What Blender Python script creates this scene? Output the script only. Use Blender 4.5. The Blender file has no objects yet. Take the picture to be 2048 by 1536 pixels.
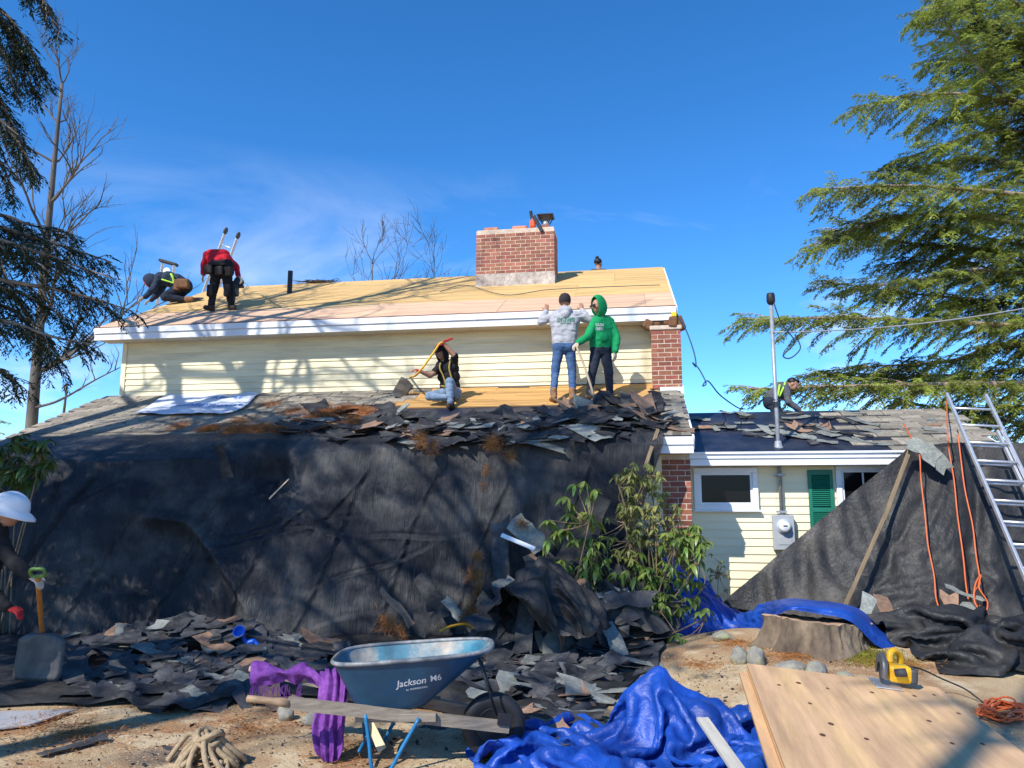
import bpy, bmesh, math, random
import numpy as np
from mathutils import Vector, Matrix, noise, Euler
from mathutils.bvhtree import BVHTree

R = math.radians
S = bpy.context.scene
COL = S.collection
random.seed(7)
RNG = np.random.default_rng(7)

# ---------------------------------------------------------------- camera
CAMZ, PITCH, FPX = 1.65, R(8.6), 1520.0
cam = bpy.data.objects.new('camera', bpy.data.cameras.new('camera'))
COL.objects.link(cam)
cam.data.sensor_width = 36.0
cam.data.lens = FPX / 2048.0 * 36.0
cam.data.clip_start, cam.data.clip_end = 0.05, 3000.0
cam.location = (0, 0, CAMZ)
cam.rotation_euler = (R(90) + PITCH, 0, 0)
S.camera = cam

# ---------------------------------------------------------------- sky, sun, exposure
SUN_AZ, SUN_EL = R(39), R(43)          # sun stands behind the viewer, to the left
world = bpy.data.worlds.new('World'); S.world = world
world.use_nodes = True
wn, wl = world.node_tree.nodes, world.node_tree.links
wn.clear()
w_out = wn.new('ShaderNodeOutputWorld'); w_bg = wn.new('ShaderNodeBackground')
w_sky = wn.new('ShaderNodeTexSky'); w_sky.sky_type = 'NISHITA'; w_sky.sun_disc = False
w_sky.sun_elevation = SUN_EL
w_sky.sun_rotation = math.pi + SUN_AZ
w_sky.altitude = 1500; w_sky.air_density = 0.7; w_sky.dust_density = 0.0; w_sky.ozone_density = 3.0
w_hsv = wn.new('ShaderNodeHueSaturation'); w_hsv.inputs['Saturation'].default_value = 1.27
w_hsv.inputs['Value'].default_value = 1.35
w_tc = wn.new('ShaderNodeTexCoord'); w_map = wn.new('ShaderNodeMapping')
w_map.inputs['Scale'].default_value = (1.6, 1.6, 4.2); w_map.inputs['Location'].default_value = (13.4, 7.7, 2.9)
w_noi = wn.new('ShaderNodeTexNoise'); w_noi.inputs['Scale'].default_value = 1.9
w_noi.inputs['Detail'].default_value = 9; w_noi.inputs['Roughness'].default_value = 0.58
w_noi.inputs['Distortion'].default_value = 0.5
w_ramp = wn.new('ShaderNodeMapRange'); w_ramp.inputs['From Min'].default_value = 0.50; w_ramp.inputs['From Max'].default_value = 0.74
w_ramp.inputs['To Max'].default_value = 0.75
w_sep = wn.new('ShaderNodeSeparateXYZ'); w_low = wn.new('ShaderNodeMapRange')
w_low.inputs['From Min'].default_value = 0.42; w_low.inputs['From Max'].default_value = 0.16
w_mul = wn.new('ShaderNodeMath'); w_mul.operation = 'MULTIPLY'
w_mix = wn.new('ShaderNodeMixRGB'); w_mix.inputs['Color2'].default_value = (5.2, 5.6, 6.4, 1)
wl.new(w_sky.outputs[0], w_hsv.inputs['Color'])
wl.new(w_tc.outputs['Generated'], w_map.inputs['Vector']); wl.new(w_map.outputs[0], w_noi.inputs['Vector'])
wl.new(w_noi.outputs[0], w_ramp.inputs['Value'])
wl.new(w_tc.outputs['Generated'], w_sep.inputs[0]); wl.new(w_sep.outputs['Z'], w_low.inputs['Value'])
wl.new(w_ramp.outputs[0], w_mul.inputs[0]); wl.new(w_low.outputs[0], w_mul.inputs[1])
wl.new(w_mul.outputs[0], w_mix.inputs['Fac']); wl.new(w_hsv.outputs[0], w_mix.inputs['Color1'])
wl.new(w_mix.outputs[0], w_bg.inputs['Color'])
w_bg.inputs['Strength'].default_value = 0.15
wl.new(w_bg.outputs[0], w_out.inputs['Surface'])

sun = bpy.data.objects.new('sun', bpy.data.lights.new('sun', 'SUN')); COL.objects.link(sun)
sun.data.energy = 4.0; sun.data.angle = R(0.53); sun.data.color = (1.0, 0.955, 0.88)
SUN_TO = Vector((-math.sin(SUN_AZ) * math.cos(SUN_EL), -math.cos(SUN_AZ) * math.cos(SUN_EL), math.sin(SUN_EL)))
sun.rotation_euler = SUN_TO.to_track_quat('Z', 'Y').to_euler()
sun.location = SUN_TO * 60

S.view_settings.view_transform = 'Standard'; S.view_settings.look = 'None'
S.view_settings.exposure = 0.6; S.view_settings.gamma = 1.0; S.view_settings.use_curve_mapping = False
S.render.engine = 'CYCLES'
S.cycles.use_denoising = True
S.cycles.max_bounces = 7; S.cycles.diffuse_bounces = 3; S.cycles.glossy_bounces = 3
S.cycles.transmission_bounces = 4; S.cycles.transparent_max_bounces = 6

# ---------------------------------------------------------------- helpers
def ray(px, py):
    u, v = (px - 1024) / FPX, (768 - py) / FPX
    c, s = math.cos(PITCH), math.sin(PITCH)
    return Vector((u, c - v * s, s + v * c))
def at(px, py, Y=None, z=None):
    d = ray(px, py)
    t = Y / d.y if Y is not None else (z - CAMZ) / d.z
    return Vector((0, 0, CAMZ)) + d * t

class MB:
    """collects faces for one mesh"""
    def __init__(self): self.v = []; self.f = []; self.m = []
    def add(self, vs, fs, mi=0):
        o = len(self.v); self.v += [tuple(p) for p in vs]
        self.f += [tuple(i + o for i in f) for f in fs]; self.m += [mi] * len(fs); return self
    def box(self, x0, x1, y0, y1, z0, z1, mi=0, M=None):
        vs = [Vector(p) for p in ((x0,y0,z0),(x1,y0,z0),(x1,y1,z0),(x0,y1,z0),(x0,y0,z1),(x1,y0,z1),(x1,y1,z1),(x0,y1,z1))]
        if M is not None: vs = [M @ p for p in vs]
        return self.add(vs, [(3,2,1,0),(4,5,6,7),(0,1,5,4),(1,2,6,5),(2,3,7,6),(3,0,4,7)], mi)
    def cbox(self, c, size, mi=0, M=None, bev=0.0):
        """box by centre, chamfered along all edges when bev > 0"""
        hx, hy, hz = [s / 2 for s in size]
        if bev <= 0:
            T = Matrix.Translation(c) if M is None else M @ Matrix.Translation(c)
            return self.box(-hx, hx, -hy, hy, -hz, hz, mi, T)
        bm = bmesh.new(); bmesh.ops.create_cube(bm, size=1)
        for v in bm.verts: v.co = Vector((v.co.x * 2 * hx, v.co.y * 2 * hy, v.co.z * 2 * hz))
        bmesh.ops.bevel(bm, geom=bm.edges[:], offset=bev, segments=2, affect='EDGES', profile=0.5)
        T = Matrix.Translation(c) if M is None else M @ Matrix.Translation(c)
        bm.verts.index_update()
        self.add([T @ v.co for v in bm.verts], [[v.index for v in f.verts] for f in bm.faces], mi); bm.free()
        return self
    def prism(self, poly, h0, h1, M=None, mi=0):
        n = len(poly); vs = [Vector((x, y, h0)) for x, y in poly] + [Vector((x, y, h1)) for x, y in poly]
        if M is not None: vs = [M @ p for p in vs]
        return self.add(vs, [tuple(range(n))[::-1], tuple(range(n, 2*n))] + [(i, (i+1) % n, n+(i+1) % n, n+i) for i in range(n)], mi)
    def tube(self, pts, r, seg=8, mi=0, cap=True):
        pts = [Vector(p) for p in pts]; n = len(pts)
        rs = list(r) if hasattr(r, '__len__') else [r] * n
        up = None; rings = []
        for i, p in enumerate(pts):
            d = (pts[min(i+1, n-1)] - pts[max(i-1, 0)])
            if d.length < 1e-9: d = Vector((0, 0, 1))
            d.normalize()
            if up is None:
                up = Vector((0, 0, 1)) if abs(d.z) < 0.9 else Vector((1, 0, 0))
            a = up - d * up.dot(d)
            if a.length < 1e-6: a = d.orthogonal()
            a.normalize(); b = d.cross(a); up = a
            rings.append([p + (a * math.cos(2*math.pi*k/seg) + b * math.sin(2*math.pi*k/seg)) * rs[i] for k in range(seg)])
        o = []
        for rg in rings: o += rg
        fs = [(i*seg+k, i*seg+(k+1) % seg, (i+1)*seg+(k+1) % seg, (i+1)*seg+k) for i in range(n-1) for k in range(seg)]
        if cap: fs += [tuple(range(seg))[::-1], tuple(range((n-1)*seg, n*seg))]
        return self.add(o, fs, mi)
    def lathe(self, prof, seg=20, M=None, mi=0):
        """prof: (radius, height) pairs, axis z"""
        vs = []
        for r, h in prof: vs += [Vector((r*math.cos(2*math.pi*k/seg), r*math.sin(2*math.pi*k/seg), h)) for k in range(seg)]
        if M is not None: vs = [M @ p for p in vs]
        n = len(prof)
        return self.add(vs, [(i*seg+k, i*seg+(k+1) % seg, (i+1)*seg+(k+1) % seg, (i+1)*seg+k) for i in range(n-1) for k in range(seg)], mi)
    def ell(self, c, rad, M=None, seg=14, rings=9, mi=0):
        prof = [(math.sin(math.pi*i/rings), -math.cos(math.pi*i/rings)) for i in range(rings+1)]
        T = Matrix.Translation(c) @ (M if M is not None else Matrix.Identity(4)) @ Matrix.Diagonal((rad[0], rad[1], rad[2], 1))
        return self.lathe([(max(r, 1e-4), h) for r, h in prof], seg, T, mi)
    def mesh(self, name, smooth=False):
        me = bpy.data.meshes.new(name); me.from_pydata(self.v, [], self.f)
        if any(self.m): me.polygons.foreach_set('material_index', self.m)
        if smooth: me.polygons.foreach_set('use_smooth', [True] * len(me.polygons))
        me.update(); return me

def put(name, me, mats=None, parent=None, loc=None, rot=None, scale=None):
    o = bpy.data.objects.new(name, me); COL.objects.link(o)
    if mats is not None and not me.materials:
        for m in (mats if isinstance(mats, (list, tuple)) else [mats]): me.materials.append(m)
    if parent is not None: o.parent = parent
    if loc is not None: o.location = loc
    if rot is not None: o.rotation_euler = rot
    if scale is not None: o.scale = scale
    return o
def obj(name, mb, mat, parent=None, smooth=False, **k):
    return put(name, mb.mesh(name, smooth), mat, parent, **k)
def tag(o, label, cat, group=None):
    o['label'] = label; o['category'] = cat
    if group: o['group'] = group
    return o
def empty(name, loc=(0, 0, 0), rz=0.0):
    o = bpy.data.objects.new(name, None); COL.objects.link(o); o.location = loc; o.rotation_euler = (0, 0, rz)
    o.empty_display_size = 0.2; return o
def struct(o): o['kind'] = 'structure'; return o
def stuff(o, label=None, cat=None):
    o['kind'] = 'stuff'
    if label: o['label'] = label; o['category'] = cat
    return o
def copy_tree(o, parent=None):
    c = o.copy(); COL.objects.link(c); c.parent = parent
    for ch in [x for x in bpy.data.objects if x.parent == o]: copy_tree(ch, c)
    return c
def catmull(pts, n=8):
    P = [Vector(p) for p in pts]; P = [P[0]*2 - P[1]] + P + [P[-1]*2 - P[-2]]; out = []
    for i in range(1, len(P) - 2):
        a, b, c, d = P[i-1:i+3]
        for k in range(n):
            t = k / n
            out.append(0.5 * ((2*b) + (c-a)*t + (2*a-5*b+4*c-d)*t*t + (-a+3*b-3*c+d)*t**3))
    out.append(P[-2]); return out
def grid_mesh(name, P, smooth=True):
    """P: (rows, cols, 3) array"""
    r, c = P.shape[:2]
    idx = np.arange(r*c).reshape(r, c)
    q = np.stack([idx[:-1, :-1], idx[:-1, 1:], idx[1:, 1:], idx[1:, :-1]], -1).reshape(-1, 4)
    me = bpy.data.meshes.new(name); me.vertices.add(r*c); me.vertices.foreach_set('co', P.reshape(-1).astype(np.float32))
    me.loops.add(q.size); me.loops.foreach_set('vertex_index', q.reshape(-1).astype(np.int32))
    me.polygons.add(len(q)); me.polygons.foreach_set('loop_start', np.arange(0, q.size, 4, dtype=np.int32))
    me.polygons.foreach_set('use_smooth', np.full(len(q), smooth)); me.update(calc_edges=True); me.validate(); return me
def faces_mesh(name, V, F):
    """fast mesh from arrays: V (n,3), F (m,k)"""
    me = bpy.data.meshes.new(name); V = np.asarray(V, np.float32); F = np.asarray(F, np.int32)
    me.vertices.add(len(V)); me.vertices.foreach_set('co', V.reshape(-1))
    me.loops.add(F.size); me.loops.foreach_set('vertex_index', F.reshape(-1))
    me.polygons.add(len(F)); me.polygons.foreach_set('loop_start', np.arange(0, F.size, F.shape[1], dtype=np.int32))
    me.update(calc_edges=True); return me
def vnoise(p, seed=0.0):
    """smooth value noise, vectorised; p (...,3) or (...,2)"""
    p = np.asarray(p, float)
    if p.shape[-1] == 2: p = np.concatenate([p, np.full(p.shape[:-1] + (1,), seed * 1.37 + 0.5)], -1)
    else: p = p + seed * 7.31
    i = np.floor(p).astype(np.int64); f = p - i; f = f*f*(3-2*f)
    def h(dx, dy, dz):
        n = (i[..., 0]+dx) * 374761393 + (i[..., 1]+dy) * 668265263 + (i[..., 2]+dz) * 2147483647
        n = (n ^ (n >> 13)) * 1274126177 & 0x7fffffff
        return ((n ^ (n >> 16)) & 0xffff) / 65535.0
    x0 = h(0,0,0)*(1-f[...,0]) + h(1,0,0)*f[...,0]; x1 = h(0,1,0)*(1-f[...,0]) + h(1,1,0)*f[...,0]
    y0 = h(0,0,1)*(1-f[...,0]) + h(1,0,1)*f[...,0]; y1 = h(0,1,1)*(1-f[...,0]) + h(1,1,1)*f[...,0]
    a = x0*(1-f[...,1]) + x1*f[...,1]; b = y0*(1-f[...,1]) + y1*f[...,1]
    return (a*(1-f[...,2]) + b*f[...,2]) * 2 - 1
def fbm(p, seed=0.0, oct=4):
    p = np.asarray(p, float); s = 0; a = 0.5
    for k in range(oct): s = s + a * vnoise(p * 2**k, seed + k * 3.1); a *= 0.5
    return s
def sstep(a, b, x):
    t = np.clip((np.asarray(x, float) - a) / (b - a), 0, 1); return t*t*(3-2*t)
def crumple(p, seed, n=9, f0=1.0, f1=4.0):
    """creased height: folded triangle waves over a warped plane"""
    rg = np.random.default_rng(seed); p = np.asarray(p, float)
    w = np.stack([fbm(p*0.9, seed+1, 3), fbm(p*0.9+9.1, seed+2, 3)], -1) * 0.55
    q = p + w; h = 0
    for k in range(n):
        a = rg.uniform(0, 2*math.pi); f = f0 * (f1/f0) ** (k / max(n-1, 1))
        ph = (q[..., 0]*math.cos(a) + q[..., 1]*math.sin(a)) * f + rg.uniform(0, 1)
        m = sstep(-0.15, 0.35, vnoise(q*f*0.55, seed+20+k))
        h = h + (np.abs((ph % 1.0) - 0.5) * 2 - 0.5) / f * m
    return h

def facet(p, seed, f):
    """piecewise flat creased noise"""
    p = np.asarray(p, float); q = p * f + np.stack([fbm(p * f * .45, seed + 1, 2), fbm(p * f * .45 + 5.2, seed + 2, 2)], -1) * .9
    i = np.floor(q).astype(np.int64); r = q - i
    def h(dx, dy):
        n = (i[..., 0] + dx) * 374761393 + (i[..., 1] + dy) * 668265263 + int(seed * 977)
        n = (n ^ (n >> 13)) * 1274126177 & 0x7fffffff; return ((n ^ (n >> 16)) & 0xffff) / 65535.0 * 2 - 1
    a, b, c, d = h(0, 0), h(1, 0), h(0, 1), h(1, 1); x, y = r[..., 0], r[..., 1]
    return np.where(x + y < 1, a + (b - a) * x + (c - a) * y, d + (c - d) * (1 - x) + (b - d) * (1 - y))

# ---------------------------------------------------------------- materials
def mat(name, base, rough=0.7, var=0.18, scale=6.0, stretch=(1, 1, 1), bump=0.0, bscale=40.0, bstretch=None, tint=None,
        tint_scale=1.5, tint_amt=0.0, rnd=0.0, spec=0.4, metal=0.0, coat=0.0, trans=0.0, detail=6, bdist=0.01, hue=0.0):
    m = bpy.data.materials.new(name); m.use_nodes = True
    nt = m.node_tree; n, l = nt.nodes, nt.links; b = n['Principled BSDF']
    tc = n.new('ShaderNodeTexCoord'); mp = n.new('ShaderNodeMapping'); mp.inputs['Scale'].default_value = stretch
    l.new(tc.outputs['Object'], mp.inputs['Vector'])
    vec = mp.outputs[0]
    oi = n.new('ShaderNodeObjectInfo')
    if rnd > 0 or hue > 0:     # shift the pattern from copy to copy
        ad = n.new('ShaderNodeVectorMath'); ad.operation = 'ADD'
        sc = n.new('ShaderNodeVectorMath'); sc.operation = 'SCALE'; sc.inputs[0].default_value = (17, 29, 11)
        l.new(oi.outputs['Random'], sc.inputs['Scale']); l.new(vec, ad.inputs[0]); l.new(sc.outputs[0], ad.inputs[1]); vec = ad.outputs[0]
    nz = n.new('ShaderNodeTexNoise'); nz.inputs['Scale'].default_value = scale; nz.inputs['Detail'].default_value = detail
    nz.inputs['Roughness'].default_value = 0.62
    l.new(vec, nz.inputs['Vector'])
    mr = n.new('ShaderNodeMapRange'); mr.inputs['From Min'].default_value = 0.3; mr.inputs['From Max'].default_value = 0.7
    mr.inputs['To Min'].default_value = 1 - var; mr.inputs['To Max'].default_value = 1 + var
    l.new(nz.outputs[0], mr.inputs['Value'])
    col = None
    base4 = tuple(base) + (1,)
    hs = n.new('ShaderNodeHueSaturation'); hs.inputs['Color'].default_value = base4
    if tint is not None:
        t = n.new('ShaderNodeTexNoise'); t.inputs['Scale'].default_value = tint_scale; t.inputs['Detail'].default_value = 5
        t.inputs['Roughness'].default_value = 0.65
        l.new(vec, t.inputs['Vector'])
        tr = n.new('ShaderNodeMapRange'); tr.inputs['From Min'].default_value = 0.45; tr.inputs['From Max'].default_value = 0.65
        tr.inputs['To Max'].default_value = tint_amt; l.new(t.outputs[0], tr.inputs['Value'])
        mx = n.new('ShaderNodeMixRGB'); mx.inputs['Color1'].default_value = base4; mx.inputs['Color2'].default_value = tuple(tint) + (1,)
        l.new(tr.outputs[0], mx.inputs['Fac']); l.new(mx.outputs[0], hs.inputs['Color'])
    val = mr.outputs[0]
    if rnd > 0:
        rr = n.new('ShaderNodeMapRange'); rr.inputs['To Min'].default_value = 1 - rnd; rr.inputs['To Max'].default_value = 1 + rnd
        l.new(oi.outputs['Random'], rr.inputs['Value'])
        mm = n.new('ShaderNodeMath'); mm.operation = 'MULTIPLY'; l.new(val, mm.inputs[0]); l.new(rr.outputs[0], mm.inputs[1]); val = mm.outputs[0]
    if hue > 0:
        hr = n.new('ShaderNodeMapRange'); hr.inputs['To Min'].default_value = 0.5 - hue; hr.inputs['To Max'].default_value = 0.5 + hue
        fr = n.new('ShaderNodeMath'); fr.operation = 'MULTIPLY'; fr.inputs[1].default_value = 7.77
        f2 = n.new('ShaderNodeMath'); f2.operation = 'FRACT'
        l.new(oi.outputs['Random'], fr.inputs[0]); l.new(fr.outputs[0], f2.inputs[0]); l.new(f2.outputs[0], hr.inputs['Value']); l.new(hr.outputs[0], hs.inputs['Hue'])
    l.new(val, hs.inputs['Value'])
    l.new(hs.outputs[0], b.inputs['Base Color'])
    b.inputs['Roughness'].default_value = rough; b.inputs['Metallic'].default_value = metal
    b.inputs['Specular IOR Level'].default_value = spec
    if coat: b.inputs['Coat Weight'].default_value = coat
    if trans: b.inputs['Transmission Weight'].default_value = trans
    if bump > 0:
        m2 = n.new('ShaderNodeMapping'); m2.inputs['Scale'].default_value = bstretch or stretch
        l.new(tc.outputs['Object'], m2.inputs['Vector'])
        bz = n.new('ShaderNodeTexNoise'); bz.inputs['Scale'].default_value = bscale; bz.inputs['Detail'].default_value = 5
        l.new(m2.outputs[0], bz.inputs['Vector'])
        bp = n.new('ShaderNodeBump'); bp.inputs['Strength'].default_value = bump; bp.inputs['Distance'].default_value = bdist
        l.new(bz.outputs[0], bp.inputs['Height']); l.new(bp.outputs[0], b.inputs['Normal'])
    return m
def leaf_mat(name, base, var=0.5, scale=3.0, trans=0.25, hue=0.03, rough=0.5, spec=0.35):
    m = mat(name, base, rough=rough, var=var, scale=scale, rnd=0.2, hue=hue, spec=spec, detail=3)
    n, l = m.node_tree.nodes, m.node_tree.links; b = n['Principled BSDF']; out = n['Material Output']
    t = n.new('ShaderNodeBsdfTranslucent'); mx = n.new('ShaderNodeMixShader'); mx.inputs[0].default_value = trans
    src = b.inputs['Base Color'].links[0].from_socket
    l.new(src, t.inputs['Color']); l.new(b.outputs[0], mx.inputs[1]); l.new(t.outputs[0], mx.inputs[2]); l.new(mx.outputs[0], out.inputs['Surface'])
    return m

M = {}
M['siding'] = mat('siding_paint', (0.84, 0.75, 0.49), 0.55, 0.06, 2.0, (0.6, 1, 4), bump=0.1, bscale=30, tint=(0.46, 0.42, 0.30), tint_scale=1.5, tint_amt=0.42, rnd=0.03)
M['siding2'] = mat('siding_paint_clean', (0.84, 0.75, 0.50), 0.55, 0.05, 2.0, (0.6, 1, 4), bump=0.06, bscale=30, tint=(0.6, 0.55, 0.4), tint_scale=1.0, tint_amt=0.2, rnd=0.03)
M['trimw'] = mat('white_trim_paint', (0.80, 0.81, 0.82), 0.45, 0.05, 3.0, tint=(0.55, 0.56, 0.58), tint_scale=2.0, tint_amt=0.25)
M['soffit'] = mat('soffit_vinyl', (0.62, 0.58, 0.50), 0.55, 0.06, 3.0)
M['ply_pink'] = mat('new_plywood', (0.60, 0.37, 0.235), 0.75, 0.2, 2.2, (0.5, 6, 6), bump=0.15, bscale=14, tint=(0.68, 0.49, 0.28), tint_scale=1.2, tint_amt=0.6, rnd=0.06)
M['ply_yel'] = mat('roof_sheathing', (0.58, 0.365, 0.14), 0.8, 0.48, 1.6, (0.45, 15, 15), bump=0.35, bscale=6, tint=(0.66, 0.44, 0.17), tint_scale=0.9, tint_amt=0.7, rnd=0.08)
M['plank'] = mat('old_sheathing_board', (0.50, 0.27, 0.085), 0.8, 0.5, 2.0, (0.5, 22, 22), bump=0.4, bscale=8, tint=(0.64, 0.40, 0.15), tint_scale=1.1, tint_amt=0.7, rnd=0.13)
M['brick'] = mat('red_brick', (0.31, 0.12, 0.078), 0.85, 0.25, 9, bump=0.4, bscale=60, tint=(0.24, 0.10, 0.07), tint_scale=3, tint_amt=0.5, rnd=0.25, hue=0.012)
M['brick2'] = mat('old_red_brick', (0.29, 0.095, 0.058), 0.85, 0.25, 9, bump=0.4, bscale=60, tint=(0.19, 0.075, 0.055), tint_scale=3, tint_amt=0.6, rnd=0.3, hue=0.012)
M['mortar'] = mat('mortar', (0.58, 0.47, 0.36), 0.9, 0.2, 20, bump=0.4, bscale=80)
M['parge'] = mat('mortar_smeared_brick', (0.50, 0.44, 0.38), 0.9, 0.35, 9, bump=0.6, bscale=30, tint=(0.25, 0.17, 0.14), tint_scale=5, tint_amt=0.8)
M['flue'] = mat('clay_flue', (0.58, 0.24, 0.14), 0.8, 0.15, 8, bump=0.2)
M['black'] = mat('black_rubber', (0.018, 0.018, 0.02), 0.55, 0.2, 10)
M['blackmetal'] = mat('black_metal', (0.02, 0.02, 0.022), 0.35, 0.2, 10, spec=0.5)
M['alu'] = mat('aluminium', (0.72, 0.73, 0.75), 0.38, 0.08, 9, metal=0.7, tint=(0.45, 0.45, 0.46), tint_scale=6, tint_amt=0.4)
M['galv'] = mat('galvanised_pipe', (0.33, 0.345, 0.36), 0.42, 0.15, 14, metal=0.3)
M['greybox'] = mat('grey_meter_enamel', (0.36, 0.38, 0.40), 0.5, 0.06, 6)
M['glass_dark'] = mat('dark_window_glass', (0.008, 0.008, 0.009), 0.12, 0.1, 2, spec=0.12)
M['shutter'] = mat('green_shutter_paint', (0.012, 0.17, 0.11), 0.5, 0.1, 6)
M['shingle'] = mat('weathered_shingle', (0.235, 0.205, 0.16), 0.9, 0.3, 20, bump=0.6, bscale=120, tint=(0.37, 0.32, 0.235), tint_scale=4, tint_amt=0.6, rnd=0.28, hue=0.01)
M['sh_dark'] = mat('tar_backed_shingle', (0.040, 0.040, 0.043), 0.7, 0.4, 9, bump=0.4, bscale=60, tint=(0.095, 0.092, 0.088), tint_scale=5, tint_amt=0.7, rnd=0.4, spec=0.15)
M['sh_grey'] = mat('green_grey_shingle', (0.19, 0.20, 0.18), 0.9, 0.3, 30, bump=0.6, bscale=140, tint=(0.30, 0.31, 0.27), tint_scale=6, tint_amt=0.6, rnd=0.25)
M['sh_tan'] = mat('dusty_shingle_back', (0.25, 0.15, 0.095), 0.9, 0.3, 18, bump=0.5, bscale=90, tint=(0.18, 0.12, 0.09), tint_scale=6, tint_amt=0.6, rnd=0.25)
M['paper'] = mat('tar_paper', (0.012, 0.017, 0.038), 0.42, 0.3, 5, bump=0.2, bscale=25, tint=(0.05, 0.05, 0.06), tint_scale=3, tint_amt=0.5, spec=0.55)
M['dirt'] = None
# ================================================================ ground
def gz(x, y):
    x = np.asarray(x, float); y = np.asarray(y, float)
    h = 0.20 * sstep(0.9, 2.2, x) * sstep(9.9, 8.2, y)
    h = h + 0.07 * sstep(1.9, 2.6, x) * sstep(6.6, 7.6, y) * sstep(9.6, 8.8, y)
    p = np.stack([x, y], -1)
    return h + 0.035 * fbm(p * 0.8, 3, 3) + 0.010 * fbm(p * 5, 5, 3)
_gx, _gy = np.meshgrid(np.arange(-8, 8.01, .05), np.arange(2, 12.01, .05)); _GZ = gz(_gx, _gy)
def gzf(x, y):
    """ground height from a table"""
    i = np.clip((np.asarray(x) + 8) / .05, 0, _GZ.shape[1] - 2); j = np.clip((np.asarray(y) - 2) / .05, 0, _GZ.shape[0] - 2); a, b = i.astype(int), j.astype(int); u, v = i - a, j - b
    return (_GZ[b, a] * (1 - u) + _GZ[b, a + 1] * u) * (1 - v) + (_GZ[b + 1, a] * (1 - u) + _GZ[b + 1, a + 1] * u) * v
def build_ground():
    def axis(lo, hi, fine_lo, fine_hi, st):
        a = list(np.arange(fine_lo, fine_hi, st)); k = st; x = fine_lo; left = []
        while x > lo: k *= 1.35; x -= k; left.append(x)
        k = st; x = fine_hi; right = [fine_hi]
        while x < hi: k *= 1.35; x += k; right.append(x)
        return np.array(left[::-1] + a + right)
    xs = axis(-900, 900, -7, 7, 0.05); ys = axis(-300, 1500, 2.2, 10.5, 0.05)
    X, Y = np.meshgrid(xs, ys); Z = gz(X, Y)
    far = np.maximum(sstep(9, 40, np.abs(X)), sstep(16, 50, Y)); Z = Z * (1 - far) - far * 1.2
    m = bpy.data.materials.new('sawdust_dirt'); m.use_nodes = True; n, l = m.node_tree.nodes, m.node_tree.links; b = n['Principled BSDF']
    tc = n.new('ShaderNodeTexCoord')
    def nz(s, d=6, r=0.6):
        t = n.new('ShaderNodeTexNoise'); t.inputs['Scale'].default_value = s; t.inputs['Detail'].default_value = d; t.inputs['Roughness'].default_value = r
        l.new(tc.outputs['Object'], t.inputs['Vector']); return t.outputs[0]
    def rng(v, a, b_):
        q = n.new('ShaderNodeMapRange'); q.inputs['From Min'].default_value = a; q.inputs['From Max'].default_value = b_; l.new(v, q.inputs['Value']); return q.outputs[0]
    def mix(f, c1, c2):
        q = n.new('ShaderNodeMixRGB'); l.new(f, q.inputs['Fac'])
        for c, s in ((c1, 'Color1'), (c2, 'Color2')):
            if isinstance(c, tuple): q.inputs[s].default_value = c + (1,)
            else: l.new(c, q.inputs[s])
        return q.outputs[0]
    c = mix(rng(nz(1.1), 0.4, 0.62), (0.45, 0.33, 0.19), (0.31, 0.16, 0.075))
    c = mix(rng(nz(2.6), 0.50, 0.62), c, (0.55, 0.43, 0.27))
    c = mix(rng(nz(0.7, 4), 0.58, 0.68), c, (0.16, 0.12, 0.09))
    c = mix(rng(nz(90, 3, 0.8), 0.56, 0.66), c, (0.66, 0.54, 0.36))
    c = mix(rng(nz(60, 3, 0.8), 0.60, 0.68), c, (0.13, 0.075, 0.045))
    l.new(c, b.inputs['Base Color']); b.inputs['Roughness'].default_value = 0.95; b.inputs['Specular IOR Level'].default_value = 0.2
    bp = n.new('ShaderNodeBump'); bp.inputs['Strength'].default_value = 0.7; bp.inputs['Distance'].default_value = 0.02
    l.new(nz(45, 6, 0.7), bp.inputs['Height']); l.new(bp.outputs[0], b.inputs['Normal'])
    M['dirt'] = m
    struct(put('ground', grid_mesh('ground', np.stack([X, Y, Z], -1)), m))
build_ground()
# far hills
def hills():
    a = np.linspace(-1.3, 1.3, 160); rows = []
    for rr, k in ((700, 0.0), (820, 0.55), (980, 1.0), (1300, 0.2)):
        h = (26 + 22 * fbm(np.stack([a * 4, a * 0], -1), 11, 4)) * k - 4
        rows.append(np.stack([rr * np.sin(a), rr * np.cos(a), h], -1))
    struct(put('hills', grid_mesh('hills', np.array(rows)), mat('hill_forest', (0.10, 0.12, 0.16), 0.95, 0.3, 0.03)))
hills()

# ================================================================ house
HO = Vector((2.354, 12.19, 0.0)); HR = R(-9.0)
house = empty('house', HO, HR)
tag(house, 'pale yellow clapboard house with two storeys, brick chimney and stripped plywood roof', 'house')
HM = Matrix.Translation(HO) @ Matrix.Rotation(HR, 4, 'Z'); HI = HM.inverted()
def hl(px, py, n=None, z=None):
    """picture point -> house-local point on the plane n = const or z = const"""
    a = HI @ Vector((0, 0, CAMZ)); d = (HI.to_3x3()) @ ray(px, py)
    t = (n - a.y) / d.y if n is not None else (z - a.z) / d.z
    return a + d * t
def hplane(px, py, n0, z0, k):
    """picture point -> house-local point on a roof plane z = z0 + k (n - n0)"""
    a = HI @ Vector((0, 0, CAMZ)); d = (HI.to_3x3()) @ ray(px, py)
    t = (z0 + k * (a.y - n0) - a.z) / (d.z - k * d.y)
    return a + d * t
def W(p): return HM @ Vector(p)

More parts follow.
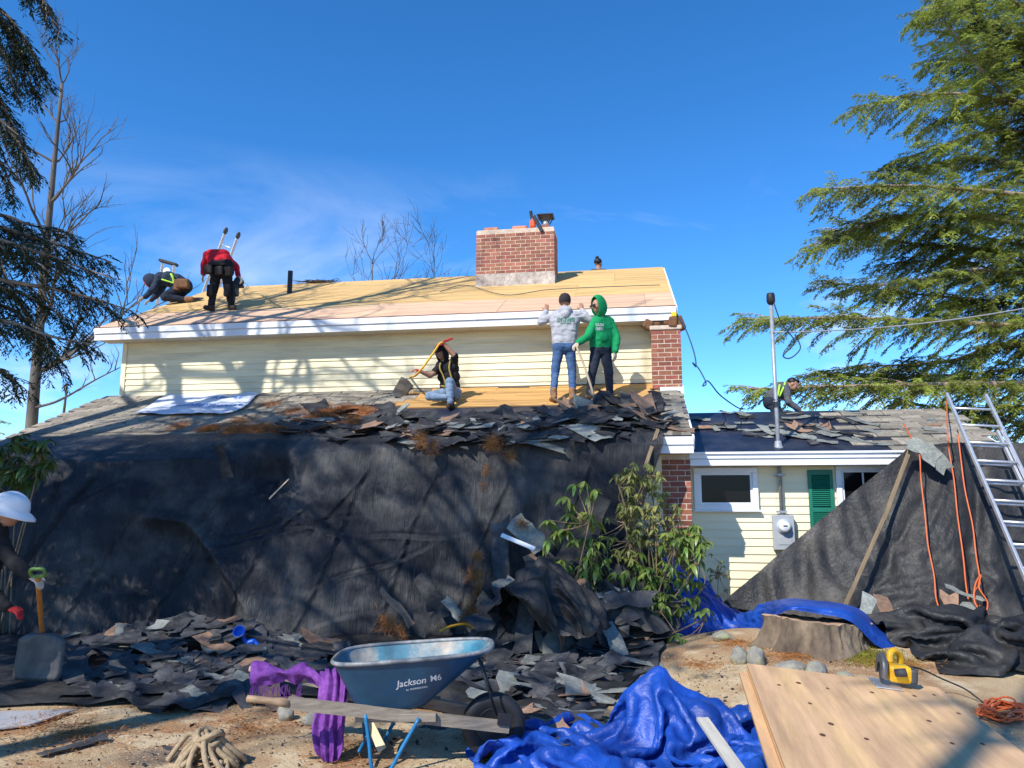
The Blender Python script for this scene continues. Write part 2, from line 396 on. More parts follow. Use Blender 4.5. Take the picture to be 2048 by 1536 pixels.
UW, UL = 0.0, -9.58                     # upper wall, right and left end
EZ, EN, RN, RZ = 4.71, -0.37, 3.50, 6.54   # upper eave, ridge
UK = (RZ - EZ) / (RN - EN)
LZ, LN, LK = 3.50, -2.40, 0.435         # lower roof: height at the wall, eave, slope
LEZ = LZ + LN * LK
WN, WEN, WEZ, WRN, WRZ = -1.10, -1.45, 2.29, 0.72, 3.09   # wing wall, eave, ridge
WK = (WRZ - WEZ) / (WRN - WEN)

def clap(parent, s0, s1, z0, z1, n, exp, matl):
    """one wedge-shaped board per course"""
    mb = MB(); L = s1 - s0
    mb.add([(0, -0.004, exp + 0.02), (0, -0.022, 0), (0, 0, 0), (L, -0.004, exp + 0.02), (L, -0.022, 0), (L, 0, 0), (0, 0, exp + 0.02), (L, 0, exp + 0.02)],
           [(0, 1, 4, 3), (1, 2, 5, 4), (0, 6, 2, 1), (3, 4, 5, 7), (0, 3, 7, 6), (2, 6, 7, 5)])
    me = mb.mesh('clapboard'); me.materials.append(matl)
    k = 0; z = z0
    while z < z1 - 0.02:
        o = put('clapboard', me, None, parent, loc=(s0, n + random.uniform(-0.0015, 0.0015), z), rot=(0, R(random.uniform(-0.02, 0.02)), 0))
        z += exp; k += 1

# upper storey
wall = obj('wall', MB().box(UL, UW, 0.0, 7.0, 0.0, 4.60).add(
    [(UW, 0.0, 4.6), (UW, 7.0, 4.6), (UW, RN, RZ - 0.12), (UL, 0.0, 4.6), (UL, 7.0, 4.6), (UL, RN, RZ - 0.12)], [(0, 1, 2), (3, 5, 4)]), M['siding'], house)
clap(wall, UL, UW - 0.06, 3.46, 4.47, -0.002, 0.114, M['siding'])
for s in (UL - 0.012, UW - 0.075):
    obj('corner_board', MB().box(s, s + 0.085, -0.034, -0.002, 3.40, 4.47), M['siding2'], wall)
# soffit with ribs
mb = MB().box(UL - 0.30, UW + 0.28, EN + 0.02, -0.002, 4.475, 4.49)
obj('soffit', mb, M['soffit'], house)
mb = MB(); s = UL - 0.28
while s < UW + 0.26: mb.box(s, s + 0.012, EN + 0.03, -0.004, 4.466, 4.475); s += 0.10
stuff(obj('soffit_rib', mb, M['soffit'], house))
# fascia: two stepped boards, in three lengths
for a, b_ in ((UL - 0.33, -6.2), (-6.197, -2.9), (-2.897, UW + 0.31)):
    obj('fascia', MB().box(a, b_, EN - 0.012, EN + 0.02, 4.462, 4.572), M['trimw'], house)
    obj('fascia_cap', MB().box(a, b_, EN - 0.035, EN + 0.0, 4.578, 4.678), M['trimw'], house)
# rake boards on both gables
for s in (UL - 0.36, UW + 0.31):
    T = Matrix.Translation((s, EN, EZ - 0.035)) @ Matrix.Rotation(math.atan(UK), 4, 'X')
    obj('rake_board', MB().box(0, 0.03, -0.03, (RN - EN) / math.cos(math.atan(UK)), -0.2, 0.0, M=T), M['trimw'], house)
    T = Matrix.Translation((s, 2 * RN - EN, EZ - 0.035)) @ Matrix.Rotation(-math.atan(UK), 4, 'X')
    obj('rake_board', MB().box(0, 0.03, -(RN - EN) / math.cos(math.atan(UK)), 0.03, -0.2, 0.0, M=T), M['trimw'], house)
# roof deck and plywood
ua = math.atan(UK); SL = (RN - EN) / math.cos(ua)
roof = obj('roof', MB().add(
    [(UL - .33, EN, EZ - .04), (UW + .31, EN, EZ - .04), (UW + .31, RN, RZ - .04), (UL - .33, RN, RZ - .04), (UL - .33, 2 * RN - EN, EZ - .04), (UW + .31, 2 * RN - EN, EZ - .04),
     (UL - .33, EN, EZ - .14), (UW + .31, EN, EZ - .14), (UW + .31, RN, RZ - .14), (UL - .33, RN, RZ - .14), (UL - .33, 2 * RN - EN, EZ - .14), (UW + .31, 2 * RN - EN, EZ - .14)],
    [(0, 1, 2, 3), (3, 2, 5, 4), (7, 6, 9, 8), (8, 9, 10, 11), (0, 6, 7, 1), (4, 5, 11, 10), (1, 7, 8, 2), (2, 8, 11, 5), (0, 3, 9, 6), (3, 4, 10, 9)]), M['plank'], house)
RT = Matrix.Translation((0, EN, EZ - 0.035)) @ Matrix.Rotation(ua, 4, 'X')
rows = [(0.0, 1.22, 'ply_pink'), (1.225, 2.44, 'ply_yel'), (2.445, 3.66, 'ply_yel'), (3.665, SL, 'ply_yel')]
for r, (v0, v1, mk) in enumerate(rows):
    s = UL - 0.33; first = [2.44, 1.22, 1.9, 1.22][r]
    while s < UW + 0.305:
        e = min(s + first, UW + 0.31); first = 2.44
        hz = random.uniform(0.0, 0.004)
        obj('plywood_sheet', MB().box(s, e - 0.004, v0, v1, 0.0, 0.016 + hz, M=RT), M[mk], roof)
        s = e
obj('ridge_strip', MB().box(UL - .33, UW + .31, RN - 0.03, RN + 0.03, RZ - 0.045, RZ - 0.025), M['ply_yel'], roof)
mb = MB().box(UL - .345, UW + .32, EN - 0.02, EN + 0.01, EZ - 0.022, EZ - 0.012)
obj('drip_edge', mb, mat('rusty_drip_edge', (0.16, 0.05, 0.03), 0.6, 0.4, 4), roof)

# bricks: laid face by face
def brick_stack(parent, s0, s1, n0, n1, z0, z1, m_b, m_m, course=0.0767, bl=0.203, j=0.010):
    obj('mortar', MB().box(s0 + .003, s1 - .003, n0 + .0035, n1 - .003, z0, z1 - 0.004), m_m, parent)
    cache = {}
    def piece(kind, L):
        key = (kind, round(L, 3))
        if key not in cache:
            mb = MB(); d = 0.05
            if kind == 'f': mb.cbox((L / 2, d / 2, (course - j) / 2), (L, d, course - j), bev=0.004)
            else: mb.cbox((-d / 2, L / 2, (course - j) / 2), (d, L, course - j), bev=0.004)
            cache[key] = mb.mesh('brick'); cache[key].materials.append(m_b)
        return cache[key]
    k = 0; z = z0
    while z + course <= z1 + 0.01:
        off = 0.0 if k % 2 == 0 else -bl / 2
        s = s0 + off
        while s < s1 - 0.03:                 # front face
            a, b_ = max(s, s0), min(s + bl - j, s1)
            if b_ - a > 0.04: put('brick', piece('f', b_ - a), None, parent, loc=(a, n0 + random.uniform(-.002, .002), z), rot=(0, R(random.uniform(-.3, .3)), 0))
            s += bl
        n = n0 + 0.055 + (0 if k % 2 else -bl / 2)
        while n < n1 - 0.03:                 # right face
            a, b_ = max(n, n0 + 0.055), min(n + bl - j, n1)
            if b_ - a > 0.04: put('brick', piece('s', b_ - a), None, parent, loc=(s1 + random.uniform(-.002, .002), a, z))
            n += bl
        z += course; k += 1
p0 = hplane(952, 571, EN, EZ, UK); p1 = hplane(1108, 566, EN, EZ, UK)
CN = (p0.y + p1.y) / 2; CS0, CS1 = hl(952, 520, n=CN).x, hl(1109, 520, n=CN).x
CZ1 = hl(1030, 459, n=CN).z; CZ0 = EZ + UK * (CN - EN) - 0.1
chim = obj('chimney', MB().box(CS0 + .02, CS1 - .02, CN + .02, CN + 0.62, CZ0 - 0.6, CZ1 - 0.02), M['mortar'], house)
zb = hl(1030, 546, n=CN).z
brick_stack(chim, CS0, CS1, CN, CN + 0.66, zb, CZ1, M['brick'], M['mortar'])
# mortar smeared foot of the chimney
mb = MB(); nb = 0
P = np.zeros((9, 40, 3)); ss = np.linspace(CS0 - .004, CS1 + .004, 40); zz = np.linspace(CZ0 - .1, zb + 0.004, 9)
for i in range(9):
    for k in range(40): P[i, k] = (ss[k], CN - 0.006 - 0.012 * (0.5 + 0.5 * vnoise(np.array([ss[k] * 9, zz[i] * 14]), 3)), zz[i])
obj('smeared_foot', MB().box(CS0, CS1, CN, CN + .66, CZ0 - .3, zb), M['parge'], chim)
put('smeared_face', grid_mesh('smeared_face', P), M['parge'], chim)
obj('crown', MB().cbox(((CS0 + CS1) / 2, CN + .33, CZ1 + .008), (CS1 - CS0 - .02, .64, .03), bev=.008), M['mortar'], chim)
cw = CS1 - CS0
for a, b_, h, m_ in ((0.08, 0.27, 0.11, 'flue'), (0.45, 0.64, 0.11, 'flue'), (0.81, 0.94, 0.10, 'brick')):
    obj('flue_tile', MB().cbox((CS0 + cw * (a + b_) / 2, CN + .28, CZ1 + .02 + h / 2), (cw * (b_ - a), .30, h), bev=.025), M[m_], chim, smooth=False)
fx = CS0 + cw * 0.875
fp = obj('flue_pipe', MB().lathe([(0.001, CZ1 + .10), (.075, CZ1 + .10), (.075, CZ1 + .24), (.001, CZ1 + .24)], 18, Matrix.Translation((fx, CN + .28, 0))), M['galv'], chim, smooth=True)
mb = MB().cbox((fx, CN + .28, CZ1 + .335), (.34, .34, .022), bev=.006).cbox((fx, CN + .28, CZ1 + .355), (.27, .27, .02), bev=.006)
for a in (-1, 1):
    for b_ in (-1, 1): mb.tube([(fx + a * .07, CN + .28 + b_ * .07, CZ1 + .2), (fx + a * .13, CN + .28 + b_ * .13, CZ1 + .33)], .012, 6)
obj('chimney_cap', mb, M['blackmetal'], fp)
# short chimney stub at the right corner
stub = obj('chimney', MB().box(-0.06, 0.35, -0.38, 0.1, 2.2, 4.30), M['mortar'], house)
stub['label'] = 'short brick chimney stub under the right end of the eave'
brick_stack(stub, -0.085, 0.375, -0.40, 0.12, 3.36, 4.30, M['brick2'], M['mortar'], course=0.0725, bl=0.205)
obj('stub_cap', MB().cbox((.145, -.14, 4.335), (.50, .56, .07), bev=.012), M['mortar'], stub)
mb = MB().add([(-.02, -.42, 3.24), (.39, -.42, 3.24), (.39, -.42, 3.40), (.06, -.42, 3.40), (.39, .1, 3.45), (.39, .1, 3.40)], [(0, 1, 2, 3), (1, 5, 4, 2)])
mb.box(-.01, .41, -.62, -.42, 3.235, 3.245, M=Matrix.Identity(4))
obj('flashing', MB().box(.03, .392, -.424, -.40, 3.22, 3.38).box(.377, .392, -.40, .1, 3.22, 3.40), M['trimw'], stub)
# vent pipe
p = hplane(579, 585, EN, EZ, UK)
mb = MB().lathe([(.001, p.z - .1), (.052, p.z - .1), (.052, p.z + .47), (.040, p.z + .47), (.040, p.z + .3), (.001, p.z + .3)], 18, Matrix.Translation((p.x, p.y, 0)))
obj('vent_pipe', mb, M['black'], house, smooth=False)

# ---- lower storey and lower roof
obj('lower_wall', MB().box(UL - .2, 0.30, LN + 0.32, 0.0, 0.0, 2.40), M['siding'], house)
lroof = obj('lower_roof', MB().add(
    [(UL - .30, LN, LEZ), (.34, LN, LEZ), (.34, 0.02, LZ + .01), (UL - .30, 0.02, LZ + .01), (UL - .30, LN, LEZ - .1), (.34, LN, LEZ - .1), (.34, 0.02, LZ - .09), (UL - .30, 0.02, LZ - .09)],
    [(0, 1, 2, 3), (7, 6, 5, 4), (0, 4, 5, 1), (1, 5, 6, 2), (0, 3, 7, 4), (2, 6, 7, 3)]), M['paper'], house)
la = math.atan(LK); LT = Matrix.Translation((0, LN, LEZ)) @ Matrix.Rotation(la, 4, 'X'); LSL = -LN / math.cos(la)
for z0, z1, dn in ((LEZ - .115, LEZ - .012, .030), (LEZ - .225, LEZ - .121, .012)):
    obj('lower_fascia', MB().box(UL - .31, .355, LN - dn, LN + .02, z0, z1), M['trimw'], house)
obj('lower_soffit', MB().box(UL - .30, .335, LN + .02, LN + .32, LEZ - .225, LEZ - .212), M['soffit'], house)
T = Matrix.Translation((.342, LN, LEZ - .012)) @ Matrix.Rotation(la, 4, 'X')
obj('lower_rake_board', MB().box(0, .03, -.03, LSL, -.16, 0.0, M=T), M['trimw'], house)
T = Matrix.Translation((UL - .335, LN, LEZ - .012)) @ Matrix.Rotation(la, 4, 'X')
obj('lower_rake_board', MB().box(0, .03, -.03, LSL, -.16, 0.0, M=T), M['trimw'], house)
# planks laid bare below the wall
v = LSL - 0.04
for k in range(8):
    w = 0.14; s = -4.35 + 0.12 * ((k * 37) % 5); e = 0.0
    cut = s + [2.4, 1.5, 3.0, 2.0, 2.7, 1.8, 2.9, 2.2][k]
    for a, b_ in ((s, cut - .003), (cut, e - 0.06 * (k % 3))):
        obj('plank', MB().box(a, b_, v - w + .004, v, 0.001, 0.015 + random.uniform(0, .004), M=LT), M['plank'], lroof)
    v -= w
# tar paper strip at the foot of the upper wall
mb = MB(); n_ = 90; prev = None
for k in range(n_):
    s = -4.3 + 4.25 * k / n_; b_ = 0.035 + 0.05 * max(0, vnoise(np.array([s * 3.1, 0.2]), 4)) + (0.07 if 35 < k < 47 else 0)
    mb.box(s, s + 4.25 / n_ + .002, LSL - b_, LSL - .01, .018, .024, M=LT)
obj('tar_paper_strip', mb, M['paper'], lroof)
# shingles: a tab is one piece; the rest of the field is joined
def shingle_mesh(w, h=0.19, t=0.006, mt=None):
    mb = MB().add([(0, 0, 0), (w, 0, 0), (w, h, 0), (0, h, 0), (0, 0, t + .006), (w, 0, t + .006), (w, h, t), (0, h, t)],
                  [(3, 2, 1, 0), (4, 5, 6, 7), (0, 1, 5, 4), (1, 2, 6, 5), (2, 3, 7, 6), (3, 0, 4, 7)])
    me = mb.mesh('shingle'); me.materials.append(mt); return me
SHM = [shingle_mesh(w, mt=M['shingle']) for w in (0.30, 0.315, 0.29)]
SHM_R = shingle_mesh(.20, mt=M['shingle'])
exp_ = 0.138; nrow = int(LSL / exp_)
parts = []
for r in range(nrow):
    v = 0.0 + r * exp_; s = UL - .32 + (0.155 if r % 2 else 0.0); k = 0
    right_end = -3.9 - 0.5 * math.sin(r * 1.3) - (0.25 * (nrow - r) * 0.3)
    while s < 0.30:
        inside = s < right_end
        if inside: parts.append((s, v, r))
        s += 0.318
for r in range(nrow):
    if r * exp_ < LSL - .66: parts += [(-.03 - (.1 if r % 2 else 0), r * exp_, r), (.10 + (.06 if r % 2 else 0), r * exp_, r)]
parts.sort(key=lambda q: (q[1] < 0.45, -q[0]))
ind = [q for q in parts if q[1] > 0.42][:300]; rest = [q for q in parts if q not in ind]
for s, v, r in ind:
    me = random.choice(SHM) if s < -.5 else SHM_R
    lift = random.choice((0, 0, 0, .004, .01)) if s > -7 else random.choice((0, 0, .003))
    mtx = LT @ Matrix.Translation((s, v, 0.003 + lift)) @ Matrix.Rotation(R(2.0), 4, 'X') @ Matrix.Rotation(R(random.gauss(0, .5)), 4, 'Z')
    o = put('shingle', me, None, lroof); o.matrix_local = mtx
mb = MB()
for s, v, r in rest:
    w = .312 if s < -.5 else min(.24, .335 - s)
    mb.box(s, s + w, v, v + .19, 0, .008, M=LT @ Matrix.Translation((0, 0, .003 + .004)) @ Matrix.Rotation(0, 4, 'X'))
stuff(obj('shingle_field', mb, M['shingle'], lroof))
# brick corner and board under the right end of the lower eave
bc = obj('brick_pier', MB().box(-.03, .315, LN + .33, LN + .6, 0, LEZ - .23), M['mortar'], house)
brick_stack(bc, -.04, .33, LN + .31, LN + .62, 0.0, LEZ - .24, M['brick2'], M['mortar'], course=0.0725, bl=0.205)
obj('corner_board', MB().box(-.16, -.045, LN + .285, LN + .32, 0, LEZ - .23), M['siding2'], house)
clap(bpy.data.objects['lower_wall'], -2.5, -.165, 0.15, 2.2, LN + .318, .112, M['siding2'])

# ---- wing
wing = obj('wing_wall', MB().box(.30, 4.30, WN, 2.5, 0.0, 2.18), M['siding2'], house)
clap(wing, .33, 4.30, 0.10, 2.05, WN - .002, .112, M['siding2'])
wroof = obj('wing_roof', MB().add(
    [(.345, WEN, WEZ), (4.50, WEN, WEZ), (4.50, WRN, WRZ), (.345, WRN, WRZ), (.345, 2 * WRN - WEN, WEZ), (4.50, 2 * WRN - WEN, WEZ),
     (.345, WEN, WEZ - .09), (4.50, WEN, WEZ - .09), (4.50, WRN, WRZ - .09), (.345, WRN, WRZ - .09), (.345, 2 * WRN - WEN, WEZ - .09), (4.50, 2 * WRN - WEN, WEZ - .09)],
    [(0, 1, 2, 3), (3, 2, 5, 4), (7, 6, 9, 8), (8, 9, 10, 11), (0, 6, 7, 1), (4, 5, 11, 10), (1, 7, 8, 2), (2, 8, 11, 5), (0, 3, 9, 6), (3, 4, 10, 9)]), M['paper'], house)
for z0, z1, dn in ((WEZ - .085, WEZ + .008, .030), (WEZ - .180, WEZ - .091, .012)):
    obj('wing_fascia', MB().box(.36, 4.50, WEN - dn, WEN + .02, z0, z1), M['trimw'], house)
obj('wing_gutter_lip', MB().box(.36, 4.50, WEN - .055, WEN - .032, WEZ - .022, WEZ + .004), M['trimw'], house)
obj('wing_soffit', MB().box(.36, 4.48, WEN + .02, WN - .002, WEZ - .178, WEZ - .165), M['soffit'], house)
wa = math.atan(WK); WT = Matrix.Translation((0, WEN, WEZ)) @ Matrix.Rotation(wa, 4, 'X'); WSL = (WRN - WEN) / math.cos(wa)
T = Matrix.Translation((4.505, WEN, WEZ - .01)) @ Matrix.Rotation(wa, 4, 'X')
obj('wing_rake_board', MB().box(0, .03, -.03, WSL, -.14, 0, M=T), M['trimw'], house)
obj('wing_gable', MB().add([(4.29, WN, 2.17), (4.29, 2.5, 2.17), (4.29, WRN, WRZ - .1)], [(0, 1, 2)]), M['siding2'], house)
# intact shingle courses on the right half of the wing roof
WS = [shingle_mesh(w, mt=M['sh_grey'] if False else M['shingle']) for w in (.30, .31)]
for r in range(int(WSL / exp_)):
    s = 3.05 + 0.5 * math.sin(r * 2.1) + (.155 if r % 2 else 0)
    while s < 4.42:
        if random.random() > 0.10:
            o = put('shingle', random.choice(WS), None, wroof)
            o.matrix_local = WT @ Matrix.Translation((s, r * exp_, .003)) @ Matrix.Rotation(R(2), 4, 'X') @ Matrix.Rotation(R(random.gauss(0, .6)), 4, 'Z')
        s += .318

# windows
def window(s0, s1, z0, z1, n, parts_mid=None, fw=0.075):
    w = obj('window', MB().box(s0 + fw, s1 - fw, n + .01, n + .03, z0 + fw, z1 - fw), M['trimw'], house)
    for a, b_, c, d in ((s0, s1, z1 - fw, z1), (s0, s1, z0, z0 + fw), (s0, s0 + fw, z0 + fw + .001, z1 - fw - .001), (s1 - fw, s1, z0 + fw + .001, z1 - fw - .001)):
        obj('frame', MB().cbox(((a + b_) / 2, n - .025, (c + d) / 2), (b_ - a, .06, d - c), bev=.005), M['trimw'], w)
    i = fw + .03
    for a, b_, c, d in ((s0 + fw, s1 - fw, z1 - i, z1 - fw), (s0 + fw, s1 - fw, z0 + fw, z0 + i), (s0 + fw, s0 + i, z0 + i + .001, z1 - i - .001), (s1 - i, s1 - fw, z0 + i + .001, z1 - i - .001)):
        obj('sash', MB().box(a, b_, n - .03, n + .0, c, d), M['trimw'], w)
    obj('pane', MB().box(s0 + i, s1 - i, n - .014, n - .008, z0 + i, z1 - i), M['glass_dark'], w)
    obj('sill', MB().cbox(((s0 + s1) / 2, n - .04, z0 - .012), (s1 - s0 + .05, .09, .024), bev=.005), M['trimw'], w)
    return w
a = hl(1386, 936, n=WN); b_ = hl(1517, 1020, n=WN)
window(a.x, b_.x, b_.z, a.z, WN - .02)
c0 = hl(1668, 930, n=WN); c1 = hl(1820, 1100, n=WN)
w2 = window(c0.x, c0.x + 0.95, 0.85, c0.z, WN - .02)
s0 = c0.x
for k in (0.36, 0.59): obj('glazing_bar', MB().box(s0 + k - .01, s0 + k + .01, WN - .052, WN - .036, 0.97, c0.z - .11), M['trimw'], w2)
for z in (1.25, 1.55): obj('glazing_bar', MB().box(s0 + .106, s0 + .84, WN - .050, WN - .034, z - .01, z + .01), M['trimw'], w2)
# shutter with slats
a = hl(1613, 940, n=WN); b_ = hl(1668, 1000, n=WN); zt, zbm = a.z, 0.85; sa, sb = a.x, b_.x - .012
sh = obj('shutter', MB().box(sa + .02, sb - .02, WN - .034, WN - .026, zbm + .03, zt - .03), M['shutter'], house)
zm = (zt + zbm) / 2 + .05
for x0, x1, z0, z1 in ((sa, sa + .045, zbm, zt), (sb - .045, sb, zbm, zt), (sa + .0455, sb - .0455, zt - .07, zt), (sa + .0455, sb - .0455, zbm, zbm + .08), (sa + .0455, sb - .0455, zm - .03, zm + .03)):
    obj('shutter_rail', MB().box(x0, x1, WN - .062, WN - .03, z0, z1), M['shutter'], sh)
sm = MB().cbox((0, 0, 0), (sb - sa - .092, .034, .007)).mesh('slat'); sm.materials.append(M['shutter'])
z = zbm + .095
while z < zt - .08:
    if abs(z - zm) > .038: put('slat', sm, None, sh, loc=((sa + sb) / 2, WN - .044, z), rot=(R(38), 0, 0))
    z += .027
# electric meter and mast
em = empty('electric_meter', W((hl(1566, 1080, n=WN).x, WN - .03, 0))); em.rotation_euler = (0, 0, HR)
tag(em, 'grey electric meter box with tall galvanised mast rising through the wing roof', 'electric meter')
q = lambda p: Vector((p.x - hl(1566, 1080, n=WN).x, p.y - (WN - .03), p.z))
m0 = q(hl(1545, 1030, n=WN - .13)); m1 = q(hl(1591, 1100, n=WN - .13))
bx0, bx1, bz1, bz0 = m0.x, m1.x, m0.z, m1.z
mbx = obj('meter_box', MB().cbox(((bx0 + bx1) / 2, -.06, (bz0 + bz1) / 2), (bx1 - bx0, .12, bz1 - bz0), bev=.008), M['greybox'], em)
obj('cover_plate', MB().cbox(((bx0 + bx1) / 2 + .01, -.123, bz0 + .13), ((bx1 - bx0) * .62, .008, .12), bev=.003), M['greybox'], mbx)
T = Matrix.Translation(((bx0 + bx1) / 2, -.12, bz1 - .155)) @ Matrix.Rotation(R(90), 4, 'X')
obj('meter_ring', MB().lathe([(.001, 0), (.098, 0), (.098, .03), (.078, .035), (.001, .035)], 28, T), M['alu'], mbx)
gm = mat('meter_glass', (0.75, 0.77, 0.78), 0.12, 0.05, 4, spec=0.6)
gd = obj('meter_dial', MB().lathe([(.001, .036), (.076, .036), (.074, .085), (.058, .105), (.001, .107)], 28, T), gm, mbx, smooth=True)
obj('dial_plate', MB().cbox(((bx0 + bx1) / 2, -.229, bz1 - .145), (.055, .003, .018)), M['black'], mbx)
mx = q(hl(1562, 1000, n=WN - .07)).x
mast_top = q(hl(1536, 603, n=WN - .07)).z
dx = q(hl(1536, 603, n=WN - .07)).x
obj('conduit', MB().tube([(mx, -.05, bz1 - .01), (mx, -.05, mast_top)], .028, 14), M['galv'], em, smooth=True)
wh = obj('weatherhead', MB().lathe([(.001, mast_top + .12), (.05, mast_top + .115), (.060, mast_top + .08), (.062, mast_top + .0), (.052, mast_top - .03), (.035, mast_top - .05)], 18, Matrix.Translation((mx, -.06, 0))), M['black'], em, smooth=True)
for z in (1.05, 1.62):
    z_ = bz1 + (z - 1.0) * .9
    obj('pipe_strap', MB().cbox((mx, -.04, z_), (.15, .02, .03)).cbox((mx, -.078, z_), (.085, .02, .028)), M['galv'], em)
zr = q(Vector((0, WN, 0))).z
rz = WEZ + WK * ((WN - .03 - .05) - WEN)
obj('roof_boot', MB().lathe([(.10, rz - .04), (.055, rz + .0), (.045, rz + .07), (.034, rz + .075)], 16, Matrix.Translation((mx, -.05, 0))), M['galv'], em, smooth=True)
zb_ = q(hl(1550, 800, n=WN - .07)).z
obj('guy_bracket', MB().cbox((mx, -.05, zb_), (.20, .05, .014)).lathe([(.045, zb_ - .10), (.045, zb_ - .03), (.001, zb_ - .03)], 12, Matrix.Translation((mx, -.05, 0))), M['blackmetal'], em)
wp = [Vector((mx + .03, -.1, mast_top - .03)), Vector((mx + .12, -.12, mast_top - .35)), Vector((mx + .28, -.12, mast_top - .62)), Vector((mx + .12, -.13, mast_top - .82)), Vector((mx + .22, -.12, mast_top - .86)), Vector((mx + .36, -.12, mast_top - .72)), Vector((mx + .30, -.1, mast_top - .52))]
obj('drip_loop', MB().tube(catmull(wp, 6), .009, 6), M['black'], em, smooth=True)
sd = empty('service_wire', W((0, 0, 0)))
sd.location = (em.matrix_world @ Vector((0, 0, 0))); bpy.context.view_layer.update()
a_ = em.matrix_world @ Vector((mx, -.09, mast_top - .47)); b2 = at(2300, 560, Y=10.0)
pts = [a_.lerp(b2, t) + Vector((0, 0, -0.35 * 4 * t * (1 - t) * .5)) for t in np.linspace(0, 1, 24)]
bpy.data.objects.remove(sd)
w_ = obj('service_wire', MB().tube(pts, .009, 6), M['galv'], smooth=True)
tag(w_, 'thin grey service wire running from the mast through the conifer branches', 'wire')
# ================================================================ trees
M['bark_h'] = mat('hemlock_bark', (0.36, 0.27, 0.19), 0.9, 0.35, 6, (1, 1, 1), bump=0.5, bscale=20, tint=(0.14, 0.10, 0.08), tint_scale=5, tint_amt=0.6)
M['bark_d'] = mat('grey_bark', (0.095, 0.082, 0.07), 0.9, 0.35, 5, (1, 1, 0.3), bump=0.6, bscale=18, tint=(0.19, 0.18, 0.155), tint_scale=2, tint_amt=0.5)
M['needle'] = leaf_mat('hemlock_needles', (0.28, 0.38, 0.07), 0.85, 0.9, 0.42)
M['needle_d'] = leaf_mat('shade_dark_hemlock_needles', (0.030, 0.045, 0.018), 0.5, 1.6, 0.15)  # shade of the dark boughs is painted into this needle colour

class Wood:
    """fast collector of many thin tapered tubes"""
    def __init__(self): self.mb = MB()
    def tube(self, pts, r0, r1, seg=5):
        n = len(pts)
        if seg == 3:
            o = len(self.mb.v); V, F = self.mb.v, self.mb.f
            for i, p in enumerate(pts):
                r = r0 + (r1 - r0) * i / (n - 1); x, y, z = p
                V.append((x, y, z + r)); V.append((x + r * .87, y + r * .5, z - r * .5)); V.append((x - r * .87, y - r * .5, z - r * .5))
                if i:
                    a = o + i * 3 - 3
                    F.append((a, a + 1, a + 4, a + 3)); F.append((a + 1, a + 2, a + 5, a + 4)); F.append((a + 2, a, a + 3, a + 5)); self.mb.m += [0, 0, 0]
            return
        self.mb.tube(pts, [r0 + (r1 - r0) * i / max(1, n - 1) for i in range(n)], seg, cap=False)
def blades(A, D, L, Wd, Nn):
    """diamond blades: start A, direction D, length L, width Wd, side vector Nn (all arrays)"""
    n = len(A); V = np.empty((n, 4, 3))
    V[:, 0] = A; V[:, 1] = A + D * (L * .45)[:, None] + Nn * (Wd * .5)[:, None]
    V[:, 2] = A + D * L[:, None]; V[:, 3] = A + D * (L * .45)[:, None] - Nn * (Wd * .5)[:, None]
    return V.reshape(-1, 3), np.arange(n * 4).reshape(n, 4)
def unit(a): return a / np.maximum(np.linalg.norm(a, axis=-1, keepdims=True), 1e-9)

def hemlock_limb(wood, out, path, r0, rg, l2=0.8, step=0.13, dens=1.0, droop=0.5, t_step=0.055, blade=(.05, .016)):
    """a limb with flat drooping sprays; out collects twig segments"""
    P = catmull(path, 7); wood.tube(P, r0, r0 * 0.12, 6)
    seg = [(P[i+1] - P[i]).length for i in range(len(P)-1)]; tot = sum(seg)
    d = step * 0.5; side = 1
    while d < tot:
        acc = 0; i = 0
        while i < len(seg) - 1 and acc + seg[i] < d: acc += seg[i]; i += 1
        t = (d - acc) / max(seg[i], 1e-6); a = P[i].lerp(P[i+1], t); fw = (P[i+1] - P[i]).normalized()
        f = d / tot
        if rg.random() < dens * min(1.0, max(0.0, (f - .02) / .2)):
            sd = fw.cross(Vector((0, 0, 1)));
            if sd.length < 1e-3: sd = Vector((1, 0, 0))
            sd.normalize()
            ln = l2 * rg.uniform(.45, 1.1) * (0.35 + 0.9 * math.sin(math.pi * min(1, f * .8 + .12)))
            dr = (sd * side * rg.uniform(.5, 1.1) + fw * rg.uniform(.5, 1.1) + Vector((0, 0, rg.uniform(-.75, .45)))).normalized()
            pts = [a]; q = a.copy(); dd = dr.copy(); ns = 6
            for k in range(ns):
                dd = (dd + Vector((rg.normal(0, .10), rg.normal(0, .10), -droop * .16 + rg.normal(0, .06)))).normalized(); q = q + dd * (ln / ns); pts.append(q.copy())
            wood.tube(pts, max(.004, r0 * .16), .0015, 3)
            m = int(ln / t_step); s2 = 1
            for k in range(m):
                g = (k + rg.uniform(.2, .8)) / m * ns; j = min(int(g), ns - 1); b = pts[j].lerp(pts[j+1], g - j); f2 = (pts[j+1] - pts[j]).normalized()
                s3 = f2.cross(Vector((0, 0, 1))); s3 = s3.normalized() if s3.length > 1e-3 else Vector((1, 0, 0))
                d3 = (s3 * s2 * rg.uniform(.5, 1) + f2 * rg.uniform(.5, .9) + Vector((0, 0, rg.uniform(-.7, .1)))).normalized()
                l3 = rg.uniform(.07, .2) * (1.15 - .6 * k / m)
                out.append((*b, *d3, l3)); s2 = -s2
            out.append((*pts[-2], *(pts[-1] - pts[-2]).normalized(), ln / ns + .08))
        side = -side; d += step * rg.uniform(.6, 1.4) * 0.5
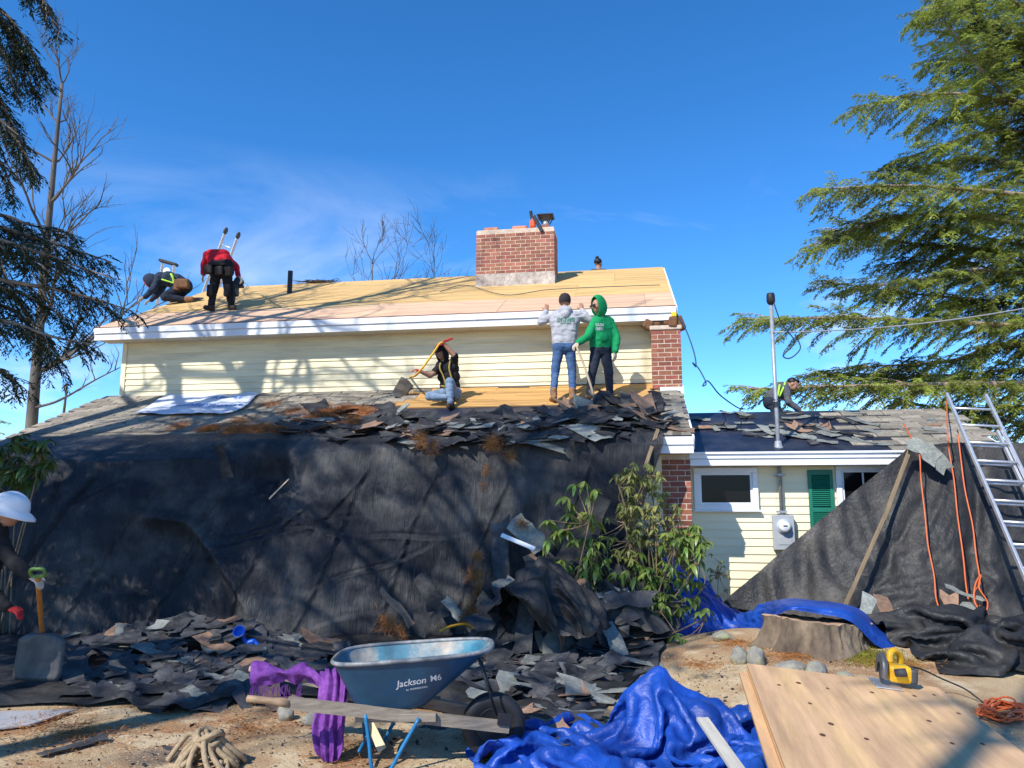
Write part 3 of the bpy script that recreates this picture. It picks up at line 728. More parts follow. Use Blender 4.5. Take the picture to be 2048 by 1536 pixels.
def needles(out, rg, per=9, blade=(.055, .017)):
    T = np.array(out); n = len(T)
    A = np.repeat(T[:, :3], per, 0); D = np.repeat(T[:, 3:6], per, 0); L = np.repeat(T[:, 6], per)
    t = np.tile((np.arange(per) + .5) / per, n)
    up = np.array([0, 0, 1.0]); sd = unit(np.cross(D, up) + 1e-4); sg = np.tile([1, -1], n * per // 2 + 1)[:n * per]
    base = A + D * (L * t)[:, None] - up * (0.25 * (L * t) ** 2 / .2)[:, None]
    dr = unit(D * .9 + sd * (sg * rg.uniform(.35, .9, n * per))[:, None] + up * rg.uniform(-.45, .2, n * per)[:, None])
    ln = blade[0] * rg.uniform(.6, 1.3, n * per); nn = unit(np.cross(dr, unit(up + rg.normal(0, .5, (n * per, 3)))))
    return blades(base, dr, ln, np.full(n * per, blade[1]) * rg.uniform(.7, 1.3, n * per), nn)
def conifer(name, label, base, height, r, limbs, seed, needle_mat, auto=0, auto_z=(2, 12), auto_len=3.0, per=8, auto_kw=None, lean=(0, 0), blade=(.055, .017), kw=None):
    rg = np.random.default_rng(seed); root = empty(name, base); root_l = Vector(base)
    tr = MB(); pts = [(lean[0] * (k / 10) ** 1.5 + .04 * math.sin(k), lean[1] * (k / 10) ** 1.5, height * k / 10) for k in range(11)]
    tr.tube(pts, [r * (1.25 if k == 0 else 1 - .92 * k / 10) for k in range(11)], 14)
    obj('trunk', tr, M['bark_h'], root, smooth=True)
    wood, out = Wood(), []
    for L in limbs:
        pth, rr = L[0], L[1]
        hemlock_limb(wood, out, [Vector(p) - root_l for p in pth], rr, rg, **(kw or {}))
    for k in range(auto):
        z = auto_z[0] + (auto_z[1] - auto_z[0]) * (k + rg.uniform(0, 1)) / auto; a = rg.uniform(0, 2 * math.pi)
        ln = auto_len * (1 - .75 * (z - auto_z[0]) / max(.1, height - auto_z[0])) * rg.uniform(.7, 1.1)
        c = Vector((lean[0] * (z / height) ** 1.5, lean[1] * (z / height) ** 1.5, z)); dv = Vector((math.cos(a), math.sin(a), 0))
        pth = [c, c + dv * ln * .4 + Vector((0, 0, .12 * ln)), c + dv * ln * .75 + Vector((0, 0, .1 * ln)), c + dv * ln - Vector((0, 0, .08 * ln))]
        hemlock_limb(wood, out, pth, .035 + .01 * ln, rg, **(auto_kw or {}))
    cr = obj('limbs', wood.mb, M['bark_h'], root, smooth=True)
    V, F = needles(out, rg, per, blade)
    me = faces_mesh('crown', V, F); me.materials.append(needle_mat)
    put('crown', me, None, root)
    tag(root, label, 'tree'); return root

rg_ = np.random.default_rng(5)
def plimb(pts, Y0, Y1, r):
    n = len(pts)
    return ([at(x, y, Y=Y0 + (Y1 - Y0) * i / (n - 1)) for i, (x, y) in enumerate(pts)], r)
RB = (12.4, 15.2, 0)
LR = [
 plimb([(2290,430),(2060,392),(1830,372),(1625,378)], 15.2, 14.0, .085), plimb([(2290,520),(2010,442),(1800,432),(1615,492)], 15.2, 14.6, .06),
 plimb([(2290,560),(2010,505),(1820,486),(1650,455)], 15.2, 15.8, .07), plimb([(2290,670),(2010,650),(1720,637),(1480,638)], 15.2, 14.2, .08),
 plimb([(2290,720),(2020,690),(1900,722),(1700,735)], 15.2, 15.8, .09), plimb([(2290,760),(2048,768),(1800,770),(1490,778)], 15.2, 14.2, .10),
 plimb([(2290,360),(2048,215),(1955,130),(1865,10)], 15.2, 14.4, .08), plimb([(2290,350),(2010,205),(1840,190),(1712,215)], 15.2, 14.8, .06),
 plimb([(2290,260),(2060,120),(1960,50),(1880,-60)], 15.2, 15.6, .06), plimb([(2290,650),(2010,605),(1800,585),(1640,560)], 15.2, 16.0, .05),
 plimb([(2290,300),(2010,262),(1860,300),(1770,330)], 15.2, 15.4, .05), plimb([(2290,130),(2010,60),(1900,10),(1830,35)], 15.2, 15.0, .05),
 plimb([(2290,800),(2010,815),(1880,815),(1800,800)], 15.2, 16.4, .05), plimb([(2290,590),(1980,540),(1830,560),(1720,575)], 15.2, 14.8, .05),
 plimb([(2290,440),(2030,330),(1920,320),(1790,345)], 15.2, 15.6, .05), plimb([(2290,200),(2040,10),(1950,-20),(1900,-90)], 15.2, 15.4, .05),
 plimb([(2290,700),(2040,640),(1930,600),(1830,640)], 15.2, 16.6, .05), plimb([(2290,240),(2060,170),(1980,150),(1900,170)], 15.2, 16.4, .05),
 plimb([(2290,460),(2060,420),(1980,430),(1860,410)], 15.2, 16.6, .05), plimb([(2290,860),(2060,850),(1990,835),(1900,842)], 15.2, 15.0, .05),
 plimb([(2290,600),(2060,570),(1920,520),(1760,530)], 15.2, 16.2, .05), plimb([(2290,760),(2040,740),(1900,750),(1620,745)], 15.2, 15.6, .05),
 plimb([(2290,120),(2070,80),(1960,110),(1850,120)], 15.2, 15.8, .05), plimb([(2290,60),(2060,-40),(1940,-60),(1870,-20)], 15.2, 16.0, .05),
 plimb([(2290,310),(2060,300),(1960,230),(1830,250)], 15.2, 16.4, .05), plimb([(2290,500),(2060,490),(1900,460),(1720,430)], 15.2, 15.2, .05)]
conifer('hemlock_tree', 'big sunlit green hemlock reaching in from the right behind the wing roof', RB, 17.5, .33, LR, 21, M['needle'], auto=12, auto_z=(5, 15), auto_len=3.6, per=10, blade=(.060, .020), kw=dict(l2=1.0, step=.088, dens=1.0, droop=.4, t_step=.043), auto_kw=dict(l2=.9, step=.3, droop=.6))

LB = (-8.6, 6.8, 0)
LL = [
 plimb([(-560,380),(-200,400),(0,455),(120,490),(225,525)], 7.6, 8.6, .05), plimb([(-560,520),(-200,520),(0,560),(140,585),(265,622)], 7.4, 8.6, .05),
 plimb([(-560,640),(-200,610),(0,640),(100,672),(190,690)], 7.4, 8.2, .045), plimb([(-560,60),(-200,-20),(-20,10),(50,80),(95,160)], 7.4, 7.8, .045),
 plimb([(-560,160),(-200,120),(-40,150),(20,240),(55,330)], 7.4, 7.8, .045), plimb([(-560,300),(-200,280),(-20,310),(25,380)], 7.4, 7.9, .04),
 plimb([(-560,700),(-200,720),(-20,735),(40,770)], 7.4, 8.2, .04), plimb([(-560,-80),(-200,-160),(-20,-90),(70,-20),(120,60)], 7.4, 7.6, .045),
 plimb([(-560,480),(-200,460),(0,500),(90,530),(180,600)], 7.5, 9.0, .04), plimb([(-560,600),(-200,560),(0,610),(60,650),(110,735)], 7.5, 9.2, .04),
 plimb([(-560,220),(-200,200),(-20,230),(40,290),(70,350)], 7.4, 7.6, .04), plimb([(-560,-20),(-200,-40),(-20,20),(40,110),(70,190)], 7.3, 7.9, .04), plimb([(-560,420),(-200,400),(0,430),(60,450),(150,470)], 7.5, 8.8, .04), plimb([(-560,560),(-200,530),(0,575),(70,600),(160,655)], 7.5, 8.4, .04),
 plimb([(-560,440),(-200,430),(0,480),(120,520),(220,555)], 7.5, 8.0, .04), plimb([(-560,0),(-200,60),(-20,80),(30,180)], 7.4, 7.4, .04)]
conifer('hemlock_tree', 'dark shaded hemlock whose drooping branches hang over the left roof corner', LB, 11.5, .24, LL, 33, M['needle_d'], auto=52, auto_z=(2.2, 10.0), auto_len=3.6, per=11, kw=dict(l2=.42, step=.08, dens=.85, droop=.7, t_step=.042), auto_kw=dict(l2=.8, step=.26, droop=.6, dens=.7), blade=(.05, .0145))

# bare trees
def bare_tree(name, label, base, height, r, seed, lean=(0, 0), spread=.55, depth=5, first=.3, group=None, stems=None, twig=.0035, nb=(2, 4), matk='bark_d', limbs=(), trunk_top=.85, reach=.22):
    rg = np.random.default_rng(seed); root = empty(name, base)
    tr, cr = MB(), Wood()
    def grow(p, d, ln, rad, lv):
        n = 5; pts = [p]; q = p.copy(); dd = d.copy()
        for k in range(n):
            dd = (dd + Vector((rg.normal(0, .13), rg.normal(0, .13), .05 + rg.normal(0, .08)))).normalized(); q = q + dd * (ln / n); pts.append(q.copy())
        cr.tube(pts, rad, max(twig * .6, rad * .45), 5 if rad > .02 else 3)
        if lv >= depth: return
        m = int(rg.integers(nb[0], nb[1] + 1)) + (1 if lv < 3 else 0)
        for k in range(m):
            f = rg.uniform(.3, 1.0) if k else 1.0; j = min(int(f * n), n - 1); b = pts[j].lerp(pts[j+1], f * n - j)
            a = rg.uniform(0, 2 * math.pi); ax = dd.orthogonal().normalized(); ax = Matrix.Rotation(a, 3, dd) @ ax
            nd = (dd * rg.uniform(.7, 1.1) + ax * spread * rg.uniform(.6, 1.4) + Vector((0, 0, .15))).normalized()
            grow(b, nd, ln * rg.uniform(.5, .8), max(twig, rad * rg.uniform(.42, .62)), lv + 1)
    for (lx, ly, hh, rr) in (stems or [(lean[0], lean[1], height, r)]):
        n = 12; pts = []
        for k in range(n + 1):
            f = k / n; pts.append(Vector((lx * f ** 1.3 + .05 * math.sin(4 * f + seed), ly * f ** 1.3 + .04 * math.sin(5 * f), hh * f * trunk_top)))
        tr.tube(pts, [rr * (1.3 if k == 0 else 1 - .80 * k / n) for k in range(n + 1)], 12)
        for k in range(int(n * first), n + 1):
            for _ in range(2 if k < n else 3):
                a = rg.uniform(0, 2 * math.pi); f = k / n
                d = Vector((math.cos(a), math.sin(a), rg.uniform(.45, 1.1) if k < n else 1.6)).normalized()
                grow(pts[k], d, hh * reach * (1.15 - .55 * f) * rg.uniform(.6, 1.1), rr * (1 - .8 * f) * .5 + .004, 2)
    for pth, rr in limbs:
        P = catmull([Vector(p) - Vector(base) for p in pth], 5); cr.tube(P, rr, rr * .3, 5)
        for k in range(4, len(P), 2): grow(P[k], (P[k] - P[k-2]).normalized() + Vector((rg.normal(0, .5), rg.normal(0, .3), .6)), .5 * rg.uniform(.5, 1.1), rr * .4, depth - 1)
    obj('trunk', tr, M[matk], root, smooth=True); obj('crown', cr.mb, M[matk], root, smooth=True)
    tag(root, label, 'tree', group); return root
tb = at(66, 856, Y=17.5); tt = at(128, 120, Y=17.5)
bt = bare_tree('bare_tree', 'tall leafless tree with grey trunk left of the house', (tb.x, tb.y, -.6), tt.z + .6, .17, 3, lean=(tt.x - tb.x, 0), first=.42, depth=5, spread=.45, reach=.165, trunk_top=.95,
    limbs=[([at(72, 815, Y=17.5), at(120, 800, Y=17.2), at(190, 760, Y=17), at(240, 735, Y=16.8)], .035)])
s_ = at(133, 790, Y=18.5)
bare_tree('broken_tree', 'broken grey dead stub standing beside the leafless tree', (s_.x, s_.y, -.6), at(130, 768, Y=18.5).z + .6, .10, 9, first=2.0, depth=2, trunk_top=1.0)
a = at(745, 560, Y=26); bare_tree('bare_tree', 'thin leafless treetop showing above the middle of the ridge', (a.x, 26, 0), at(745, 470, Y=26).z, .1, 12, first=.5, depth=4, spread=.6, twig=.008, trunk_top=.9)
a = at(868, 560, Y=27); bare_tree('bare_tree', 'thin leafless treetop showing above the ridge just left of the chimney', (a.x, 27, 0), at(868, 490, Y=27).z, .09, 15, first=.5, depth=4, spread=.6, twig=.008, trunk_top=.9)
# trees beside and behind the viewpoint: their shadows fall on the house and the yard
bare_tree('bare_tree', 'forked leafless tree left of the view, its trunk shadow falls on the siding', (-9.3, 8.7, 0), 19, .3, 41, first=.52, depth=5, spread=.6, stems=[(-1.3, .0, 19.5, .27), (2.2, .1, 18, .31)], twig=.006)
for lb_, ps_, ht_, sd_, na_, za_, ln_a in (('tall hemlock behind the viewpoint that dapples the big tarp with shade', (-6.4, 1.6, 0), 18.0, 51, 50, (7.0, 14.0), 3.6), ('tall hemlock left of the viewpoint that shades the left heap', (-10.2, 2.4, 0), 17, 53, 46, (6.0, 13.0), 3.4), ('open hemlock behind the viewpoint whose shadow crosses the plywood', (-4.4, -4.2, 0), 15, 52, 18, (3.5, 14), 2.8)):
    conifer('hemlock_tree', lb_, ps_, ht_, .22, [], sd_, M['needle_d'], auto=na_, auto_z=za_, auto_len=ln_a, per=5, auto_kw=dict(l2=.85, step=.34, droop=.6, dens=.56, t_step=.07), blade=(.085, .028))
# low evergreen at the far left edge
conifer('hemlock_tree', 'small low green evergreen at the far left edge behind the roof', (-13.6, 19.0, -.6), 4.6, .1, [], 61, M['needle'], auto=46, auto_z=(.6, 4.4), auto_len=2.0, per=6, auto_kw=dict(l2=.6, step=.2, droop=.3), blade=(.09, .03))

# ================================================================ rhododendrons
def leaf_mesh(name, L=.11, w=.036, droop=.25, m=None):
    n = 5; V = []; F = []
    for k in range(n + 1):
        t = k / n; hw = w * .5 * math.sin(math.pi * (t ** .8)) ** .8 if 0 < t < 1 else .001
        z = -droop * L * t * t
        V += [(L * t, -hw, z + .22 * hw), (L * t, 0, z), (L * t, hw, z + .22 * hw)]
    for k in range(n):
        a = k * 3; F += [(a, a + 3, a + 4, a + 1), (a + 1, a + 4, a + 5, a + 2)]
    me = bpy.data.meshes.new(name); me.from_pydata(V, [], F); me.polygons.foreach_set('use_smooth', [True] * len(F)); me.materials.append(m); me.update(); return me
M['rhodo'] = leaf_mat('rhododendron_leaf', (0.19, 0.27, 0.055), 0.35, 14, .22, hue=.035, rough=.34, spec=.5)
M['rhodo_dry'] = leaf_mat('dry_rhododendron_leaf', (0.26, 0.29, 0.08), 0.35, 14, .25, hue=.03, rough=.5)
M['rhodo_d'] = leaf_mat('shade_toned_rhododendron_leaf', (0.09, 0.15, 0.035), 0.35, 14, .22, hue=.03, rough=.36, spec=.5)  # darker copy of the leaf green, with shade mixed into the colour
M['stem'] = mat('shrub_stem', (0.27, 0.19, 0.11), .85, .3, 12)
LEAVES = {k: [leaf_mesh('leaf', l, l * .34, dr, M[k]) for l, dr in ((.115, .3), (.10, .5), (.085, .2), (.125, .6))] for k in ('rhodo', 'rhodo_dry', 'rhodo_d')}
def rhodo(label, base, tips, seed, cap=290, size=1.0):
    """tips: (position, material key, leaf count, scale)"""
    rg = np.random.default_rng(seed); root = empty('rhododendron', base); bl = Vector(base)
    st = MB(); lv = []
    nh = max(3, len(tips) // 9); order = rg.permutation(len(tips)); hubs = [Vector(tips[i][0]) - bl for i in order[:nh]]
    for h in hubs:
        h.z -= .10; j = Vector((rg.normal(0, .05), rg.normal(0, .05), .02)); c = Vector((h.x * .45 + rg.normal(0, .06), h.y * .45, h.z * .5))
        st.tube(catmull([j, c, h], 5), [.013 - .0007 * q for q in range(11)], 6)
    for p, k, n, sc in tips:
        p = Vector(p) - bl
        h = min(hubs, key=lambda q: (q - p).length); c = h.lerp(p, .5) + Vector((rg.normal(0, .03), rg.normal(0, .03), -.02))
        st.tube(catmull([h, c, p], 3), [.006 - .0005 * q for q in range(7)], 4)
        a0 = rg.uniform(0, 6.28)
        for q in range(n):
            a = a0 + q * 2.399; tilt = rg.uniform(.05, .75)
            lv.append((p + Vector((0, 0, -.012 * q / n)), a, tilt, k, sc * rg.uniform(.75, 1.15), rg.uniform(-.4, .4), int(rg.integers(4))))
    obj('stem', st, M['stem'], root, smooth=True)
    rg.shuffle(lv); rest = {}
    for i, (p, a, tilt, k, sc, tw, v) in enumerate(lv):
        sc *= 1.3; mtx = Matrix.Translation(p) @ Matrix.Rotation(a, 4, 'Z') @ Matrix.Rotation(tilt, 4, 'Y') @ Matrix.Rotation(tw, 4, 'X') @ Matrix.Scale(sc * size, 4)
        me = LEAVES[k][v]
        if i < cap: o = put('leaf', me, None, root); o.matrix_local = mtx
        else: rest.setdefault(k, []).append((mtx, me))
    for k, L in rest.items():
        mb = MB()
        for mtx, me in L: mb.add([mtx @ v.co for v in me.vertices], [tuple(f.vertices) for f in me.polygons])
        stuff(obj('foliage', mb, M[k], root, smooth=True))
    tag(root, label, 'shrub'); return root
def cloud(cx, cy, rx, ry, n, Y, dY, rg):
    o = []
    while len(o) < n:
        a, b = rg.uniform(-1, 1, 2)
        if a * a + b * b < 1: o.append(at(cx + a * rx, cy + b * ry, Y=Y + rg.uniform(-dY, dY)))
    return o
rg2 = np.random.default_rng(77); Y0 = 8.75
tips = [(p, 'rhodo', 8, 1.05) for p in [at(x, y, Y=Y0) for x, y in ((1148, 968), (1168, 962), (1190, 978), (1130, 992), (1142, 1008), (1180, 990), (1112, 1062), (1130, 1058), (1146, 1078), (1190, 1042), (1150, 1040), (1098, 1040), (1122, 1118), (1116, 1132), (1192, 1140), (1188, 1100), (1172, 1112), (1160, 1160), (1184, 1170), (1166, 1188))]]
tips += [(p, 'rhodo', 8, .95) for p in cloud(1150, 1085, 55, 75, 22, 8.85, .25, rg2)] + [(p, 'rhodo', 8, .9) for p in cloud(1200, 1150, 40, 50, 14, 8.95, .2, rg2)]
b0 = at(1150, 1262, Y=Y0)
rhodo('taller slim rhododendron with green whorled leaves before the black tarp', (b0.x, b0.y, 0.0), tips, 5)
tips = [(p, 'rhodo_dry', 7, .62) for p in cloud(1275, 955, 48, 32, 50, 9.1, .25, rg2)]
tips += [(p, 'rhodo_dry', 7, .66) for p in cloud(1300, 1030, 66, 56, 90, 9.1, .3, rg2)]
tips += [(p, 'rhodo', 8, .95) for p in cloud(1370, 1090, 46, 46, 36, 8.9, .2, rg2)]
tips += [(p, 'rhodo', 7, .85) for p in cloud(1290, 1150, 46, 54, 46, 8.9, .25, rg2)]
tips += [(p, 'rhodo', 8, .75) for p in cloud(1300, 1215, 34, 38, 24, 8.7, .2, rg2)]
tips += [(at(x, y, Y=8.3), 'rhodo', 8, .95) for x, y in ((1398, 1222), (1412, 1216), (1368, 1278), (1352, 1268), (1385, 1288))]
tips += [(p, 'rhodo', 7, .9) for p in cloud(1340, 1180, 60, 70, 40, 8.9, .3, rg2)]
tips += [(p, 'rhodo_dry', 7, .7) for p in cloud(1250, 1060, 50, 60, 30, 9.05, .25, rg2)]
tips += [(p, 'rhodo_dry', 6, .35) for p in cloud(1440, 1130, 22, 60, 16, 9.3, .2, rg2)]
b1 = at(1300, 1270, Y=8.9)
rhodo('wide bushy rhododendron with olive leaves beside the brick pier', (b1.x, b1.y, 0.0), tips, 6)
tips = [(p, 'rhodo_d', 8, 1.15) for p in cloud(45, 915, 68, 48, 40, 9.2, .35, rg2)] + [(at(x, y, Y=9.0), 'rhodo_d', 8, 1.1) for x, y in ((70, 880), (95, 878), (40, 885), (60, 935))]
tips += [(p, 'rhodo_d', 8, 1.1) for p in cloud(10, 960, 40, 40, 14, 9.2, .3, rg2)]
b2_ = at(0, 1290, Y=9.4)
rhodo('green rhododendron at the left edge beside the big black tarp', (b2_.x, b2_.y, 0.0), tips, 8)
# ================================================================ tarps
def tarp_mat(name, base, rough, wr_scale=9, stretch=(1, 1, 1), bump=0.5, streak=None, spec=0.5, bd=0.02, dust=None):
    m = mat(name, base, rough, 0.3, 3, bump=0, spec=spec, tint=dust, tint_scale=1.2, tint_amt=0.7 if dust else 0)
    n, l = m.node_tree.nodes, m.node_tree.links; b = n['Principled BSDF']; tc = n['Texture Coordinate']
    def nz(sc, st, d=5):
        mp = n.new('ShaderNodeMapping'); mp.inputs['Scale'].default_value = st; l.new(tc.outputs['Object'], mp.inputs['Vector'])
        t = n.new('ShaderNodeTexNoise'); t.inputs['Scale'].default_value = sc; t.inputs['Detail'].default_value = d; t.inputs['Roughness'].default_value = .6
        t.inputs['Distortion'].default_value = .6
        l.new(mp.outputs[0], t.inputs['Vector']); return t.outputs[0]
    vo = n.new('ShaderNodeTexVoronoi'); vo.feature = 'DISTANCE_TO_EDGE'; vo.inputs['Scale'].default_value = wr_scale
    mp = n.new('ShaderNodeMapping'); mp.inputs['Scale'].default_value = stretch; l.new(tc.outputs['Object'], mp.inputs['Vector'])
    wq = n.new('ShaderNodeMixRGB'); wq.inputs['Fac'].default_value = .25; t0 = n.new('ShaderNodeTexNoise'); t0.inputs['Scale'].default_value = 3
    l.new(mp.outputs[0], wq.inputs['Color1']); l.new(t0.outputs['Color'], wq.inputs['Color2']); l.new(wq.outputs[0], vo.inputs['Vector'])
    a = n.new('ShaderNodeMath'); a.operation = 'ADD'; (l.new(vo.outputs['Distance'], a.inputs[0]) if wr_scale else None); l.new(nz(*(streak or (14, (1, 1, 1)))), a.inputs[1])
    bp = n.new('ShaderNodeBump'); bp.inputs['Strength'].default_value = bump; bp.inputs['Distance'].default_value = bd
    l.new(a.outputs[0], bp.inputs['Height']); l.new(bp.outputs[0], b.inputs['Normal'])
    rr = n.new('ShaderNodeMapRange'); rr.inputs['To Min'].default_value = rough - .12; rr.inputs['To Max'].default_value = rough + .15
    l.new(nz(2.5, (1, 1, 1)), rr.inputs['Value']); l.new(rr.outputs[0], b.inputs['Roughness'])
    return m
M['tarp_k'] = tarp_mat('black_woven_tarp', (0.024, 0.025, 0.030), .46, 7, (1.6, 1, .45), .75, (26, (2.4, 1, .20)), .22, .045, dust=(.125, .12, .112))
M['tarp_k2'] = tarp_mat('black_ground_tarp', (0.024, 0.024, 0.025), .46, 6, (1, 1, 1), .55, (20, (1, 1, 1)), .26, .025, dust=(.085, .076, .065))
M['tarp_b'] = tarp_mat('blue_poly_tarp', (0.007, 0.050, 0.30), .42, 0, (1, 1, 1), .6, (10, (1, 1, 1)), .42, .03, dust=(.012, .075, .38))

def interp_grid(C, nu, nv):
    """Catmull-Rom over a control grid C (rows, cols, 3)"""
    def along(A, n):
        r = A.shape[0]; t = np.linspace(0, r - 1, n); i = np.minimum(t.astype(int), r - 2); f = (t - i).reshape((-1,) + (1,) * (A.ndim - 1))
        E = np.concatenate([2 * A[:1] - A[1:2], A, 2 * A[-1:] - A[-2:-1]], 0)
        a, b, c, d = E[i], E[i+1], E[i+2], E[i+3]
        return .5 * (2*b + (c-a)*f + (2*a-5*b+4*c-d)*f*f + (-a+3*b-3*c+d)*f**3)
    return np.swapaxes(along(np.swapaxes(along(np.asarray(C, float), nv), 0, 1), nu), 0, 1)
def grid_normals(P):
    du = np.gradient(P, axis=1); dv = np.gradient(P, axis=0); return unit(np.cross(du, dv))
def pgrid(rows): return np.array([[tuple(at(x, y, Y=Y)) for x, y, Y in r] for r in rows])
def uvgrid(P):
    a = np.zeros(P.shape[:2]); b = np.zeros(P.shape[:2])
    a[:, 1:] = np.cumsum(np.linalg.norm(np.diff(P, axis=1), axis=-1), 1); b[1:] = np.cumsum(np.linalg.norm(np.diff(P, axis=0), axis=-1), 0)
    return np.stack([a, b], -1)
def crease(P, seed, amp=.05, f0=1.2, f1=6, soft=.04, sf=2.0):
    uv = uvgrid(P); N = grid_normals(P)
    return P + N * (amp * crumple(uv, seed, 8, f0, f1) + amp * .35 * facet(uv, seed, f0 * 2) + amp * .2 * facet(uv, seed + 5, f1 * 1.3) + soft * fbm(uv * sf, seed + 3, 4))[..., None]
def above_ground(P, off=.012):
    P = P.copy(); P[..., 2] = np.maximum(P[..., 2], gz(P[..., 0], P[..., 1]) + off); return P
def base_of(P): return (float(P[..., 0].mean()), float(P[..., 1].mean()), float(P[..., 2].min()))
def cloth(name, P, m, label, cat='tarp', sharp=None, parent=None):
    b = base_of(P); me = grid_mesh(name, P - np.array(b))
    if sharp: me.set_sharp_from_angle(angle=R(sharp))
    o = put(name, me, m, parent, loc=b)
    if label: tag(o, label, cat)
    return o

def relax(P, steps=60, iters=5, slack=1.03, spacing=None, pin=None, ground=None, damp=.96, fric=.6, bend=.22, g=9.8):
    """settle a sheet: keeps edge lengths (times slack), bends stiffly, falls and rests on ground(x, y)"""
    P = P.copy(); r, c = P.shape[:2]; V = np.zeros_like(P); dt = 1 / 60.; prs = []
    for di, dj, k in ((0, 1, 1.), (1, 0, 1.), (1, 1, .6), (1, -1, .6), (0, 2, bend), (2, 0, bend)):
        a = (slice(0, r - di), slice(max(0, -dj), c - max(0, dj))); b = (slice(di, r), slice(max(0, dj), c + min(0, dj)))
        L = np.linalg.norm(P[b] - P[a], axis=-1, keepdims=True) * slack if spacing is None else spacing * math.hypot(di, dj)
        prs.append((a, b, L, k * .4))
    P0 = P.copy()
    for s in range(steps):
        V[..., 2] -= g * dt; V *= damp; X = P + V * dt
        for it in range(iters):
            for a, b, L, k in prs:
                d = X[b] - X[a]; l = np.sqrt((d * d).sum(-1, keepdims=True)) + 1e-9; e = d * ((1 - L / l) * .5 * k); X[a] += e; X[b] -= e
            if pin is not None: X[pin] = P0[pin]
            if ground is not None:
                h = ground(X[..., 0], X[..., 1]); m = X[..., 2] < h; X[..., 2] = np.where(m, h, X[..., 2]); f = (m * fric)[..., None]; X[..., :2] = X[..., :2] * (1 - f) + P[..., :2] * f
        V = np.clip((X - P) / dt, -4, 4); P = X
    return P
def upsample(P, k):
    return interp_grid(P, (P.shape[1] - 1) * k + 1, (P.shape[0] - 1) * k + 1)

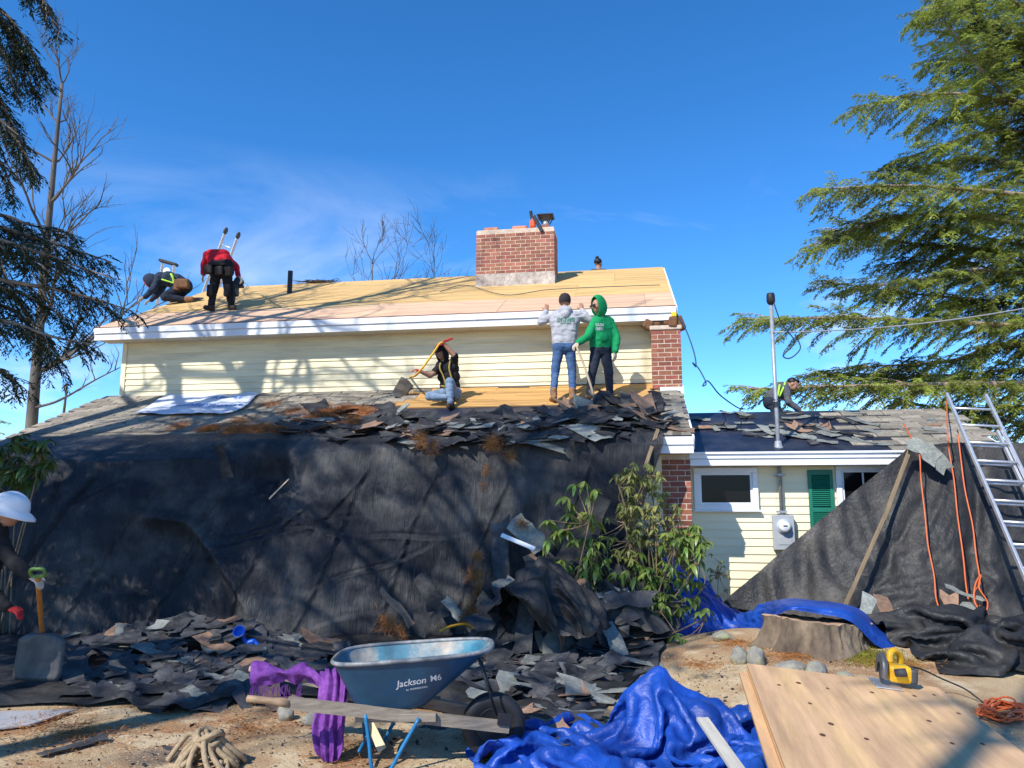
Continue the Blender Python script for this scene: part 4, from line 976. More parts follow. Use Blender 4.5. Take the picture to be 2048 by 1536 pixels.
# --- the big black tarp over the front of the house (house-local, then world)
def main_tarp():
    nu, nv = 300, 171
    u = np.linspace(0, 1, nu)[None, :].repeat(nv, 0); v = np.linspace(0, 1, nv)[:, None].repeat(nu, 1)
    s = -9.55 + u * 9.52
    s_bot = -11.2 + u * 10.35
    left = sstep(-2.0, -8.0, s)
    lump = .10 * fbm(np.stack([s * .7, s * 0], -1), 4, 3)
    n_sh = -2.60 - .50 * left + lump; z_sh = 2.36 - .20 * left + .5 * lump - .22 * np.exp(-((s + 5.35) / .55) ** 2)
    n_bt = np.interp(s, [-10.3, -8, -5.4, -3, -1, 0], [-4.35, -4.15, -3.8, -3.4, -2.95, -2.8])
    z_bt = 0.02 + 0 * s
    n_rf = -2.22; z_rf = LZ + n_rf * LK + .045
    ne, ze = LN - .06, LEZ + .035
    n = np.where(v < .06, n_rf + (ne - n_rf) * v / .06, 0); z = np.where(v < .06, z_rf + (ze - z_rf) * v / .06, 0)
    t = np.clip((v - .06) / .12, 0, 1); m = (v >= .06) & (v < .18)
    n = np.where(m, ne + (n_sh - ne) * t, n); z = np.where(m, ze + (z_sh - ze) * t ** 1.3, z)
    t = np.clip((v - .18) / .82, 0, 1); m = v >= .18
    curve = t ** 1.15
    n = np.where(m, n_sh + (n_bt - n_sh) * curve - .10 * np.sin(math.pi * t) * left, n); z = np.where(m, z_sh + (z_bt - z_sh) * t, z)
    ss = s + (s_bot - s) * t * m
    # dent that holds rubble
    dent = np.exp(-((ss + 5.25) / .42) ** 2 - ((z - 1.98) / .26) ** 2); n = n + .30 * dent; z = z - .05 * dent
    # slanting folds and seams
    q = ss + .36 * (2.4 - z)
    n = n + .16 * fbm(np.stack([q * .75, z * .35], -1), 8, 3) * np.clip(t * 4, 0, 1)
    n = n + .030 * (np.abs(((q * .95 + .25 * vnoise(np.stack([q, z * 1.2], -1), 5)) % 1) - .5) * 2 - .5) * np.clip(t * 4, 0, 1)
    for k in range(12):
        c = -10.2 + k * .93; n = n - .022 * np.exp(-((q - c - .05 * np.sin(z * 2 + k)) / .016) ** 2) * np.clip(t * 6, 0, 1)
        n = n + .020 * np.exp(-((q - c - .06 - .05 * np.sin(z * 2 + k)) / .03) ** 2) * np.clip(t * 6, 0, 1)
    n = n + (.03 * crumple(np.stack([ss * .9, z * .9], -1), 14, 7, .7, 2.2) + .045 * facet(np.stack([q, z * .6], -1), 15, 1.3) + .008 * facet(np.stack([q, z * .6], -1), 16, 4)) * np.clip(t * 3, 0, 1)
    n = n + .006 * fbm(np.stack([q * 8, z * 1.2], -1), 18, 2)
    rk = np.random.default_rng(27)
    for k in range(34):                        # single sharp creases
        c0, z0, an_c, ln_c, am = rk.uniform(-9.5, -.3), rk.uniform(.1, 2.2), rk.choice([1.15, 1.35, 1.9, .35, -.25]) + rk.normal(0, .18), rk.uniform(.18, .6), rk.uniform(.012, .034)
        dd = (q - c0) * math.sin(an_c) + (z - z0) * math.cos(an_c); tt_ = (q - c0) * math.cos(an_c) - (z - z0) * math.sin(an_c); dd = dd + .05 * np.sin(tt_ * 4 + k)
        n = n - am * np.exp(-np.abs(dd) / .035) * np.exp(-(tt_ / ln_c) ** 2) * np.clip(t * 6, 0, 1) + am * .8 * np.exp(-((dd - .055) / .03) ** 2) * np.exp(-(tt_ / ln_c) ** 2) * np.clip(t * 6, 0, 1)
    z = z + .025 * fbm(np.stack([ss * 1.6, v * 6], -1), 19, 3) * np.clip(v * 5, 0, 1)
    # overhanging crest at the left: below it the sheet tucks back under
    zc = np.interp(ss, [-10.6, -8.2, -6.9, -6.1, -5.3, -4.75], [1.3, 1.4, 1.45, 1.34, .62, -.1]) + .05 * vnoise(np.stack([ss * 2.2, ss * 0], -1), 3)
    below = np.clip(zc - z, 0, 3) * m
    soft = np.interp(ss, [-8.5, -6.8, -6.2], [.9, .6, .28])
    n = n + .24 * (1 - np.exp(-below / soft)) * sstep(-4.7, -5.4, ss) * sstep(-7.6, -6.3, ss) - .10 * np.exp(-((z - zc) / .12) ** 2) * m * sstep(-4.7, -5.4, ss) * sstep(-7.0, -6.2, ss)
    # bulge at the left top corner and flare at the foot
    n = n - .12 * np.exp(-((s + 9.3) / .5) ** 2) * sstep(.05, .2, v); z = z + .16 * np.exp(-((s + 9.2) / .42) ** 2 - ((v - .2) / .09) ** 2)
    L = np.stack([ss, n, z], -1).reshape(-1, 3)
    A = np.array(HM.to_3x3()); Wd = L @ A.T + np.array(HO)
    P = Wd.reshape(nv, nu, 3); P[..., 2] = np.maximum(P[..., 2], .01 + gz(P[..., 0], P[..., 1]))
    return P
P_MAIN = main_tarp()
P_MAIN = upsample(P_MAIN, 2)
cloth('black_tarp', P_MAIN, M['tarp_k'], 'huge black tarp hanging from the lower eave over the front of the house')
# --- black tarp under the rubble, with a wavy curled hem in front
def ground_tarp():
    nu, nv = 240, 110; u = np.linspace(0, 1, nu)[None, :].repeat(nv, 0); v = np.linspace(0, 1, nv)[:, None].repeat(nu, 1)
    xf = np.array([0, .1, .2, .32, .42, .52, .62, .72, .85, 1.0])
    front = [at(x, y, z=.02) for x, y in ((-300, 1425), (0, 1412), (120, 1408), (240, 1412), (330, 1428), (430, 1416), (520, 1386), (660, 1395), (900, 1430), (1130, 1478))]
    back = [at(x, y, z=.02) for x, y in ((-300, 1262), (0, 1258), (120, 1258), (240, 1258), (330, 1256), (430, 1252), (560, 1250), (740, 1250), (1000, 1250), (1400, 1250))]
    F = np.stack([np.interp(u[0], xf, [p[i] for p in front]) for i in range(2)], -1); B = np.stack([np.interp(u[0], xf, [p[i] for p in back]) for i in range(2)], -1)
    X = B[None, :, 0] + (F - B)[None, :, 0] * v; Y = B[None, :, 1] + (F - B)[None, :, 1] * v
    X = X + .03 * fbm(np.stack([X, Y], -1) * 2, 3); Y = Y + .05 * fbm(np.stack([X, Y], -1) * 2, 6)
    z = gz(X, Y) + .02 + .06 * np.clip(crumple(np.stack([X, Y], -1), 31, 9, .8, 4) + .1, 0, 1) + .03 * np.clip(fbm(np.stack([X, Y], -1) * 1.5, 7), 0, 1)
    hem = np.clip((v - .93) / .07, 0, 1)
    curl = .055 * np.clip(np.sin(X * 5.2 + 1.1 * np.sin(X * 2.3)), 0, 1) ** 1.5
    z = z + curl * np.sin(hem * math.pi * .9) * 1.4; Y = Y + hem ** 2 * curl * 1.2
    roll = np.exp(-((X + 2.62) / .07) ** 2) * hem; z = z + .07 * roll
    return np.stack([X, Y, z], -1)
P_GT = ground_tarp()
cloth('black_tarp', P_GT, M['tarp_k2'], 'dusty black tarp spread on the ground under the heaps of old shingles')
# --- tarp hung from the wing eave at the right
def right_tarp():
    rows = [[(1815, 890, 10.15), (1860, 888, 10.05), (1910, 886, 9.98), (1970, 886, 9.9), (2060, 886, 9.8), (2250, 890, 9.6)],
            [(1806, 905, 9.95), (1852, 915, 9.85), (1910, 920, 9.75), (1975, 920, 9.72), (2080, 925, 9.6), (2290, 930, 9.4)],
            [(1700, 990, 10.0), (1790, 1000, 9.72), (1880, 1010, 9.55), (1970, 1010, 9.45), (2100, 1010, 9.4), (2330, 1020, 9.1)],
            [(1580, 1090, 10.05), (1725, 1100, 9.62), (1860, 1110, 9.35), (1970, 1115, 9.25), (2120, 1120, 9.1), (2370, 1130, 8.8)],
            [(1470, 1185, 10.1), (1660, 1195, 9.5), (1840, 1205, 9.15), (1980, 1210, 8.95), (2140, 1220, 8.8), (2400, 1230, 8.5)],
            [(1440, 1215, 10.1), (1650, 1240, 9.4), (1835, 1255, 8.85), (1990, 1265, 8.6), (2160, 1275, 8.5), (2420, 1280, 8.2)]]
    P = interp_grid(pgrid(rows), 200, 150); uv = uvgrid(P); N = grid_normals(P)
    u = np.linspace(0, 1, 200)[None, :].repeat(150, 0); v = np.linspace(0, 1, 150)[:, None].repeat(200, 1)
    f = .075 * np.sin(u * 26 + 3 * vnoise(np.stack([u * 6, v * 2], -1), 2)) * v ** .7 * sstep(.10, .3, u) + .05 * fbm(np.stack([u * 7, v * 2], -1), 9, 3) * v
    f = f + .035 * crumple(uv, 44, 9, 1.5, 7) + .012 * fbm(np.stack([u * 40, v * 9], -1), 12, 3)
    return above_ground(P + N * f[..., None])
P_RT = right_tarp()[::2, ::2]
pn = np.zeros(P_RT.shape[:2], bool); pn[:5] = True; pn[-1] = True; pn[:, 0] = True
P_RT = above_ground(upsample(relax(P_RT, 30, 6, 1.03, pin=pn, g=4, damp=.92), 2))
cloth('black_tarp', P_RT, M['tarp_k2'], 'black tarp hanging from the wing eave behind the ladder')
# --- bunched black tarp at the right foot
def bunch():
    n = 56; g = np.linspace(-1, 1, n); U, Vv = np.meshgrid(g, g); size = 2.8; sp = size / (n - 1); p = np.stack([U, Vv], -1) * size / 2
    P0 = np.stack([4.75 + p[..., 0] * .74 + .12 * fbm(p, 5, 2), 7.45 - p[..., 1] * .56 - .25 * p[..., 0] * .5 + .1 * fbm(p, 6, 2), 0 * U], -1)
    def obst(x, y):
        gs = lambda cx, cy, a, sx, sy: a * np.exp(-((x - cx) / sx) ** 2 - ((y - cy) / sy) ** 2)
        return gzf(x, y) + .015 + gs(4.35, 7.75, .34, .45, .22) + gs(4.15, 7.0, .22, .2, .25) + gs(4.75, 6.95, .33, .3, .35) + gs(5.2, 7.3, .3, .4, .4) + gs(3.7, 7.9, .2, .3, .15)
    P0[..., 2] = obst(P0[..., 0], P0[..., 1]) + .12 + .22 * fbm(p * 1.5, 13, 3) + .10 * facet(p, 15, 3)
    P = upsample(relax(P0, 80, 7, spacing=sp, ground=obst, damp=.96, bend=.45), 3); uv = np.stack(np.meshgrid(np.linspace(0, 2.8, P.shape[1]), np.linspace(0, 2.8, P.shape[0])), -1)
    return above_ground(P + grid_normals(P) * (.016 * facet(uv, 3, 4) + .006 * facet(uv, 4, 10))[..., None])
cloth('black_tarp', bunch(), M['tarp_k2'], 'bunched end of black tarp lying on the ground below the ladder')
# --- black tarp fold standing up in the middle of the rubble
rows = [[(1010, 1265, 8.3), (1030, 1250, 8.6), (1100, 1240, 8.9), (1170, 1240, 8.9), (1215, 1262, 8.7)],
        [(992, 1225, 8.0), (1030, 1180, 8.4), (1085, 1125, 8.7), (1140, 1170, 8.8), (1200, 1240, 8.6)],
        [(1003, 1190, 7.75), (1022, 1168, 7.9), (1082, 1112, 8.45), (1135, 1160, 8.4), (1196, 1236, 8.3)],
        [(1020, 1188, 7.65), (1050, 1190, 7.65), (1100, 1165, 8.1), (1150, 1195, 8.0), (1200, 1262, 8.05)],
        [(1060, 1220, 7.7), (1090, 1230, 7.65), (1125, 1235, 7.85), (1165, 1250, 7.85), (1204, 1270, 7.9)],
        [(1095, 1262, 7.75), (1115, 1268, 7.72), (1140, 1272, 7.75), (1172, 1272, 7.8), (1206, 1274, 7.85)]]
P = interp_grid(pgrid(rows), 100, 100); P = crease(P, 23, .20, 1.6, 5, .05, 2.4)
P_FOLD = P
cloth('black_tarp', above_ground(P), M['tarp_k2'], 'stiff peaked fold of black tarp standing in the shingle rubble by the rhododendron')
rows = [[(1120, 1262, 9.0), (1150, 1180, 9.3), (1210, 1110, 9.5), (1270, 1090, 9.5), (1320, 1130, 9.4), (1345, 1200, 9.3)], [(1115, 1268, 8.8), (1150, 1195, 9.0), (1210, 1135, 9.1), (1270, 1120, 9.1), (1322, 1165, 9.05), (1350, 1230, 9.0)], [(1130, 1275, 8.6), (1165, 1225, 8.7), (1215, 1185, 8.75), (1270, 1180, 8.75), (1320, 1215, 8.7), (1352, 1260, 8.7)], [(1145, 1285, 8.35), (1180, 1268, 8.35), (1225, 1255, 8.35), (1275, 1252, 8.35), (1320, 1266, 8.35), (1350, 1282, 8.4)]]
P = crease(interp_grid(pgrid(rows), 120, 90), 47, .16, 2, 8, .05, 3)
cloth('roofing_felt', above_ground(P), M['tarp_k2'], 'crumpled black roofing felt heaped behind the rhododendron stems', 'felt')
# --- blue tarps
def blue_front():
    n = 68; g = np.linspace(-1, 1, n); U, Vv = np.meshgrid(g, g); size = 2.9; sp = size / (n - 1); p = np.stack([U, Vv], -1) * size / 2
    P0 = np.stack([.86 + p[..., 0] * .70 + .10 * fbm(p * 1.2, 5, 2), 4.86 - p[..., 1] * .66 + .10 * fbm(p * 1.2, 6, 2), 0 * U], -1)
    def obst(x, y):
        gs = lambda cx, cy, a, sx, sy: a * np.exp(-((x - cx) / sx) ** 2 - ((y - cy) / sy) ** 2)
        return gzf(x, y) + .015 + gs(.98, 5.33, .50, .22, .18) + gs(1.22, 5.12, .25, .2, .16) + gs(.45, 4.55, .20, .3, .25) + gs(1.25, 4.35, .18, .3, .3) + gs(.0, 5.05, .15, .16, .2)
    P0[..., 2] = obst(P0[..., 0], P0[..., 1]) + .10 + .20 * fbm(p * 1.5, 3, 3) + .10 * facet(p, 5, 4) + .05 * facet(p, 6, 9)
    return upsample(relax(P0, 95, 7, spacing=sp, ground=obst, damp=.96, bend=.45), 3)
P = blue_front(); uv_ = np.stack(np.meshgrid(np.linspace(0, 2.9, P.shape[1]), np.linspace(0, 2.9, P.shape[0])), -1)
P = P + grid_normals(P) * (.022 * facet(uv_, 3, 5) + .012 * facet(uv_, 4, 10) + .004 * facet(uv_, 5, 20))[..., None]; P[..., 2] = np.maximum(P[..., 2], gz(P[..., 0], P[..., 1]) + .006)
b = (.86, 4.86, 0.0); me = grid_mesh('blue_tarp', P - np.array(b))
bt_ = put('blue_tarp', me, M['tarp_b'], loc=b); tag(bt_, 'crumpled bright blue tarp heaped in front of the wheelbarrow wheel', 'tarp')
for gi, gj in ((3, 3), (3, 60), (3, 110), (60, 3), (110, 3), (160, 3), (198, 60), (198, 150)):
    q = P[gi, gj] - np.array(b); nq = grid_normals(P)[gi, gj]; nq = V3n(nq) if False else Vector(nq)
    obj('grommet', MB().lathe([(.010, 0), (.020, 0), (.020, .004), (.010, .004), (.010, 0)], 14, Matrix.Translation(Vector(q) + nq * .003) @ nq.to_track_quat('Z', 'Y').to_matrix().to_4x4()), M['alu'], bt_)
rows = [[(1310, 1120, 9.6), (1335, 1105, 9.7), (1360, 1130, 9.75), (1420, 1170, 9.7), (1470, 1220, 9.6), (1530, 1205, 8.9), (1570, 1198, 8.3), (1640, 1202, 8.25), (1715, 1216, 8.15), (1765, 1262, 7.9), (1800, 1288, 7.8), (1830, 1304, 7.7)],
        [(1305, 1160, 9.3), (1340, 1160, 9.35), (1370, 1180, 9.3), (1430, 1215, 9.3), (1480, 1238, 9.25), (1530, 1222, 8.5), (1572, 1206, 7.75), (1640, 1209, 7.6), (1712, 1223, 7.5), (1760, 1272, 7.45), (1797, 1295, 7.5), (1830, 1307, 7.6)],
        [(1310, 1210, 9.1), (1350, 1220, 9.1), (1390, 1235, 9.05), (1440, 1250, 9.05), (1490, 1252, 9.0), (1535, 1235, 8.3), (1576, 1212, 7.45), (1642, 1217, 7.36), (1706, 1231, 7.32), (1754, 1280, 7.38), (1793, 1302, 7.45), (1829, 1310, 7.58)],
        [(1320, 1275, 8.95), (1365, 1276, 8.95), (1410, 1278, 8.95), (1450, 1275, 8.95), (1490, 1268, 8.95), (1530, 1250, 8.25), (1572, 1222, 7.42), (1638, 1228, 7.33), (1700, 1243, 7.29), (1749, 1288, 7.36), (1790, 1306, 7.44), (1828, 1312, 7.57)]]
P = interp_grid(pgrid(rows), 230, 60); u = np.linspace(0, 1, 230)[None, :].repeat(60, 0)
Pc = crease(P, 52, .13, 2.0, 9, .03, 3); wgt = (1 - sstep(.36, .5, u))[..., None] * .9 + .1
cloth('blue_tarp', P + (Pc - P) * wgt, M['tarp_b'], 'blue tarp trailing from the shrub foot over the tree stump')

# --- printed white underlayment on the left of the lower roof
def roof_pts(rows, n0, z0, k, off): return np.array([[tuple(W(hplane(x, y, n0, z0, k) + Vector((0, 0, off)))) for x, y in r] for r in rows])
rows = [[(330, 795), (380, 793), (450, 794), (518, 792)], [(315, 806), (370, 806), (440, 806), (505, 804)], [(290, 820), (350, 820), (425, 820), (490, 818)], [(268, 833), (330, 835), (410, 834), (462, 833)]]
P = interp_grid(roof_pts(rows, 0, LZ, LK, .035), 90, 50); P_UL = crease(P, 9, .03, 2, 7, .03, 2.5); P_UL[..., 2] += .02
M['felt'] = mat('white_underlayment', (.62, .66, .74), .5, .08, 4, bump=.2, bscale=14)
ul = cloth('underlayment_sheet', P_UL, M['felt'], 'white roofing underlayment sheet with blue print on the lower roof', 'underlayment')

# ================================================================ text
def text_mesh(s, size, extrude=0.0, shear=0.0, spacing=1.0):
    c = bpy.data.curves.new('t', 'FONT'); c.body = s; c.size = size; c.align_x = 'CENTER'; c.align_y = 'CENTER'; c.extrude = extrude; c.shear = shear; c.space_character = spacing; c.offset = size * .012
    o = bpy.data.objects.new('t', c); COL.objects.link(o); bpy.context.view_layer.update()
    me = bpy.data.meshes.new_from_object(o.evaluated_get(bpy.context.evaluated_depsgraph_get())); bpy.data.objects.remove(o); bpy.data.curves.remove(c)
    bm = bmesh.new(); bm.from_mesh(me); bmesh.ops.triangulate(bm, faces=bm.faces[:]); bmesh.ops.subdivide_edges(bm, edges=[e for e in bm.edges if e.calc_length() > size * .18], cuts=2); bm.to_mesh(me); bm.free(); return me
def print_on(parent, me_t, frame, d, bvh, m, name='lettering', off=.004):
    """project lettering onto a surface: frame maps text plane to the parent's space, d is the throw direction"""
    V = []
    for v in me_t.vertices:
        p = frame @ v.co; hit, nrm, i, dist = bvh.ray_cast(p, d)
        if hit is None: return None
        if nrm.dot(d) > 0: nrm = -nrm
        V.append(hit + nrm * off)
    me = bpy.data.meshes.new(name); me.from_pydata(V, [], [tuple(f.vertices) for f in me_t.polygons]); me.materials.append(m); me.update()
    return put(name, me, None, parent)
M['ink_b'] = mat('blue_print', (.03, .22, .62), .5, .1, 5)
bv = BVHTree.FromPolygons([v.co for v in ul.data.vertices], [tuple(f.vertices) for f in ul.data.polygons])
ax = (HM.to_3x3() @ Vector((1, 0, 0))); ay = HM.to_3x3() @ Vector((0, math.cos(la), math.sin(la))); an = ax.cross(ay)
F0 = Matrix((ax, ay, an)).transposed().to_4x4()
for tx, x, y, sz in (('Roofer', 352, 797, .20), ('Resist', 455, 801, .22), ('Roofer', 382, 817, .24), ('Resist', 452, 817, .24), ('R', 322, 801, .24), ('R', 300, 815, .2)):
    c = W(hplane(x, y, 0, LZ, LK)) - ul.location + an * .5
    print_on(ul, text_mesh(tx, sz), Matrix.Translation(c) @ F0 @ Matrix.Rotation(R(8), 4, 'Z'), -an, bv, M['ink_b'], off=.005)

# ================================================================ shingle scraps
def scrap_mesh(seed, m):
    rg = np.random.default_rng(seed); L = rg.choice([.32, .45, .6, .9], p=[.35, .3, .25, .10]) * rg.uniform(.75, 1.1); Wd = rg.uniform(.10, .24)
    nx, ny = 5, 2; cb, cy = rg.normal(0, .35), rg.normal(0, .3); tw = rg.normal(0, .12)
    V = []
    for j in range(ny + 1):
        for i in range(nx + 1):
            x = (i / nx - .5) * L; y = (j / ny - .5) * Wd
            if i in (0, nx): x += rg.normal(0, .028)
            if j in (0, ny): y += rg.normal(0, .014)
            if j == 0 and i in (2, 3): y += abs(rg.normal(0, .03))
            z = cb * x * x * .5 + cy * y * y + tw * x * y + rg.normal(0, .003)
            V.append((x, y, z))
    n = len(V); V += [(x, y, z - .006) for x, y, z in V]; F = []
    id_ = lambda i, j: j * (nx + 1) + i
    for j in range(ny):
        for i in range(nx):
            q = (id_(i, j), id_(i+1, j), id_(i+1, j+1), id_(i, j+1)); F.append(q); F.append(tuple(n + k for k in q[::-1]))
    per = [id_(i, 0) for i in range(nx + 1)] + [id_(nx, j) for j in range(1, ny + 1)] + [id_(i, ny) for i in range(nx - 1, -1, -1)] + [id_(0, j) for j in range(ny - 1, 0, -1)]
    for k in range(len(per)): a, b_ = per[k], per[(k + 1) % len(per)]; F.append((a, n + a, n + b_, b_))
    me = bpy.data.meshes.new('shingle_scrap'); me.from_pydata(V, [], F); me.materials.append(m); me.update(); return me
SC = {k: [scrap_mesh(100 + 17 * i + j, M[k]) for i in range(10)] for j, k in enumerate(('sh_dark', 'sh_grey', 'sh_tan'))}
def frame_of(nrm, yaw, tilt, rg):
    z = Vector(nrm).normalized(); x = z.orthogonal().normalized(); x = Matrix.Rotation(yaw, 3, z) @ x; y = z.cross(x)
    Mx = Matrix((x, y, z)).transposed().to_4x4()
    return Mx @ Matrix.Rotation(tilt[0], 4, 'X') @ Matrix.Rotation(tilt[1], 4, 'Y')
def scatter(n_ind, n_rest, place, label, group, mix, seed, tilt=.12, sc=(.8, 1.15), name='shingle_scrap', yaw=None):
    """place(rg) -> (position, normal, tilt factor); the first n_ind are things, the rest one mass"""
    rg = np.random.default_rng(seed); mb = {}
    keys = list(mix); pr = np.array([mix[k] for k in keys]); pr = pr / pr.sum()
    for i in range(n_ind + n_rest):
        p, nrm, tf = place(rg); k = keys[rg.choice(len(keys), p=pr)]; me = SC[k][rg.integers(10)]
        yw = rg.uniform(0, 6.28) if yaw is None else yaw(rg)
        mtx = Matrix.Translation(p) @ frame_of(nrm, yw, (rg.normal(0, tilt * tf), rg.normal(0, tilt * tf)), rg) @ Matrix.Scale(rg.uniform(*sc), 4)
        if i < n_ind:
            o = put(name, me, None); o.matrix_world = mtx; tag(o, label, 'shingle', group)
        else:
            q = mb.setdefault(k, MB()); q.add([mtx @ v.co for v in me.vertices], [tuple(f.vertices) for f in me.polygons])
    for k, q in mb.items():
        stuff(obj('shingle_rubble', q, M[k]), label.replace('shingle', 'shingle rubble', 1) if False else None)
        o = bpy.data.objects[-1] if False else None
ln_ = (HM.to_3x3() @ Vector((0, -LK, 1))).normalized(); wn_ = (HM.to_3x3() @ Vector((0, -WK, 1))).normalized()
def on_roof(rg):
    while True:
        x = rg.uniform(560, 1335); lo = np.interp(x, [560, 700, 850, 1000, 1180, 1335], [842, 822, 836, 842, 816, 808]); hi = np.interp(x, [560, 700, 850, 1000, 1335], [872, 880, 892, 890, 872])
        y = lo + (hi - lo) * rg.beta(1.4, 1.3)
        if rg.random() < np.interp(x, [560, 700, 800, 1335], [.25, .5, 1, 1]): break
    p = W(hplane(x, y, 0, LZ, LK)); heap = np.interp(x, [560, 800, 1000, 1130, 1230, 1335], [.03, .08, .07, .08, .16, .12]) * np.interp(y, [lo, (lo + hi) / 2, hi], [.7, 1, .5])
    return p + ln_ * (.03 + heap * rg.random()), ln_, 1 + 1.6 * (x > 1120) * (y < 840) + .3
scatter(95, 130, on_roof, 'torn black shingle piece in the heap of scraps on the lower roof', 'shingle scraps on the lower roof', dict(sh_dark=.80, sh_grey=.14, sh_tan=.06), 301, tilt=.10, sc=(.9, 1.5), yaw=lambda rg: rg.normal(1.55, .6) if rg.random() < .6 else rg.uniform(0, 6.28))
def on_wing(rg):
    x = rg.uniform(1385, 1900); y = rg.uniform(826, 888)
    while (x < 1500 and y > 870) or rg.random() > (1 if 1400 < x < 1760 else .55): x = rg.uniform(1385, 1890); y = rg.uniform(826, 886)
    p = W(hplane(x, y, WEN, WEZ, WK)); return p + wn_ * (.012 + .02 * rg.random()), wn_, 1
scatter(36, 16, on_wing, 'loose grey shingle piece lying on the wing roof', 'shingle scraps on the wing roof', dict(sh_grey=.52, sh_dark=.38, sh_tan=.10), 302, tilt=.04, sc=(.5, .95), yaw=lambda rg: rg.normal(1.5, .7))
PC_, PD_ = at(400, 1300, z=.1), at(1110, 1275, z=.1)
def pile_h(x, y):
    c, d = PC_, PD_
    return .34 * np.exp(-((x - c.x) / .95) ** 2 - ((y - c.y) / .65) ** 2) + .38 * np.exp(-((x - d.x) / .8) ** 2 - ((y - d.y) / .6) ** 2)
def on_pile_l(rg):
    x = rg.normal(400, 150); y = rg.normal(1312, 38)
    while not (110 < x < 690 and 1252 < y < 1400): x = rg.normal(400, 150); y = rg.normal(1312, 38)
    p = at(x, y, z=.1); h = pile_h(p.x, p.y); return Vector((p.x, p.y, float(gz(p.x, p.y)) + .05 + h * rg.uniform(.75, 1.05))), (0.1 * (p.x > -2.5), -.25, 1), 1
scatter(78, 170, on_pile_l, 'thin black shingle scrap in the flat heap on the ground tarp at left', 'shingle scraps in the left ground heap', dict(sh_dark=.78, sh_grey=.14, sh_tan=.08), 303, tilt=.07, sc=(.6, 1.05), yaw=lambda rg: rg.normal(1.57, .5))
def on_pile_c(rg):
    if rg.random() < .28:
        x = rg.uniform(985, 1250); y = rg.uniform(1175, 1275); return at(x, y, Y=8.75 - .5 * (y - 1175) / 100 + rg.uniform(-.15, .15)), (rg.normal(0, .3), -.8, .7), 1.8
    x = rg.normal(1110, 120); y = rg.normal(1320, 60)
    while not (900 < x < 1330 and 1225 < y < 1480) or (x > 1210 and y > 1330): x = rg.normal(1110, 120); y = rg.normal(1320, 60)
    p = at(x, y, z=.1); h = pile_h(p.x, p.y); return Vector((p.x, p.y, float(gz(p.x, p.y)) + .05 + h * rg.uniform(.7, 1.1))), (0, -.1, 1), 1.3 if y < 1380 else .6
scatter(66, 190, on_pile_c, 'broken shingle piece in the rubble between wheelbarrow and blue tarp', 'shingle scraps in the middle ground heap', dict(sh_dark=.74, sh_grey=.17, sh_tan=.09), 304, tilt=.14, sc=(.6, 1.35))
for o in [o for o in bpy.data.objects if o.name.startswith('shingle_rubble')]: tag(o, 'small shingle rubble filling the heaps of torn roofing', 'rubble')
# torn sheets of roofing felt
def felt(px, py, w, h, label, seed, surf, yaw=0.0, comp=.86):
    """surf(x, y) -> resting height; px, py -> centre"""
    c = at(px, py, z=.15); n = 34; rgf = np.random.default_rng(seed); g = np.linspace(-.5, .5, n); U, Vv = np.meshgrid(g, g); sp = (w + h) / 2 / (n - 1)
    ed = 1 + .12 * vnoise(np.stack([U * 9, Vv * 9], -1), seed); X = U * w * ed; Y = Vv * h * ed
    P0 = np.stack([c.x + (X * math.cos(yaw) - Y * math.sin(yaw)) * comp, c.y + (X * math.sin(yaw) + Y * math.cos(yaw)) * comp, 0 * X], -1)
    P0[..., 2] = surf(P0[..., 0], P0[..., 1]) + .03 + .10 * fbm(np.stack([X, Y], -1) * 3, seed, 3) + .06 * facet(np.stack([X, Y], -1), seed, 5)
    P = upsample(relax(P0, 36, 4, slack=1 / comp * .93, ground=surf, damp=.93, bend=.5), 2)
    cloth('roofing_felt', P, M['sh_dark'], label, 'felt')
def heap_s(x, y): return gzf(x, y) + .05 + pile_h(x, y)
for i, (x, y, w, h, yw, lb) in enumerate(((1120, 1345, .95, .55, .3, 'large torn black felt sheet in the middle of the rubble'), (1210, 1300, .8, .5, -.5, 'curled black felt sheet in front of the rhododendron'), (1040, 1400, .8, .45, .2, 'flat black felt sheet beside the wheelbarrow wheel'), (1230, 1255, .7, .5, .6, 'upturned black felt piece at the foot of the wide rhododendron'), (985, 1290, .7, .5, -.3, 'torn black felt piece just behind the tray front'), (560, 1300, .9, .45, .15, 'long black felt strip on the right flank of the left heap'), (250, 1350, 1.0, .5, .1, 'dusty black felt sheet on the front of the left heap'), (690, 1285, .9, .6, -.2, 'pale dusty felt sheet on the ground behind the tray'), (1150, 1440, .8, .4, .5, 'flat felt sheet on the ground left of the blue tarp'))):
    felt(x, y, w, h, lb, 400 + i, heap_s, yw)
# single scraps one can pick out
def lone(px, py, Y, k, v, label, nrm, yaw, sc=1.0, tilt=(0, 0), cat='shingle', name='shingle_scrap'):
    o = put(name, SC[k][v], None); o.matrix_world = Matrix.Translation(at(px, py, Y=Y)) @ frame_of(nrm, yaw, tilt, None) @ Matrix.Scale(sc, 4); tag(o, label, cat); return o
TN = (-.1, -1, .22)
lone(800, 1222, 9.05, 'sh_tan', 3, 'brown shingle strip standing against the big tarp behind the wheelbarrow', TN, 1.57, .75)
lone(860, 1190, 9.2, 'sh_dark', 1, 'dark grey shingle piece lying on the slope of the big tarp', TN, 1.3, 1.1)
lone(905, 1215, 9.0, 'sh_grey', 4, 'grey shingle piece beside the needle clump on the big tarp', TN, 1.5, .6)
lone(840, 1245, 8.9, 'sh_dark', 6, 'dark curled shingle low on the big tarp behind the tray', TN, .5, 1.0)
lone(1000, 1130, 9.3, 'sh_dark', 2, 'dark curled shingle leaning on the big tarp left of the tarp fold', TN, .8, 1.3)
